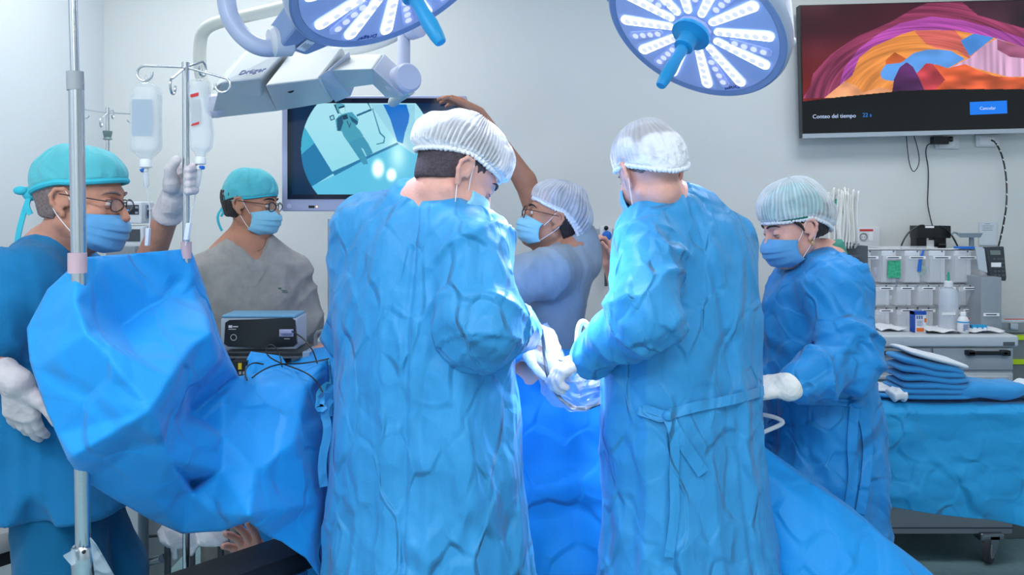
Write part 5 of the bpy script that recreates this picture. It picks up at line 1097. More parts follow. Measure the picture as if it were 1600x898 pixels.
screen_drape()
def patient_drape():
    xs = [-.80, -.6, -.3, 0, .2, .4, .55, .68, .80, .92, 1.05, 1.18, 1.30, 1.40]; zt = [.98, 1.05, 1.02, 1.02, 1.01, .98, .92, .83, .745, .675, .58, .465, .35, .26]; yc = [2.66, 2.66, 2.66, 2.66, 2.66, 2.64, 2.58, 2.48, 2.38, 2.30, 2.24, 2.20, 2.17, 2.15]
    hw = [.20, .21, .20, .19, .19, .18, .16, .13, .11, .11, .11, .11, .10, .09]
    def fn(u, v):
        x = xs[0]+(xs[-1]-xs[0])*u; z = np.interp(x, xs, zt); y = np.interp(x, xs, yc); h = np.interp(x, xs, hw); k = np.clip((x-.6)/.4, 0, 1)
        zh = max(.10, .34-.28*k)
        pr = [(0, h+.10, zh+.22), (.18, h+.06, z-.18), (.30, h, z-.05), (.42, h*.4, z), (.52, -h*.3, z-.004), (.62, -h, z-.045-.02*k), (.72, -h-.045-.07*k, z-.16-.06*k), (1, -h-.10-.22*k, zh)]
        dy = np.interp(v, [p[0] for p in pr], [p[1] for p in pr]); zz = np.interp(v, [p[0] for p in pr], [p[2] for p in pr]); zz = max(zz, .06)
        f = max(0, (v-.62)/.38); b = max(0, (.3-v)/.3)
        w_ = math.sin(x*17+1.2*math.sin(x*5)+f*1.5)*.030*f**.8*(1+k)+math.sin(x*39+2)*.008*f
        return V3(x, y+dy-w_+b*.02*math.sin(x*14), zz)
    V, F = grid_mesh(fn, 300, 120); V = np.array([list(p) for p in V]); V = relax(V, np.array(F), 4); N = normals(V, np.array(F)); q = V*np.array((4.0, 4.0, 4.0)); V = V+N*(((crumple(q, 3)-.25)*.016+(crumple(q*2.6, 6)-.25)*.006)[:, None])
    o = link('patient_drape', V, F, DRAPE, None, base=(.1, 2.5, .06)); mod(o, 'SOLIDIFY', thickness=.002, offset=0)
    tag(o, 'long blue drape over the patient and table, sloping down to the floor at lower right', 'drape')
    o = sheet('drape_flap', [(380, 600, 2.36), (386, 560, 2.42), (392, 549, 2.46), (440, 556, 2.46), (450, 572, 2.44), (462, 600, 2.38)], [(420, 572, 2.42)], [], DRAPE, None, 4, 1, seed=7); tag(o, 'small folded blue cloth flap below the black equipment box', 'drape')
    o = sheet('adhesive_drape', [(470, 575, 2.32), (480, 566, 2.36), (516, 560, 2.38), (522, 640, 2.28), (512, 670, 2.26), (505, 640, 2.25), (478, 606, 2.26)], [(498, 600, 2.29)], [], mat('cyan_drape_edge', (62, 176, 226), .6, bump=[('v', 12, .006)]), None, 4, 1, seed=9); tag(o, 'light cyan drape edge tucked beside the left surgeon\'s waist', 'drape')
patient_drape()
def operating_table():
    t = thing('operating_table', 'operating table hidden under the drapes, only its black padded arm board showing at lower left', 'table', (.1, 2.66, 0))
    m = MB(); m.lohi((-.9, 2.48, .80), (.5, 2.84, .86), .015); m.build('table_mattress', BLACKM, t); m = MB(); m.lohi((-.88, 2.50, .76), (.5, 2.82, .80), .005); m.build('table_frame', STEELD, t)
    m = MB(); m.lohi((-.25, 2.56, .12), (.1, 2.78, .76), .02); m.build('column', STEELD, t); m = MB(); m.lohi((-.6, 2.46, .02), (.3, 2.84, .12), .03); m.build('base', WHITEP, t)
    a, b = P(452, 866, 2.14), P(262, 935, 1.80); d = (b-a); L = d.length; d.normalize(); s = d.cross(V3(0, 0, 1)).normalized(); u = s.cross(d); R = Matrix((d, s, u)).transposed(); c = (a+b)/2
    m = MB(); m.box(c, (L+.1, .15, .055), R, .018); ab = m.build('arm_board_pad', BLACKM, t)
    n = -s if s.y > 0 else s
    m = MB(); m.box(c+n*.080-u*.028-d*.02, (L*.8, .012, .018), R, .003); m.build('side_rail', mat('blue_reflecting_rail', (70, 150, 205), .25, .7), t)
    m = MB(); m.box(c-u*.040, (L, .13, .02), R, .004); m.build('arm_board_plate', STEELD, t); m = MB(); m.tube([a-u*.05-d*.02, V3(-.45, 2.5, .79)], .014, 12); m.build('board_bracket', STEELD, t)
operating_table()
def patient():
    t = thing('person', 'patient lying under the blue drapes, only the fingers of one hand showing at lower left', 'person', (-.2, 2.66, .88))
    H = Head(V3(-.86, 2.66, .90), 180, -86, 0, .9)
    wr = P(412, 906, 2.20); hd = hand_joints(wr, (-.40, -.06, .92), (.15, .95, .1), -1, (.22, .28, .34, .42), thumb=(.2, .3, -.9), s=1.12, spread=.24)
    pts = [H.o, wr, V3(.55, 2.66, .8)]+[p for h_ in hd for p in h_[:2]]; A = np.array([list(p) for p in pts]); lo = A.min(0)-.2; hi = A.max(0)+.2; B = np.array([list(p) for h_ in hd for p in h_[:2]])
    F = Field(*[coords(lo[i], hi[i], .011, [(B[:, i].min()-.03, B[:, i].max()+.03, .003)]) for i in range(3)])
    F.rc((-.70, 2.66, .94), (-.60, 2.66, .95), .07, .11, .05); F.rc((-.55, 2.56, .95), (-.55, 2.76, .95), .08, .08, .05); F.rc((-.5, 2.66, .94), (-.1, 2.66, .93), .13, .125, .06); F.rc((-.1, 2.66, .93), (.05, 2.66, .92), .125, .13, .06)
    for y in (2.60, 2.74): F.rc((.05, y, .93), (.38, y, .92), .075, .06, .03); F.rc((.38, y, .92), (.50, y-.12, .84), .058, .05, .02)
    F.ell((.06, 2.56, .935), (.085, .10, .09), None, .03)
    add_head(F, H); F.rc(H.p(-.02, 0, -.06), (-.66, 2.66, .95), .055, .07, .03)
    sh, el = V3(-.56, 2.54, .95), P(470, 800, 2.42); F.rc(sh, el, .055, .045, .03); F.rc(el, wr, .045, .028, .012); F.rc((-.56, 2.78, .95), (-.3, 2.82, .93), .05, .045, .03); F.rc((-.3, 2.82, .93), (-.05, 2.80, .93), .045, .03, .01)
    for a, b, ra, rb, k in hd: F.rc(a, b, ra, rb, k)
    V, Q = F.mesh(); link('body', relax(V, Q, 1, .4), Q, SKINB, t)
patient()
# ------------------------------------------------------------------ instruments in the field
def field_items():
    m = MB(); pts = [P(846, 514, 2.16), P(850, 540, 2.16), P(853, 580, 2.18), P(866, 612, 2.20), P(885, 632, 2.22), P(910, 640, 2.22), P(934, 632, 2.22), P(950, 622, 2.24)]
    tag(m.tube(pts, .0052, 12, smooth=3).build('camera_cable', mat('dark_teal_cable', (26, 60, 84), .35)), 'dark camera cable hanging in a clear sleeve between the two surgeons', 'cable')
    m = MB(); m.tube([P(902, 548, 2.2), P(903, 515, 2.2), P(908, 502, 2.2), P(916, 504, 2.2), P(928, 528, 2.2), P(940, 550, 2.22)], .0085, 14, smooth=3); tag(m.build('suction_tube', TUBEW), 'thick white tube looping up beside the right surgeon\'s hands', 'tube')
    m = MB(); m.tube([P(1180, 646, 2.44), P(1206, 650, 2.42), P(1222, 656, 2.40), P(1224, 662, 2.40), P(1190, 676, 2.40), P(1176, 684, 2.42)], .0065, 14, smooth=2); tag(m.build('suction_tube', TUBEW), 'thin white tube bent like an elbow below the scrub nurse\'s glove', 'tube')
    t = thing('endoscope', 'steel endoscope with a glowing tip held between the two surgeons', 'endoscope', P(890, 568, 2.15))
    m = MB(); m.tube([P(868, 561, 2.16), P(900, 569, 2.13), P(926, 579, 2.11)], .0045, 12); m.build('shaft', STEEL, t); m = MB(); m.tube([P(905, 571, 2.125), P(930, 581, 2.10)], .009, 14); m.build('grip', GREYP, t)
    m = MB(); m.ball(P(866, 560.5, 2.158), .010, 12); m.build('glowing_tip', mat('bright_scope_light', (255, 255, 255), .5, emit=(250, 250, 255), es=40), t)
    # crinkled clear sleeve round the cable
    def fn(u, v):
        c = [P(842, 508, 2.16), P(858, 560, 2.17), P(872, 605, 2.19), P(905, 618, 2.21), P(945, 600, 2.23)]; q = v*4; i = min(3, int(q)); f = q-i; cc = c[i].lerp(c[i+1], f); r = np.interp(v, [0, .2, .5, .8, 1], [.018, .030, .038, .042, .030]); a = 2*math.pi*u
        r = r*(1+.25*math.sin(5*a+v*9)+.12*math.sin(11*a-v*14)); tv = (c[i+1]-c[i]).normalized(); x = V3(0, 1, 0); y = tv.cross(x).normalized(); return cc+x*r*.6*math.sin(a)+y*r*math.cos(a)
    V, F = grid_mesh(fn, 90, 80, True); o = link('clear_sleeve', V, F, CLEARF, None, base=P(890, 640, 2.2)); tag(o, 'crinkled transparent plastic sleeve around the camera cable', 'plastic sleeve')
    # cables across the left drape
    for lab, pts in (('black cable arching over the drape below the equipment box', [(456, 517, 2.52), (474, 528, 2.4), (488, 545, 2.36), (494, 562, 2.34), (496, 568, 2.33)]),
                     ('black cable looping up from the drape in front of the dark screen', [(441, 574, 2.32), (438, 556, 2.34), (430, 540, 2.34), (420, 538, 2.34), (415, 545, 2.34), (418, 556, 2.32), (435, 566, 2.30), (470, 578, 2.26), (488, 588, 2.22), (500, 604, 2.20), (510, 624, 2.18)]),
                     ('black cable lying along the top of the drape to the left surgeon', [(394, 590, 2.14), (404, 582, 2.18), (420, 573, 2.24), (440, 568, 2.28), (470, 568, 2.31), (496, 564, 2.33), (514, 560, 2.33)]),
                     ('black cable curling down at the left end of the drape top', [(386, 594, 2.12), (382, 580, 2.16), (388, 570, 2.22), (398, 566, 2.28), (412, 569, 2.29)])):
        m = MB(); m.tube([P(*p) for p in pts], .0021, 8, smooth=2); tag(m.build('cable', BLACKP), lab, 'cable', 'thin cables over the drape')
field_items()
# ------------------------------------------------------------------ infusion poles and bags
def hook_arm(c, d, L, r=.0032, R_=.020, up=.02):
    d = Vector(d).normalized(); pts = [c, c+d*L*.5+V3(0, 0, up*.6), c+d*L+V3(0, 0, up)]
    e = pts[-1]; cc = e+V3(0, 0, -R_)
    pts += [cc+d*R_*math.sin(a)+V3(0, 0, R_*math.cos(a)) for a in np.linspace(.4, 4.6, 12)]
    return pts
def infusion_poles():
    t = thing('infusion_pole', 'thick chrome pole with a grey collar at far left, holding up the drape', 'pole', V3(P(132, 0, 1.70).x, 1.70, 0)); d = 1.68
    m = MB(); m.tube([P(119, 130, d), P(130, 862, 1.70)], .0152, 24); m.build('lower_tube', STEEL, t); m = MB(); m.tube([P(112, -60, d), P(118, 135, d)], .0090, 20); m.build('upper_tube', STEEL, t)
    m = MB(); m.tube([P(117, 112, d), P(118, 141, d)], .0170, 24); m.build('collar', GREYP, t)
    m = MB(); b = P(130, 855, 1.70); m.lathe([(.016, .002), (.021, .004), (.0235, .0), (.0235, -.036), (.0225, -.040), (.0225, -.6)], b, (0, 0, 1), 28); m.tube([V3(b.x, b.y, .42), V3(b.x, b.y, .05)], .02, 20); m.build('base_sleeve', STEEL, t)
    m = MB(); m.ball(P(131, 862, 1.676), .004, 8); m.build('set_screw', BLACKP, t)
    for a in range(5):
        an = a*2*math.pi/5+.3; e = V3(b.x+.26*math.cos(an), b.y+.26*math.sin(an), .06); m = MB(); m.tube([V3(b.x, b.y, .09), e], .012, 10); l = m.build('leg', STEELD, t); m = MB(); m.lathe([(.025, -.01), (.025, .01)], V3(e.x, e.y, .027), (0, 1, 0), 18); m.build('caster', RUBBER, l)
    m = MB()
    for q in ([(98, 868, 1.66), (116, 858, 1.66), (118, 880, 1.66), (112, 884, 1.66)], [(140, 840, 1.68), (150, 852, 1.68), (180, 905, 1.70), (150, 912, 1.70)]): m.prism([P(*p) for p in q], (0, .004, 0))
    m.build('clear_wrapping', mat('hazy_film', (190, 210, 224), .2, alpha=.45, bump=[('v', 30, .01)]), t, flat=True)
    t = thing('infusion_pole', 'slim steel infusion pole with four hooks, gripped by a gloved hand', 'pole', V3(P(291, 0, 2.0).x, 2.0, 0)); d = 2.0; top = P(290, 100, d)
    m = MB(); m.tube([top, P(291, 390, d), V3(P(291, 0, d).x, d, .1)], .0085, 20); m.build('pole_tube', STEEL, t)
    m = MB(); m.tube([top+V3(0, 0, .004), P(290, 108, d)], .0095, 20); m.build('hook_hub', STEEL, t); h = P(290, 105, d)
    specs = [((P(226, 103, d)-h), .0, 1), ((P(348, 121, d)-h), 0, 1), ((P(270, 122, 1.90)-h), 0, 1), ((P(316, 96, 2.08)-h), 0, 1)]
    for v, _, _ in specs:
        L = v.length; dd = Vector((v.x, v.y, 0)).normalized(); pts = [h, h+v]; cc = h+v+V3(0, 0, -.019); pts += [cc+dd*.019*math.sin(a)+V3(0, 0, .019*math.cos(a)) for a in np.linspace(.5, 4.9, 14)]
        m = MB(); m.tube(pts, .0030, 10); m.build('hook', STEEL, t)
    for a in range(5):
        an = a*2*math.pi/5; c = V3(P(291, 0, d).x, d, 0); e = V3(c.x+.25*math.cos(an), c.y+.25*math.sin(an), .06); m = MB(); m.tube([V3(c.x, c.y, .1), e], .011, 10); l = m.build('leg', STEELD, t); m = MB(); m.lathe([(.025, -.01), (.025, .01)], V3(e.x, e.y, .027), (0, 1, 0), 18); m.build('caster', RUBBER, l)
    t = thing('infusion_pole', 'distant slim infusion pole with a green collar, behind the person in teal scrubs', 'pole', V3(P(168, 0, 3.4).x, 3.4, 0)); d = 3.4; h = P(168, 176, d)
    m = MB(); m.tube([P(168, 168, d), V3(P(170, 0, d).x, d, .1)], .0085, 14); m.build('pole_tube', STEEL, t); m = MB(); m.lathe([(.011, -.018), (.019, -.016), (.014, -.006), (.019, .012), (.019, .020), (.010, .022)], P(168, 212, d), (0, 0, 1), 20); m.build('collar', mat('green_grey_plastic', (104, 130, 132), .5), t)
    for v in (P(133, 171, d)-h, P(205, 178, d)-h, P(158, 184, 3.3)-h, P(176, 172, 3.5)-h):
        dd = Vector((v.x, v.y, 0)).normalized(); cc = h+v+V3(0, 0, -.019); m = MB(); m.tube([h, h+v]+[cc+dd*.019*math.sin(a)+V3(0, 0, .019*math.cos(a)) for a in np.linspace(.5, 4.4, 12)], .0030, 8); m.build('hook', STEEL, t)
    m = MB(); c = V3(P(170, 0, d).x, d, 0)
    for a in range(5):
        an = a*2*math.pi/5; m = MB(); m.tube([V3(c.x, c.y, .1), V3(c.x+.24*math.cos(an), c.y+.24*math.sin(an), .03)], .014, 10); m.build('leg', STEELD, t)
infusion_poles()
def bags():
    def vessel(c, w_, dth, h, wob, prof):
        def fn(u, v):
            a = 2*math.pi*u; ww = np.interp(v, [p[0] for p in prof], [p[1] for p in prof]); x = abs(math.cos(a))**.7*math.copysign(1, math.cos(a)); y = abs(math.sin(a))**.8*math.copysign(1, math.sin(a))
            return Vector(c)+V3(x*w_*ww+wob*math.sin(v*5), y*dth*min(1, ww*1.1)*(1+.1*math.sin(v*9)), h*v)
        V, F = grid_mesh(fn, 56, 40, True); n = len(V); F += [tuple(range(55, -1, -1)), tuple(range(39*56, 40*56))]; return V, F
    t = thing('infusion_bottle', 'clear plastic infusion bottle hanging from the left hook', 'infusion bottle', P(228, 264, 2.0)); c = P(228, 249, 2.0); h = (249-130)*2/FPX
    V, F = vessel(c, .0385, .024, h, 0, [(0, .32), (.06, .62), (.12, .93), (.2, 1), (.88, .99), (.95, .88), (1, .5)]); link('bottle_wall', V, F, BAGM, t)
    V, F = vessel(c+V3(0, 0, .002), .0365, .022, h*.84, 0, [(0, .32), (.07, .62), (.14, .93), (.22, 1), (1, .99)]); link('fluid', V, F, FLUID, t)
    m = MB()
    m.lohi(P(206, 212, 1.974), P(238, 155, 1.9735)); m.build('faded_label', mat('pale_blue_print', (176, 196, 216), .6, alpha=.55), t, flat=True)
    m = MB(); m.lathe([(.013, 0), (.015, .002), (.015, .016), (.012, .022)], P(228, 262, 2.0), (0, 0, 1), 22); m.build('stopper', WHITEP, t)
    m = MB(); m.tube([P(229, 130, 2.0), P(226, 122, 2.0), P(228, 116, 2.0), P(231, 122, 2.0), P(229, 130, 2.0)], .0012, 6, smooth=1); m.build('hanging_loop', CLEAR, t)
    t2 = thing('infusion_bag', 'soft clear infusion bag with red print, hanging right of the slim pole', 'infusion bag', P(312, 258, 2.0)); c = P(313, 246, 2.0); h = (246-124)*2/FPX
    V, F = vessel(c, .0290, .020, h, .003, [(0, .35), (.05, .5), (.12, .92), (.3, 1.02), (.55, .86), (.7, .88), (.9, .98), (.97, .9), (1, .55)]); link('bag_wall', V, F, BAGM, t2)
    V, F = vessel(c+V3(0, 0, .003), .0265, .018, h*.9, .003, [(0, .35), (.05, .5), (.12, .92), (.33, 1.02), (.6, .86), (1, .9)]); link('fluid', V, F, FLUID, t2)
    m = MB(); m.prism([P(297, 148, 1.975), P(310, 144, 1.975), P(310, 149.5, 1.975), P(298, 152.5, 1.975)], (0, .001, 0)); m.prism([P(299, 194, 1.975), P(311, 190, 1.975), P(311, 194, 1.975), P(299, 197, 1.975)], (0, .001, 0)); m.build('red_print', RED, t2, flat=True)
    m = MB(); m.lohi(P(299, 192, 1.977), P(313, 155, 1.9765)); m.build('faded_label', mat('pale_grey_print', (196, 204, 214), .6, alpha=.5), t2, flat=True)
    m = MB(); m.lathe([(.011, 0), (.0135, .002), (.0135, .016), (.011, .020)], P(313, 257, 2.0), (0, 0, 1), 22); m.build('stopper', WHITEP, t2)
    m = MB(); m.tube([P(313, 126, 2.0), P(309, 118, 2.02), P(312, 108, 2.05), P(316, 100, 2.07), P(316, 118, 2.02), P(313, 126, 2.0)], .0012, 6, smooth=1); m.build('hanging_loop', CLEAR, t2)
    for lab, pts, cl, bc, px in (('thin infusion line with drip chamber below the left bottle', [(227, 265, 2.0), (229, 290, 2.0), (232, 310, 2.0), (235, 335, 2.0), (233, 356, 2.0), (231, 384, 2.0)], (231, 370), (220, 267), 227),
                                 ('thin infusion line with drip chamber below the right bag', [(312, 262, 2.0), (308, 290, 2.0), (304, 312, 2.0), (298, 340, 2.0), (292, 372, 1.985), (290, 384, 1.98)], (293, 362), (318, 262), 311)):
        s = thing('infusion_line', lab, 'infusion line', P(*pts[-1]), 'infusion lines'); m = MB(); m.tube([P(*p) for p in pts], .0016, 8, smooth=2); m.build('tube', mat('clear_tube', (220, 228, 238), .2, alpha=.7), s)
        a, b = P(*pts[0]), P(*pts[1]); m = MB(); m.tube([a, a.lerp(b, .25), a.lerp(b, .3), b, b.lerp(P(*pts[2]), .15)], [.0065, .0065, .0075, .0062, .003], 16); m.build('drip_chamber', mat('chamber_plastic', (220, 230, 242), .1, alpha=.5, spec=1), s)
        m = MB(); m.lathe([(.008, 0), (.008, .010)], a-V3(0, 0, .004), (0, 0, 1), 16); m.build('spike_collar', WHITEP, s)
        m = MB(); m.tube([a+V3(0, -.004, .002), P(bc[0], bc[1], 1.99)], [.003, .005], 10); m.build('blue_clamp', BLUEP, s)
        e, f = P(*pts[-2]), P(*pts[-1]); m = MB(); m.box(P(cl[0], cl[1], 1.985), (.012, .009, .044), (f-e).to_track_quat('Z', 'Y').to_matrix(), .002); m.build('roller_clamp', mat('pale_blue_plastic', (206, 218, 242), .4), s)
bags()
# ------------------------------------------------------------------ equipment at the left and behind
def dev_box(name, a, b, m, parent, bev=.006): return MB().lohi(a, b, bev).build(name, m, parent)
def left_equipment():
    t = thing('electrosurgical_unit', 'light grey box with a black glossy front panel, below the person in grey', 'medical device', P(405, 548, 2.66))
    D0 = 2.60; dev_box('case', P(344, 547, D0), P(464, 496, D0)+V3(0, .13, 0), mat('device_case', (198, 208, 222), .35), t, .012)
    dev_box('top_cover', P(346, 497, D0+.0), P(462, 492, D0)+V3(0, .12, 0), mat('blue_tinted_cover', (120, 178, 214), .4), t, .006)
    m = MB(); f = [(350, 537), (352, 504), (358, 500), (455, 497), (461, 501), (464, 537), (458, 541), (405, 544), (356, 541)]; m.prism([P(x, y, D0-.006) for x, y in f], (0, .012, 0)); p = m.build('front_panel', mat('glossy_black_panel', (38, 42, 50), .25, spec=.6), t, flat=True)
    m = MB(); c = P(365, 527, D0-.008); m.tube([c+V3(.0095*math.cos(a), 0, .0095*math.sin(a)) for a in np.linspace(0, 2*math.pi, 28, endpoint=False)], .0011, 6, True); m.build('power_ring', WHITEP, p)
    m = MB(); m.lohi(P(436, 526, D0-.012), P(459, 514, D0-.006), .003); so = m.build('socket', mat('lavender_plastic', (196, 200, 232), .4), p); m = MB(); m.lohi(P(438, 522, D0-.03), P(458, 517, D0-.010), .004); m.build('plug', mat('violet_plug', (170, 172, 214), .4), so)
    m = MB(); m.lohi(P(357, 512, D0-.008), P(363, 508, D0-.007)); m.build('printed_logo', PAPER, p, flat=True)
    for q in ((364, 511, 372, 509.3), (357, 514.6, 369, 513.8), (444, 529.5, 453, 528.7)): MB().lohi(P(q[0], q[1], D0-.008), P(q[2], q[3], D0-.007)).build('printed_text', PAPER, p, flat=True)
    t = thing('stack_monitor', 'dark grey device with a small display under the black-fronted box', 'medical device', P(415, 600, 2.62)); D1 = 2.56
    dev_box('case', P(350, 600, D1), P(482, 549, D1)+V3(0, .16, 0), mat('dark_case', (40, 46, 54), .4), t, .012); dev_box('side_trim', P(472, 600, D1-.006), P(485, 549, D1)+V3(0, .2, 0), mat('light_trim', (150, 176, 204), .4), t, .005)
    dev_box('front_shelf', P(350, 560, D1-.03), P(470, 556, D1), DGREY, t, .002); m = MB(); m.lohi(P(455, 572, D1-.003), P(475, 556, D1-.001)); m.build('display', mat('dim_display', (70, 100, 112), .2, emit=(60, 96, 110), es=.4), t, flat=True)
    k = thing('keypad_unit', 'black keypad panel with a yellow key beside the drape notch', 'medical device', P(378, 600, 2.40)); dev_box('panel', P(362, 604, 2.40), P(386, 564, 2.40)+V3(0, .05, 0), BLACKP, k, .003)
    m = MB(); m.lohi(P(372, 577, 2.397), P(378, 567, 2.40)); m.build('yellow_key', YEL, k, flat=True)
    for i in range(4):
        x, y = 373+(i % 2)*6, 580+(i//2)*7; m = MB(); m.lohi(P(x, y+5, 2.397), P(x+4.5, y, 2.40)); m.build('key', GREYP, k, flat=True)
    t = thing('equipment_cart', 'tall grey equipment cart frame beside the left surgeon', 'cart', V3(P(430, 0, 2.8).x, 2.8, 0))
    m = MB(); m.tube([P(515, 342, 2.72), V3(P(515, 0, 2.72).x, 2.72, .12)], .0065, 12); m.build('frame_post', mat('cart_grey', (150, 158, 168), .4), t)
    m = MB(); m.tube([P(515, 517, 2.66), P(500, 517, 2.66), P(494, 521, 2.66), P(493, 530, 2.66), P(493, 566, 2.66), P(515, 570, 2.70)], .0065, 12, smooth=2); m.build('handle', mat('handle_grey', (136, 144, 152), .4), t)
    dev_box('shelf', P(340, 606, 2.60), P(520, 601, 2.60)+V3(0, .4, 0), GREYP, t); dev_box('lower_shelf', V3(-.95, 2.62, .25), V3(-.58, 3.0, .28), GREYP, t)
    for x in (-.93, -.60):
        for y in (2.66, 2.96):
            m = MB(); m.tube([V3(x, y, .90), V3(x, y, .10)], .012, 10); m.build('frame_post', GREYP, t); m = MB(); m.lathe([(.04, -.012), (.04, .012)], V3(x, y, .042), (0, 1, 0), 22); m.build('caster', RUBBER, t)
    # anaesthesia machine, mostly behind the man in teal
    t = thing('anaesthesia_machine', 'pale infusion pump and small screen on a machine behind the person in teal scrubs', 'medical device', V3(P(205, 0, 2.9).x, 2.9, 0)); d = 2.78
    dev_box('body', V3(P(150, 0, d).x, d+.04, .12), V3(P(222, 0, d).x, d+.4, P(0, 400, d).z), WHITEP, t, .02); dev_box('drawer_front', V3(P(152, 0, d).x, d+.03, .5), V3(P(220, 0, d).x, d+.05, .8), GREYP, t)
    pu = dev_box('pump', P(170, 349, d), P(221, 315, d)+V3(0, .1, 0), WHITEP, t, .005); m = MB(); m.lohi(P(182, 335, d-.003), P(217, 320, d)); s = m.build('pump_display', mat('pump_black_panel', (18, 30, 44), .25), pu, flat=True)
    m = MB(); m.lohi(P(194, 330, d-.005), P(201, 327, d-.003)); m.build('blue_readout', mat('blue_readout_light', (0, 0, 0), .5, emit=(50, 160, 240), es=1.1), s, flat=True)
    for y in (322, 330.5): m = MB(); m.lohi(P(211, y+3.5, d-.006), P(216, y, d-.003)); m.build('pump_key', GREYP, s, flat=True)
    m = MB(); m.tube([P(221, 327, d+.04), P(252, 328, d+.04)], .007, 10); m.tube([P(228, 320, d+.04), P(228, 341, d+.04)], .010, 12); m.build('rail_clamp', STEELD, t)
    m = MB(); m.lathe([(.02, 0), (.022, .02), (.018, .03)], P(244, 333, d+.04), (1, 0, 0), 16); m.build('rail_knob', GREYP, t)
    sc = dev_box('screen_unit', P(160, 392, d), P(224, 353, d)+V3(0, .1, 0), WHITEP, t, .004); m = MB(); m.lohi(P(170, 377, d-.003), P(219, 358, d)); m.build('dark_screen', mat('grey_screen', (74, 80, 88), .25), sc, flat=True)
    dev_box('keypad_shelf', P(165, 402, d-.03), P(215, 384, d-.01)+V3(0, .1, 0), GREYP, t, .004)
    for i, (x, y) in enumerate(((-.2, 0), (.0, 0))): pass
    # low things on the floor
    t = thing('stool', 'grey round stool with a black underside at the far lower left', 'stool', V3(P(-20, 0, 2.62).x, 2.62, 0)); c = V3(P(-20, 0, 2.62).x, 2.62, 0)
    m = MB(); m.lathe([(.10, .40), (.155, .405), (.16, .42), (.16, .445), (.15, .465), (.001, .47)], c, (0, 0, 1), 40); m.build('seat', mat('beige_grey_vinyl', (150, 152, 156), .5), t); m = MB(); m.lathe([(.08, .34), (.145, .36), (.15, .40), (.001, .40)], c, (0, 0, 1), 36); m.build('seat_base', BLACKP, t)
    m = MB(); m.tube([c+V3(0, 0, .1), c+V3(0, 0, .36)], .028, 16); m.build('column', STEEL, t)
    for a in range(5):
        an = a*2*math.pi/5+.4; e = c+V3(.25*math.cos(an), .25*math.sin(an), .07); m = MB(); m.tube([c+V3(0, 0, .12), e], [.02, .014], 10); l = m.build('leg', BLACKP, t); m = MB(); m.lathe([(.025, -.015), (.025, .015)], V3(e.x, e.y, .027), (math.sin(an), -math.cos(an), 0), 18); m.build('caster', RUBBER, l)
    t = thing('wheeled_stand', 'grey stand with a vertical post and caster behind the teal-trousered legs', 'stand', V3(P(224, 0, 2.5).x, 2.5, 0)); 
    m = MB(); m.tube([P(224, 740, 2.5), P(224, 905, 2.5), V3(P(224, 0, 2.5).x, 2.5, .10)], .0155, 16); m.build('post', mat('stand_grey', (140, 152, 164), .4), t)
    m = MB(); m.tube([P(228, 880, 2.52), P(254, 872, 2.44)], .013, 16); m.build('foot_bar', STEEL, t); m = MB(); m.tube([P(226, 838, 2.52), P(300, 833, 2.6)], .005, 8); m.build('thin_rod', DGREY, t)
    bs = V3(P(224, 0, 2.5).x, 2.5, 0); m = MB(); m.box(bs+V3(.02, 0, .085), (.34, .3, .03), None, .01); m.build('base', GREYP, t)
    for x, y in ((.15, -.12), (-.13, -.12), (.15, .12), (-.13, .12)): m = MB(); m.lathe([(.036, -.014), (.036, .014)], bs+V3(x, y, .038), (.3, 1, 0), 22); m.build('caster', RUBBER, t)
    o = sheet('draped_cloth', [(246, 830, 2.36), (252, 822, 2.40), (300, 820, 2.44), (352, 828, 2.44), (356, 846, 2.36), (346, 853, 2.32), (310, 853, 2.32), (300, 868, 2.30), (293, 868, 2.30), (290, 855, 2.32), (276, 856, 2.30), (278, 872, 2.30), (272, 874, 2.30), (268, 856, 2.31), (250, 847, 2.32)], [(290, 836, 2.30), (330, 838, 2.32)], [], TOWELW, None, 3.5, 1, .01, seed=5); tag(o, 'wrinkled white cloth hanging over a low rail under the big drape', 'cloth')
    t = thing('low_rail', 'low grey rail stand under the white cloth by the arm board', 'stand', V3(P(300, 0, 2.45).x, 2.45, 0))
    m = MB(); m.tube([P(250, 838, 2.45), P(350, 842, 2.45)], .012, 12); m.build('cross_bar', GREYP, t)
    for x in (262, 300, 345): m = MB(); m.tube([P(x, 840, 2.45), V3(P(x, 0, 2.45).x, 2.45, .01)], .010, 12); m.build('leg', DGREY, t)
left_equipment()
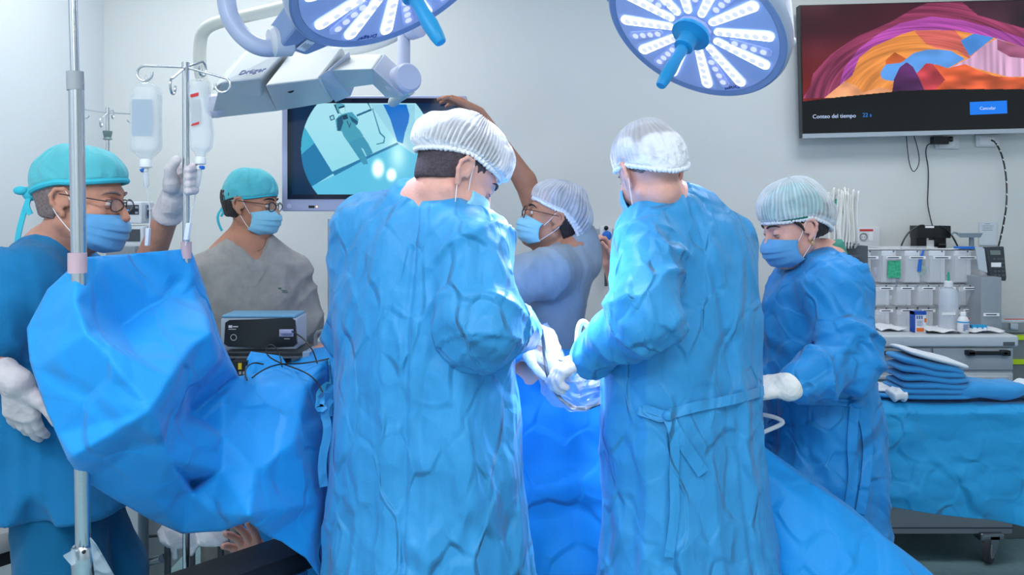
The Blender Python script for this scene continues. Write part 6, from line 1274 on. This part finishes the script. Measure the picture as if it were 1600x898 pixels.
# ------------------------------------------------------------------ wall fittings behind
def wall_things():
    W = 3.995
    t = thing('gas_rail', 'grey wall rail with sockets between the reaching assistant and the right surgeon', 'wall rail', P(955, 402, 3.98))
    m = MB(); m.lohi(P(885, 400, W-.05), P(1010, 357, W)+V3(0, .0, 0), .004); m.build('rail_panel', mat('rail_grey', (172, 184, 192), .4), t)
    for x in (903, 927, 968): m = MB(); m.lohi(P(x, 399, W-.054), P(x+1.2, 358, W-.05)); m.build('panel_joint', DGREY, t, flat=True)
    m = MB(); m.lohi(P(938, 384, W-.085), P(955, 353, W-.05), .003); k = m.build('outlet_block', WHITEP, t); m = MB(); m.lathe([(.010, 0), (.011, .004), (.008, .006)], P(947, 356, W-.087), (0, -1, 0), 18); m.build('black_button', BLACKP, k); m = MB(); m.lathe([(.020, 0), (.024, .006), (.022, .02), (.012, .024)], P(948, 368, W-.087), (0, -1, 0), 24); m.build('blue_knob', BLUEP, k)
    o = MB().box(P(947, 436, 3.97), (.016, .012, .07), None, .003).build('hanging_tag', mat('dark_green_grey', (60, 84, 88), .5)); tag(o, 'small dark tag hanging on the wall below the raised hand', 'tag')
    # sockets and plates
    t = thing('wall_socket', 'white double wall socket with a red strip, beside the envelope rack', 'socket', P(1355, 385, W)); m = MB(); m.lohi(P(1336, 386, W-.012), P(1373, 354, W), .003); p = m.build('plate', WHITEP, t)
    m = MB(); m.lathe([(.013, .0), (.0195, .001), (.0205, .004), (.0195, .004), (.0175, .001)], P(1349, 370, W-.012), (0, -1, 0), 24, False); m.build('socket_ring', GREYP, p); m = MB(); m.ball(P(1347, 370, W-.014), .0022, 6); m.ball(P(1351, 370, W-.014), .0022, 6); m.build('pin_hole', BLACKP, p)
    m = MB(); m.lohi(P(1343.5, 361, W-.014), P(1364, 358, W-.012)); m.build('red_strip', RED, p, flat=True); m = MB(); m.lohi(P(1357.5, 376, W-.0135), P(1364, 362, W-.012)); m.build('blank_insert', PAPER, p, flat=True)
    for lab, a, b in (('white wall plate behind the black adapter under the television', (1462, 232), (1497, 211)), ('white wall plate with a network jack under the right of the television', (1525, 229), (1560, 211))):
        t = thing('wall_plate', lab, 'wall plate', P((a[0]+b[0])/2, a[1], W), 'blank wall plates under the television'); m = MB(); m.lohi(P(*a, W-.010), P(*b, W), .002); m.build('plate', WHITEP, t)
        m = MB(); m.lohi(P(a[0]+6, a[1]-3, W-.013), P(b[0]-6, b[1]+3, W-.010), .001); m.build('insert', PAPER, t)
    t = thing('power_adapter', 'black power adapter plugged in under the television', 'adapter', P(1468, 227, 3.95)); m = MB(); m.box(P(1468, 219.5, 3.95), (.078, .035, .038), None, .004); m.build('body', BLACKP, t); m = MB(); m.lathe([(.012, 0), (.014, .01), (.012, .02)], P(1482, 217.5, 3.95), (.8, -.6, 0), 16); m.build('plug', BLACKP, t)
    def cord(lab, pts, r, m_=BLACKP, name='cord'): o = MB().tube([P(*p) for p in pts], r, 8, smooth=3).build(name, m_); tag(o, lab, 'cable', 'cords on the right wall'); return o
    cord('short black cord looping down under the television', [(1416, 212, 3.93), (1418, 235, 3.95), (1421, 258, 3.96), (1427, 270, 3.96), (1434, 262, 3.96), (1437, 250, 3.96), (1434, 232, 3.96), (1428, 212, 3.93)], .0022)
    cord('black cord hanging from the adapter to the wall box', [(1456, 224, 3.94), (1448, 226, 3.95), (1446, 240, 3.97), (1451, 262, 3.98), (1450, 300, 3.98), (1449, 318, 3.98), (1453, 338, 3.97), (1457, 353, 3.92)], .0028)
    c = cord('black and white twisted cable hanging down to the telephone', [(1549, 219, 3.94), (1556, 222, 3.92), (1567, 245, 3.92), (1573, 280, 3.90), (1573, 320, 3.86), (1568, 350, 3.80), (1562, 378, 3.72), (1556, 398, 3.62)], .0042)
    m = MB(); pts = smooth_pts([P(*p) for p in [(1556, 222, 3.915), (1567, 245, 3.915), (1573, 280, 3.895), (1573, 320, 3.855), (1568, 350, 3.795), (1562, 378, 3.715)]], 3)
    for i in range(0, len(pts)-1, 4): m.tube([pts[i]+V3(-.002, -.003, 0), pts[i].lerp(pts[i+1], .6)+V3(.002, -.003, 0)], .0022, 8)
    o = m.build('white_stripes', PAPER, None); o.parent = c; o.location = o.location-c.location
    cord('black cord arching left of the wall box down behind the drawers', [(1405, 395, 3.80), (1410, 378, 3.84), (1420, 362, 3.86), (1436, 352, 3.86), (1444, 352, 3.86)], .004)
    cord('black cord arching right of the wall box down behind the drawers', [(1468, 353, 3.86), (1482, 360, 3.86), (1490, 372, 3.84), (1496, 384, 3.8)], .004)
    t = thing('wall_box', 'black box with a white notice, above the plastic drawers', 'box', P(1450, 386, 3.88)); m = MB(); m.lohi(P(1434, 372, 3.86), P(1472, 352, 3.94), .003); m.lohi(P(1432, 392, 3.87), P(1438, 354, 3.93), .002); m.lohi(P(1461, 392, 3.87), P(1468, 370, 3.93), .002); b = m.build('housing', BLACKP, t); m = MB(); m.lohi(P(1446, 356, 3.857), P(1459, 353, 3.86)); m.lohi(P(1445, 388, 3.88), P(1460, 375, 3.885)); m.build('notice', PAPER, b, flat=True)
    m = MB(); m.tube([P(1466, 382, 3.86), P(1478, 383, 3.85)], .009, 12); m.build('plug', BLACKP, t)
    t = thing('pipe_bracket', 'grey winged bracket above the right end of the plastic drawers', 'bracket', P(1515, 384, 3.80)); m = MB(); m.hexa([P(1492, 364, 3.8), P(1536, 364, 3.8), P(1532, 371, 3.8), P(1500, 371, 3.8)], [P(1492, 364, 3.85), P(1536, 364, 3.85), P(1532, 371, 3.85), P(1500, 371, 3.85)]); m.tube([P(1487, 367, 3.8), P(1490, 363, 3.8), P(1496, 364, 3.8)], .004, 8); m.tube([P(1518, 370, 3.82), P(1518, 386, 3.82)], .011, 12); m.build('wings', mat('blue_grey_metal', (120, 138, 152), .4), t)
    o = MB().lohi(P(1530, 383, W-.002), P(1557, 347, W)).build('paper_notice', mat('notice_paper', (206, 216, 226), .7), None, flat=True); tag(o, 'faint white paper notice on the wall left of the twisted cable', 'notice')
    m = MB()
    for i, w_ in enumerate((8, 18, 14, 16)): m.lohi(P(1543-w_/2, 350+i*3.2, W-.003), P(1543+w_/2, 349.2+i*3.2, W-.002))
    q = m.build('printed_lines', mat('faint_ink', (150, 158, 170), .7), None, flat=True); q.parent = o; q.location = q.location-o.location
    # telephone
    t = thing('wall_telephone', 'dark telephone with a keypad leaning behind the grey binder', 'telephone', P(1558, 440, 3.58)); d = 3.56; f = [(1541, 386), (1569, 385), (1573, 434), (1572, 439), (1549, 437)]
    m = MB(); m.prism([P(x, y, d) for x, y in f], (0, .03, 0)); b = m.build('body', mat('phone_grey', (58, 64, 72), .45), t, flat=True); mod(b, 'BEVEL', width=.004, segments=2); m = MB(); m.prism([P(x, y, d-.002) for x, y in ((1547, 391), (1563, 391), (1563.5, 398), (1548, 398))], (0, .003, 0)); m.build('display', mat('lcd_grey', (120, 132, 130), .3), b, flat=True)
    for r in range(5):
        for c_ in range(3): m = MB(); x = 1552+c_*6+r*.4; y = 403+r*6.4; m.lohi(P(x, y+3, d-.003), P(x+3.6, y, d)); m.build('key', DGREY, b, flat=True)
    m = MB(); m.lohi(P(1549, 417, d-.004), P(1564, 410, d-.002)); m.build('sticker', PAPER, b, flat=True)
    o = MB().prism([P(1524, 384, 3.50), P(1538, 388, 3.50), P(1543, 426, 3.50), P(1530, 421, 3.50)], (0, .006, 0)).build('clipboard_sheet', mat('dull_paper', (190, 198, 210), .7), None, flat=True); tag(o, 'white sheet hanging between the plastic drawers and the telephone', 'paper')
    # envelope rack
    t = thing('envelope_rack', 'dark grey rack holding white pouches behind the scrub nurse\'s cap', 'rack', P(1316, 440, 3.62)); m = MB(); m.lohi(P(1290, 445, 3.58), P(1338, 382, 3.70)); m.lohi(P(1292, 382, 3.56), P(1337, 378, 3.60)); m.lohi(P(1290, 402, 3.54), P(1338, 397, 3.60)); m.build('rack_body', DGREY, t, flat=True); m = MB(); m.tube([V3(P(1314, 0, 3.66).x, 3.66, 0.0), P(1314, 440, 3.66)], .02, 12); m.build('post', DGREY, t)
    for i in range(9):
        x = 1293+i*5.2; c = P(x, 384, 3.56+.006*(i % 3)); h = (80+(i*7) % 9)*3.56/FPX; w_ = .012; m = MB()
        V, F = grid_mesh(lambda u, v: c+V3((u-.5)*w_*(1-.6*abs(v-.5))+.004*math.sin(v*6+i), -.02+.05*math.sin(u*2.5+i)*.3, h*v-.012*math.cos(u*3)), 8, 20); o = link('sterile_pouch', V, F, mat('pouch_paper', (232, 232, 228), .7, bump=[('n', 120, .002)]), None, base=c); mod(o, 'SOLIDIFY', thickness=.006, offset=0)
        tag(o, 'white paper pouch in the dark rack behind the nurse\'s cap, %s' % ['leftmost', 'second from left', 'third from left, green print', 'fourth from left', 'middle one, green print', 'fourth from right', 'third from right', 'second from right', 'rightmost'][i], 'pouch', 'white pouches in the dark rack')
        if i in (2, 4): m.lohi(c+V3(-.006, -.026, h*.62), c+V3(.004, -.022, h*.86)); q = m.build('green_print', GREEN, None, flat=True); q.parent = o; q.location = q.location-o.location
wall_things()
# ------------------------------------------------------------------ drawer cart, organiser and supplies
def right_supplies():
    t = thing('drawer_cart', 'grey wheeled drawer cart with black handles behind the draped instrument table', 'cart', V3(P(1480, 0, 3.5).x, 3.5, 0)); d = 3.35; x0, x1 = P(1330, 0, d).x, P(1586, 0, d).x
    m = MB(); m.lohi(V3(x0, d-.02, P(0, 541, d).z), V3(x1+.005, d+.5, P(0, 523, d).z), .012); m.build('worktop', CABT, t)
    m = MB(); m.lohi(V3(x0, d, P(0, 834, d).z), V3(x1-.01, d+.48, P(0, 541, d).z), .006); m.build('cabinet_body', CABG, t)
    m = MB(); m.lohi(V3(x0, d-.004, P(0, 825, d).z), V3(x1-.01, d, P(0, 823.6, d).z)); m.build('plinth_joint', INK, t, flat=True)
    zz = [(543, 578), (581, 616), (619, 654), (657, 700), (703, 760)]
    for i, (a, b) in enumerate(zz):
        for j, (xa, xb) in enumerate(((1332, 1452), (1458, 1580))):
            m = MB(); m.lohi(P(xa, b, d-.012), P(xb, a, d+.001), .004); dr = m.build('drawer', CABG if i == 0 else CABT, t)
            cx = (1372, 1432) if j == 0 else (1513, 1573); m = MB(); y = a+3
            if i == 0: m.lohi(P(cx[0], y+9, d-.04), P(cx[1], y+2, d-.028), .004); m.lohi(P(cx[0], y+10, d-.040), P(cx[0]+5, y, d-.01), .003); m.lohi(P(cx[1]-5, y+10, d-.040), P(cx[1], y, d-.01), .003)
            else: m.lohi(P(cx[0], y+9, d-.03), P(cx[1], y+2, d-.010), .004)
            m.build('handle', BLACKP if i == 0 else CABT, dr)
    m = MB(); m.lohi(P(1568, 540, d-.022), P(1585, 534, d-.019)); m.build('maker_plate', DGREY, t, flat=True)
    for x, y in ((1545, 3.36), (1574, 3.72), (1345, 3.36), (1345, 3.72)):
        cx = P(x, 0, 3.36).x; m = MB(); m.lathe([(.048, -.014), (.060, -.013), (.060, .013), (.048, .014)], V3(cx, y, .060), (1, -.9, 0), 30); w_ = m.build('wheel', RUBBER, t); m = MB(); m.lathe([(.036, -.018), (.040, -.015), (.040, .015), (.036, .018)], V3(cx, y, .060), (1, -.9, 0), 24); m.build('wheel_hub', GREYP, w_)
        m = MB(); m.box(V3(cx, y, .115), (.10, .06, .035), None, .01); m.hexa([V3(cx-.01, y-.03, .12), V3(cx+.03, y-.03, .12), V3(cx+.015, y-.03, .05), V3(cx-.005, y-.03, .05)], [V3(cx-.01, y-.024, .12), V3(cx+.03, y-.024, .12), V3(cx+.015, y-.024, .05), V3(cx-.005, y-.024, .05)]); m.build('fork', STEELD, w_)
    # organiser with tilting bins
    d = 3.62; t = thing('bin_organiser', 'clear plastic organiser of labelled tilting bins on the drawer cart', 'organiser', P(1435, 512, d)); rows = [(389, 441, [1340, 1378, 1414, 1452, 1491, 1532]), (443, 477, [1336, 1368, 1401, 1434, 1467, 1499, 1532]), (478, 513, [1336, 1368, 1401, 1434, 1467, 1499, 1532])]
    zb = P(0, 523, 3.35).z
    m = MB()
    for a, b, xs in rows:
        m.lohi(P(xs[0], b+2.4, d-.0), P(xs[-1]+1, b-.6, d+.13)); m.lohi(P(xs[0], a+.8, d), P(xs[-1]+1, a-1.4, d+.13))
        for x in xs: m.lohi(P(x-.7, b, d), P(x+.7, a, d+.13))
    m.lohi(V3(P(1336, 0, d).x, d, zb), V3(P(1532, 0, d).x, d+.13, P(0, 514, d).z)); m.build('organiser_frame', BINF, t, flat=True)
    m = MB(); m.lohi(P(1336, 514, d+.128), P(1532, 388, d+.132)); m.build('back_plate', mat('organiser_back', (212, 220, 234), .4), t, flat=True)
    ct = [('lilac_contents', (150, 140, 190)), ('pale_contents', (200, 206, 214)), ('green_contents', (70, 170, 140)), ('dark_contents', (70, 62, 92)), ('blue_contents', (60, 120, 190)), ('tan_contents', (190, 176, 150))]; k = 0
    pick = [0, 4, 2, 4, 0, 1, 1, 1, 5, 1, 1, 1, 1, 3, 3, 2, 1, 3, 1]
    for ri, (a, b, xs) in enumerate(rows):
        for i in range(len(xs)-1):
            xa, xb = xs[i]+1.4, xs[i+1]-1.4; h = b-a; til = .010 if not (ri == 1 and i == 5) else .05; y0 = a+(h*.30 if ri == 0 else h*.12)
            m = MB(); f = [P(xa, b-1, d-.012), P(xb, b-1, d-.012), P(xb, a+2, d-.012-til), P(xa, a+2, d-.012-til)]; m.hexa(f, [p+V3(0, .003, 0) for p in f]); m.lohi(P(xa, b-1, d-.010), P(xb, b-2.5, d+.10)); m.lohi(P(xa, b-1, d-.010), P(xa+.8, a+8, d+.10)); m.lohi(P(xb-.8, b-1, d-.010), P(xb, a+8, d+.10)); bn = m.build('bin', BINP, t, flat=True)
            m = MB(); yl = a+(11 if ri == 0 else 5); pp = [P(xa+5, yl+4.6, d-.018-til), P(xb-4, yl+4.6, d-.018-til), P(xb-4, yl, d-.018-til), P(xa+5, yl, d-.018-til)]; m.prism(pp, (0, .001, 0)); lb = m.build('bin_label', PAPER, bn, flat=True)
            m = MB(); m.lohi(P(xa+8, yl+3.1, d-.0195-til), P(xb-8, yl+1.7, d-.0190-til)); m.build('label_print', INK, lb, flat=True)
            nm, col = ct[pick[k % 19]]; m = MB(); random.seed(k)
            for q in range(5 if ri else 6):
                cx = random.uniform(xa+5, xb-5); cy = b-random.uniform(4, h*.42); R = Matrix.Rotation(random.uniform(-1, 1), 3, 'Y'); m.box(P(cx, cy, d+.02+.012*q), (random.uniform(.012, .03), .008, random.uniform(.02, .045)), R, .002)
            o = m.build('bin_contents', mat(nm, col, .6), bn); o['kind'] = 'stuff'; k += 1
            m = MB(); m.lathe([(.003, 0), (.004, .002)], P((xa+xb)/2, a+3.6, d-.016-til), (0, -1, 0), 8); m.build('latch_dot', INK, bn)
    def put(name, lab, cat, a, b, d_, m_, dep=.05, bev=.003): t_ = thing(name, lab, cat, P((a[0]+b[0])/2, a[1], d_+dep/2)); dev_box('body', P(*a, d_), P(*b, d_)+V3(0, dep, 0), m_, t_, bev); return t_
    for x0_, x1_, mm, lab in ((1348, 1406, BINP, 'flat clear tray lying on top of the plastic drawers at left'), (1421, 1448, BINP, 'clear bag standing on top of the plastic drawers at centre')):
        o = MB().lohi(P(x0_, 388, 3.64), P(x1_, 384, 3.74), .004).build('clear_tray', mm); tag(o, lab, 'tray')
    # blue tool in the third bin, green swab card in the second
    o = MB().tube([P(1436, 424, 3.602), P(1438, 405, 3.602), P(1443, 390, 3.600)], [.008, .0075, .004], 10).build('blue_spatula', BLUEP); tag(o, 'blue spatula standing behind the label of the middle top bin', 'spatula')
    o = MB().lohi(P(1387, 434, 3.598), P(1407, 407, 3.600)).build('green_card', mat('green_swab_print', (60, 172, 132), .6, var=.4, vscale=90), None, flat=True); tag(o, 'green and white printed packet in the second top bin', 'packet')
    o = MB().lohi(P(1501, 389, 3.60), P(1519, 384.5, 3.66), .003).build('blue_dish', BLUEP); tag(o, 'small flat blue dish on the right end of the plastic drawers', 'dish')
    t = put('binder', 'tall plain grey binder standing right of the plastic drawers', 'binder', (1533, 521, 0)[:2], (1565, 433), 3.50, mat('binder_grey', (146, 156, 166), .5), .22); m = MB(); m.lohi(P(1537, 494, 3.497), P(1561, 489, 3.50)); l = m.build('spine_label', PAPER, t, flat=True); m = MB(); m.lohi(P(1541, 492.2, 3.495), P(1557, 490.6, 3.497)); m.build('label_print', INK, l, flat=True)
    # big clear bottle with green tip
    d = 3.48; t = thing('dispenser_bottle', 'large translucent bottle with a green nozzle in front of the plastic drawers', 'bottle', P(1482, 519, d)); s = d/FPX; zb2 = P(0, 523, 3.35).z; hb = P(0, 450, d).z-zb2
    m = MB(); m.lathe([(.036, 0), (.040, .004), (.040, hb*.86), (.034, hb*.95), (.016, hb), (.014, hb+.012)], V3(P(1482, 0, d).x, d, zb2+.001), (0, 0, 1), 32); m.build('bottle_wall', mat('milky_plastic', (214, 224, 238), .25, alpha=.55, spec=.6), t)
    m = MB(); m.lathe([(.018, 0), (.018, .022), (.010, .026)], V3(P(1482, 0, d).x, d, zb2+hb+.006), (0, 0, 1), 20); m.build('screw_cap', WHITEP, t); m = MB(); m.lathe([(.006, 0), (.004, .04)], V3(P(1482, 0, d).x, d, zb2+hb+.03), (0, 0, 1), 12); m.build('nozzle', GREEN, t)
    m = MB(); m.lohi(P(1472, 492, d-.0415), P(1493, 488, d-.040)); m.build('label_band', PAPER, t, flat=True)
    d = 3.40; zt = P(0, 523, 3.35).z
    t = thing('medicine_box', 'white and blue box with an orange patch standing on the drawer cart', 'box', V3(P(1438, 0, d).x, d, zt)); h = P(0, 487, d).z-zt; xa, xb = P(1429, 0, d).x, P(1447, 0, d).x
    m = MB(); m.lohi(V3(xa, d, zt+.001), V3(xb, d+.04, zt+h), .001); b = m.build('carton', mat('white_card', (228, 232, 240), .6), t, flat=True); m = MB(); m.lohi(V3(xa-.001, d-.001, zt+h*.86), V3(xb+.001, d+.041, zt+h+.001)); m.lohi(V3(xa-.001, d-.001, zt+.002), V3(xa+.003, d+.04, zt+h)); m.build('blue_end', mat('deep_blue_print', (30, 80, 176), .6), b, flat=True)
    m = MB(); m.lohi(V3(xa+.008, d-.0015, zt+.006), V3(xb-.010, d, zt+h*.24)); m.build('orange_patch', ORANGE, b, flat=True); m = MB(); m.lohi(V3(xb-.007, d-.0015, zt+h*.5), V3(xb+.0012, d+.01, zt+h*.7)); m.build('orange_patch', ORANGE, b, flat=True); m = MB()
    for i in range(3): m.lohi(V3(xa+.008+.010*i, d-.0015, zt+h*.66), V3(xa+.014+.010*i, d, zt+h*.82))
    for i in range(4): m.lohi(V3(xa+.010, d-.0015, zt+h*(.56-.07*i)), V3(xb-.012-.004*(i % 2), d, zt+h*(.575-.07*i)))
    m.build('printed_text', mat('blue_text_print', (90, 110, 170), .6), b, flat=True)
    t = thing('medicine_bottle', 'small white bottle with a blue striped label on the drawer cart', 'bottle', V3(P(1505, 0, d).x, d, zt)); c = V3(P(1505, 0, d).x, d, zt+.001)
    m = MB(); m.lathe([(.021, 0), (.023, .003), (.023, .055), (.015, .068), (.010, .071), (.010, .076)], c, (0, 0, 1), 28); m.build('bottle_wall', WHITEP, t); m = MB(); m.lathe([(.011, .074), (.011, .086), (.009, .088)], c, (0, 0, 1), 18); m.build('cap', PAPER, t); m = MB(); m.lathe([(.0235, .044), (.0235, .050)], c, (0, 0, 1), 28, False); m.build('blue_stripe', mat('cyan_print', (40, 160, 216), .6), t); m = MB()
    for i in range(5): m.lohi(c+V3(-.012, -.0245, .012+.006*i), c+V3(.010-.003*(i % 2), -.022, .0145+.006*i))
    m.build('label_print', mat('blue_text_print', (90, 110, 170), .6), t, flat=True)
    o = MB().lohi(V3(P(1514, 0, d).x, d+.02, zt+.001), V3(P(1519, 0, d).x, d+.05, zt+.062)).build('red_box', RED, None, flat=True); tag(o, 'narrow red box beside the small white bottle', 'box')
    for i in range(3):
        c = V3(P(1523+i*8, 0, 3.42).x, 3.42, zt); t = thing('vial_box', '%s small cyan and white box in the row right of the red box' % ['left', 'middle', 'right'][i], 'box', c, 'row of small cyan boxes'); m = MB(); m.lohi(c+V3(-.010, 0, .001), c+V3(.010, .03, .030)); m.build('carton', mat('cyan_print', (40, 160, 216), .6), t, flat=True); m = MB(); m.lohi(c+V3(-.006, -.001, .003), c+V3(.007, 0, .020)); m.build('front_label', PAPER, t, flat=True)
    for i, (x0_, x1_, dd, lab) in enumerate(((1378, 1420, 3.42, 'white paper packs lying on the cart top left of the box'), (1452, 1505, 3.36, 'white papers lying on the cart top before the large bottle'), (1510, 1572, 3.37, 'folded white paper on the right end of the cart top'))):
        V, F = grid_mesh(lambda u, v: V3(P(x0_, 0, dd).x+(P(x1_, 0, dd).x-P(x0_, 0, dd).x)*u, dd+.005+.16*v, zt+.004+.010*abs(math.sin(u*5+i+v*2))), 16, 10); o = link('paper_sheet', V, F, mat('soft_paper', (224, 228, 234), .7), None); mod(o, 'SOLIDIFY', thickness=.003, offset=1); tag(o, lab, 'paper')
    # far right: steel case, lime boxes
    t = thing('instrument_case', 'grey metal case with a latch at the right edge', 'case', P(1600, 521, 3.66)); dev_box('case_body', P(1563, 520, 3.6), P(1650, 503, 3.6)+V3(0, .2, 0), mat('case_metal', (150, 156, 160), .4, .5), t, .003); dev_box('case_lid', P(1562, 504, 3.598), P(1650, 500, 3.598)+V3(0, .2, 0), CABT, t, .002)
    m = MB(); m.lohi(P(1579, 515, 3.585), P(1588, 504, 3.60), .002); m.build('latch', STEEL, t)
    o = MB().lohi(P(1566, 500, 3.62), P(1650, 496.5, 3.75)).build('paper_stack', PAPER, None, flat=True); tag(o, 'white papers with a red edge on the metal case', 'paper'); q = MB().lohi(P(1570, 499, 3.617), P(1650, 497.8, 3.62)).build('red_edge', RED, None, flat=True); q.parent = o; q.location = q.location-o.location
    t = thing('lime_crate', 'grey crate with lime green bands at the right edge', 'crate', V3(P(1610, 0, 3.7).x, 3.7, 0)); dev_box('crate_body', V3(P(1566, 0, 3.6).x, 3.6, .0), V3(P(1650, 0, 3.6).x, 3.85, P(0, 521, 3.6).z), mat('crate_grey', (120, 132, 136), .5), t)
    for y in (527, 565): m = MB(); m.lohi(P(1565, y+4, 3.59), P(1651, y-4, 3.6)); m.build('lime_band', LIME, t, flat=True)
    for i, (x0_, x1_, y0, y1, col) in enumerate(((1584, 1590, 556, 568, 'white'), (1583, 1592, 568, 580, 'maroon'), (1584, 1592, 582, 604, 'yellow'))):
        pass
    o = MB().lohi(P(1356, 822, 3.30), P(1372, 795, 3.33), .002).build('red_label_box', mat('red_label', (190, 50, 60), .5)); 
    o.location.z = max(o.location.z, 0.0); tag(o, 'small red box just under the corner of the table drape', 'box')
right_supplies()
# ------------------------------------------------------------------ draped instrument table
def instrument_table():
    t = thing('instrument_table', 'long instrument table hidden under the blue cloth at right', 'table', (1.75, 2.98, 0)); m = MB(); m.lohi((1.18, 2.84, .765), (2.5, 3.16, .79), .004); m.build('tabletop', STEEL, t)
    for x, y in ((1.22, 2.87), (1.22, 3.13), (2.46, 2.87), (2.46, 3.13)): m = MB(); m.tube([V3(x, y, .765), V3(x, y, .0)], .014, 10); m.build('leg', STEEL, t)
    def fn(u, v):
        x = 1.16+1.42*u; px = 800+x*FPX/2.78; hem = CAMZ-(np.interp(px, [1355, 1480, 1600, 1700], [786, 806, 826, 840])-HOR)*2.76/FPX
        pr = [(0, 3.20, .55), (.12, 3.19, .76), (.2, 3.15, .797), (.42, 2.84, .797), (.5, 2.80, .775), (1, 2.76, hem)]
        y = np.interp(v, [p[0] for p in pr], [p[1] for p in pr]); z = np.interp(v, [p[0] for p in pr], [p[2] for p in pr]); f = max(0, (v-.5)/.5); return V3(x, y-math.sin(x*11+1.5*math.sin(x*3.1))*.020*f, z)
    V, F = grid_mesh(fn, 170, 130); V = relax(np.array([list(p) for p in V]), np.array(F), 3); N = normals(V, np.array(F)); q = V*np.array((3.6, 5, 7)); q2 = V*np.array((1.8, 3, 12))
    wz = np.clip((.80-V[:, 2])/.05, .25, 1); V = V+N*(((crumple(q, 3)-.25)*.020+(crumple(q*2.4, 6)-.25)*.008+(ridged(q2, 8)-.5)*.014)*wz)[:, None]
    o = link('table_drape', V, F, TABLED, None, base=(1.8, 2.95, .4)); mod(o, 'SOLIDIFY', thickness=.002, offset=0); tag(o, 'wrinkled blue cloth covering the instrument table at right', 'drape')
    zt = .806
    def folded(c, sx, sy, h, tilt, seed, m_=TOWEL, lab='', name='folded_gown', grp=None, wv=.004, top=False):
        """one soft folded cloth"""
        R = Matrix.Rotation(tilt, 3, 'Y')
        def f(u, v):
            a = 2*math.pi*u; b = math.pi*(v-.5); ca, sa = math.cos(a), math.sin(a); x = math.copysign(abs(ca)**.35, ca)*math.cos(b)**.45; y = math.copysign(abs(sa)**.35, sa)*math.cos(b)**.45; z = math.copysign(abs(math.sin(b))**.8, math.sin(b))
            return Vector(c)+R @ V3(x*sx/2*(1+.03*math.sin(3*a+seed)), y*sy/2, z*h/2+wv*math.sin(x*5+seed)*(.5+.5*math.cos(y*4+seed)))
        V, F = grid_mesh(f, 60, 14, True); o = link(name, V, F, m_, None, base=Vector(c)-V3(0, 0, h/2)); tag(o, lab, 'folded cloth', grp); return o
    names = ['bottom', 'second lowest', 'third from bottom', 'fourth from bottom', 'third from top', 'second from top', 'top']
    z = zt+.012
    for i in range(7):
        w_ = [.27, .26, .255, .25, .24, .235, .24][i]; h = .021; z_ = zt+.014+i*.0195
        h = [.024, .026, .028, .028, .03, .03, .022][i]; cx = P(1450-[0, 4, 2, 4, 6, 6, -2][i], 0, 2.92).x; o = folded(V3(cx, 2.92, z_+.004*max(0, i-2)), w_, .17, h, [.0, .01, .03, .07, .13, .20, .26][i], i, TOWEL if i < 6 else TOWELW, 'blue folded surgical cloth, %s of the tilted stack' % names[i] if i < 6 else 'white-edged folded cloth on top of the tilted stack', 'folded_cloth', 'tilted stack of folded cloths')
    folded(V3(P(1537, 0, 2.90).x, 2.90, zt+.033), .255, .13, .062, 0, 3, TOWEL, 'fat blue wrapped bundle lying right of the tilted stack', 'wrapped_bundle', None, .006)
    folded(V3(P(1374, 0, 2.95).x, 2.95, zt+.010), .10, .14, .018, 0, 5, TOWEL, 'flat blue cloth lying next to the scrub nurse', 'folded_cloth'); folded(V3(P(1372, 0, 2.96).x, 2.96, zt+.026), .09, .13, .014, 0, 6, TOWELW, 'flat white cloth lying on the blue one next to the nurse', 'folded_cloth')
    folded(V3(P(1402, 0, 2.86).x, 2.865, zt+.022), .055, .08, .038, 0, 8, TOWELW, 'small crumpled white and blue cloth before the tilted stack', 'crumpled_cloth', None, .008)
    folded(V3(P(1612, 0, 2.90).x, 2.90, zt+.03), .10, .13, .058, 0, 9, TOWELW, 'white rolled cloth cut off by the right edge', 'rolled_cloth', None, .006)
    t = thing('marker_pen', 'long thin white and blue tube lying across behind the wrapped bundle', 'tube', P(1555, 600, 2.98)); m = MB(); m.tube([P(1510, 596, 3.0), P(1572, 598, 3.0)], .007, 10); m.build('white_barrel', PAPER, t); m = MB(); m.tube([P(1572, 598, 3.0), P(1592, 597, 3.0)], .0068, 10); m.build('blue_end', BLUEP, t)
instrument_table()
import time as _t
T0 = _t.time()
surgeon_one(); surgeon_two(); anaesthetist(); grey_nurse(); reaching_assistant(); hidden_person(); scrub_nurse()
print('people', _t.time()-T0)
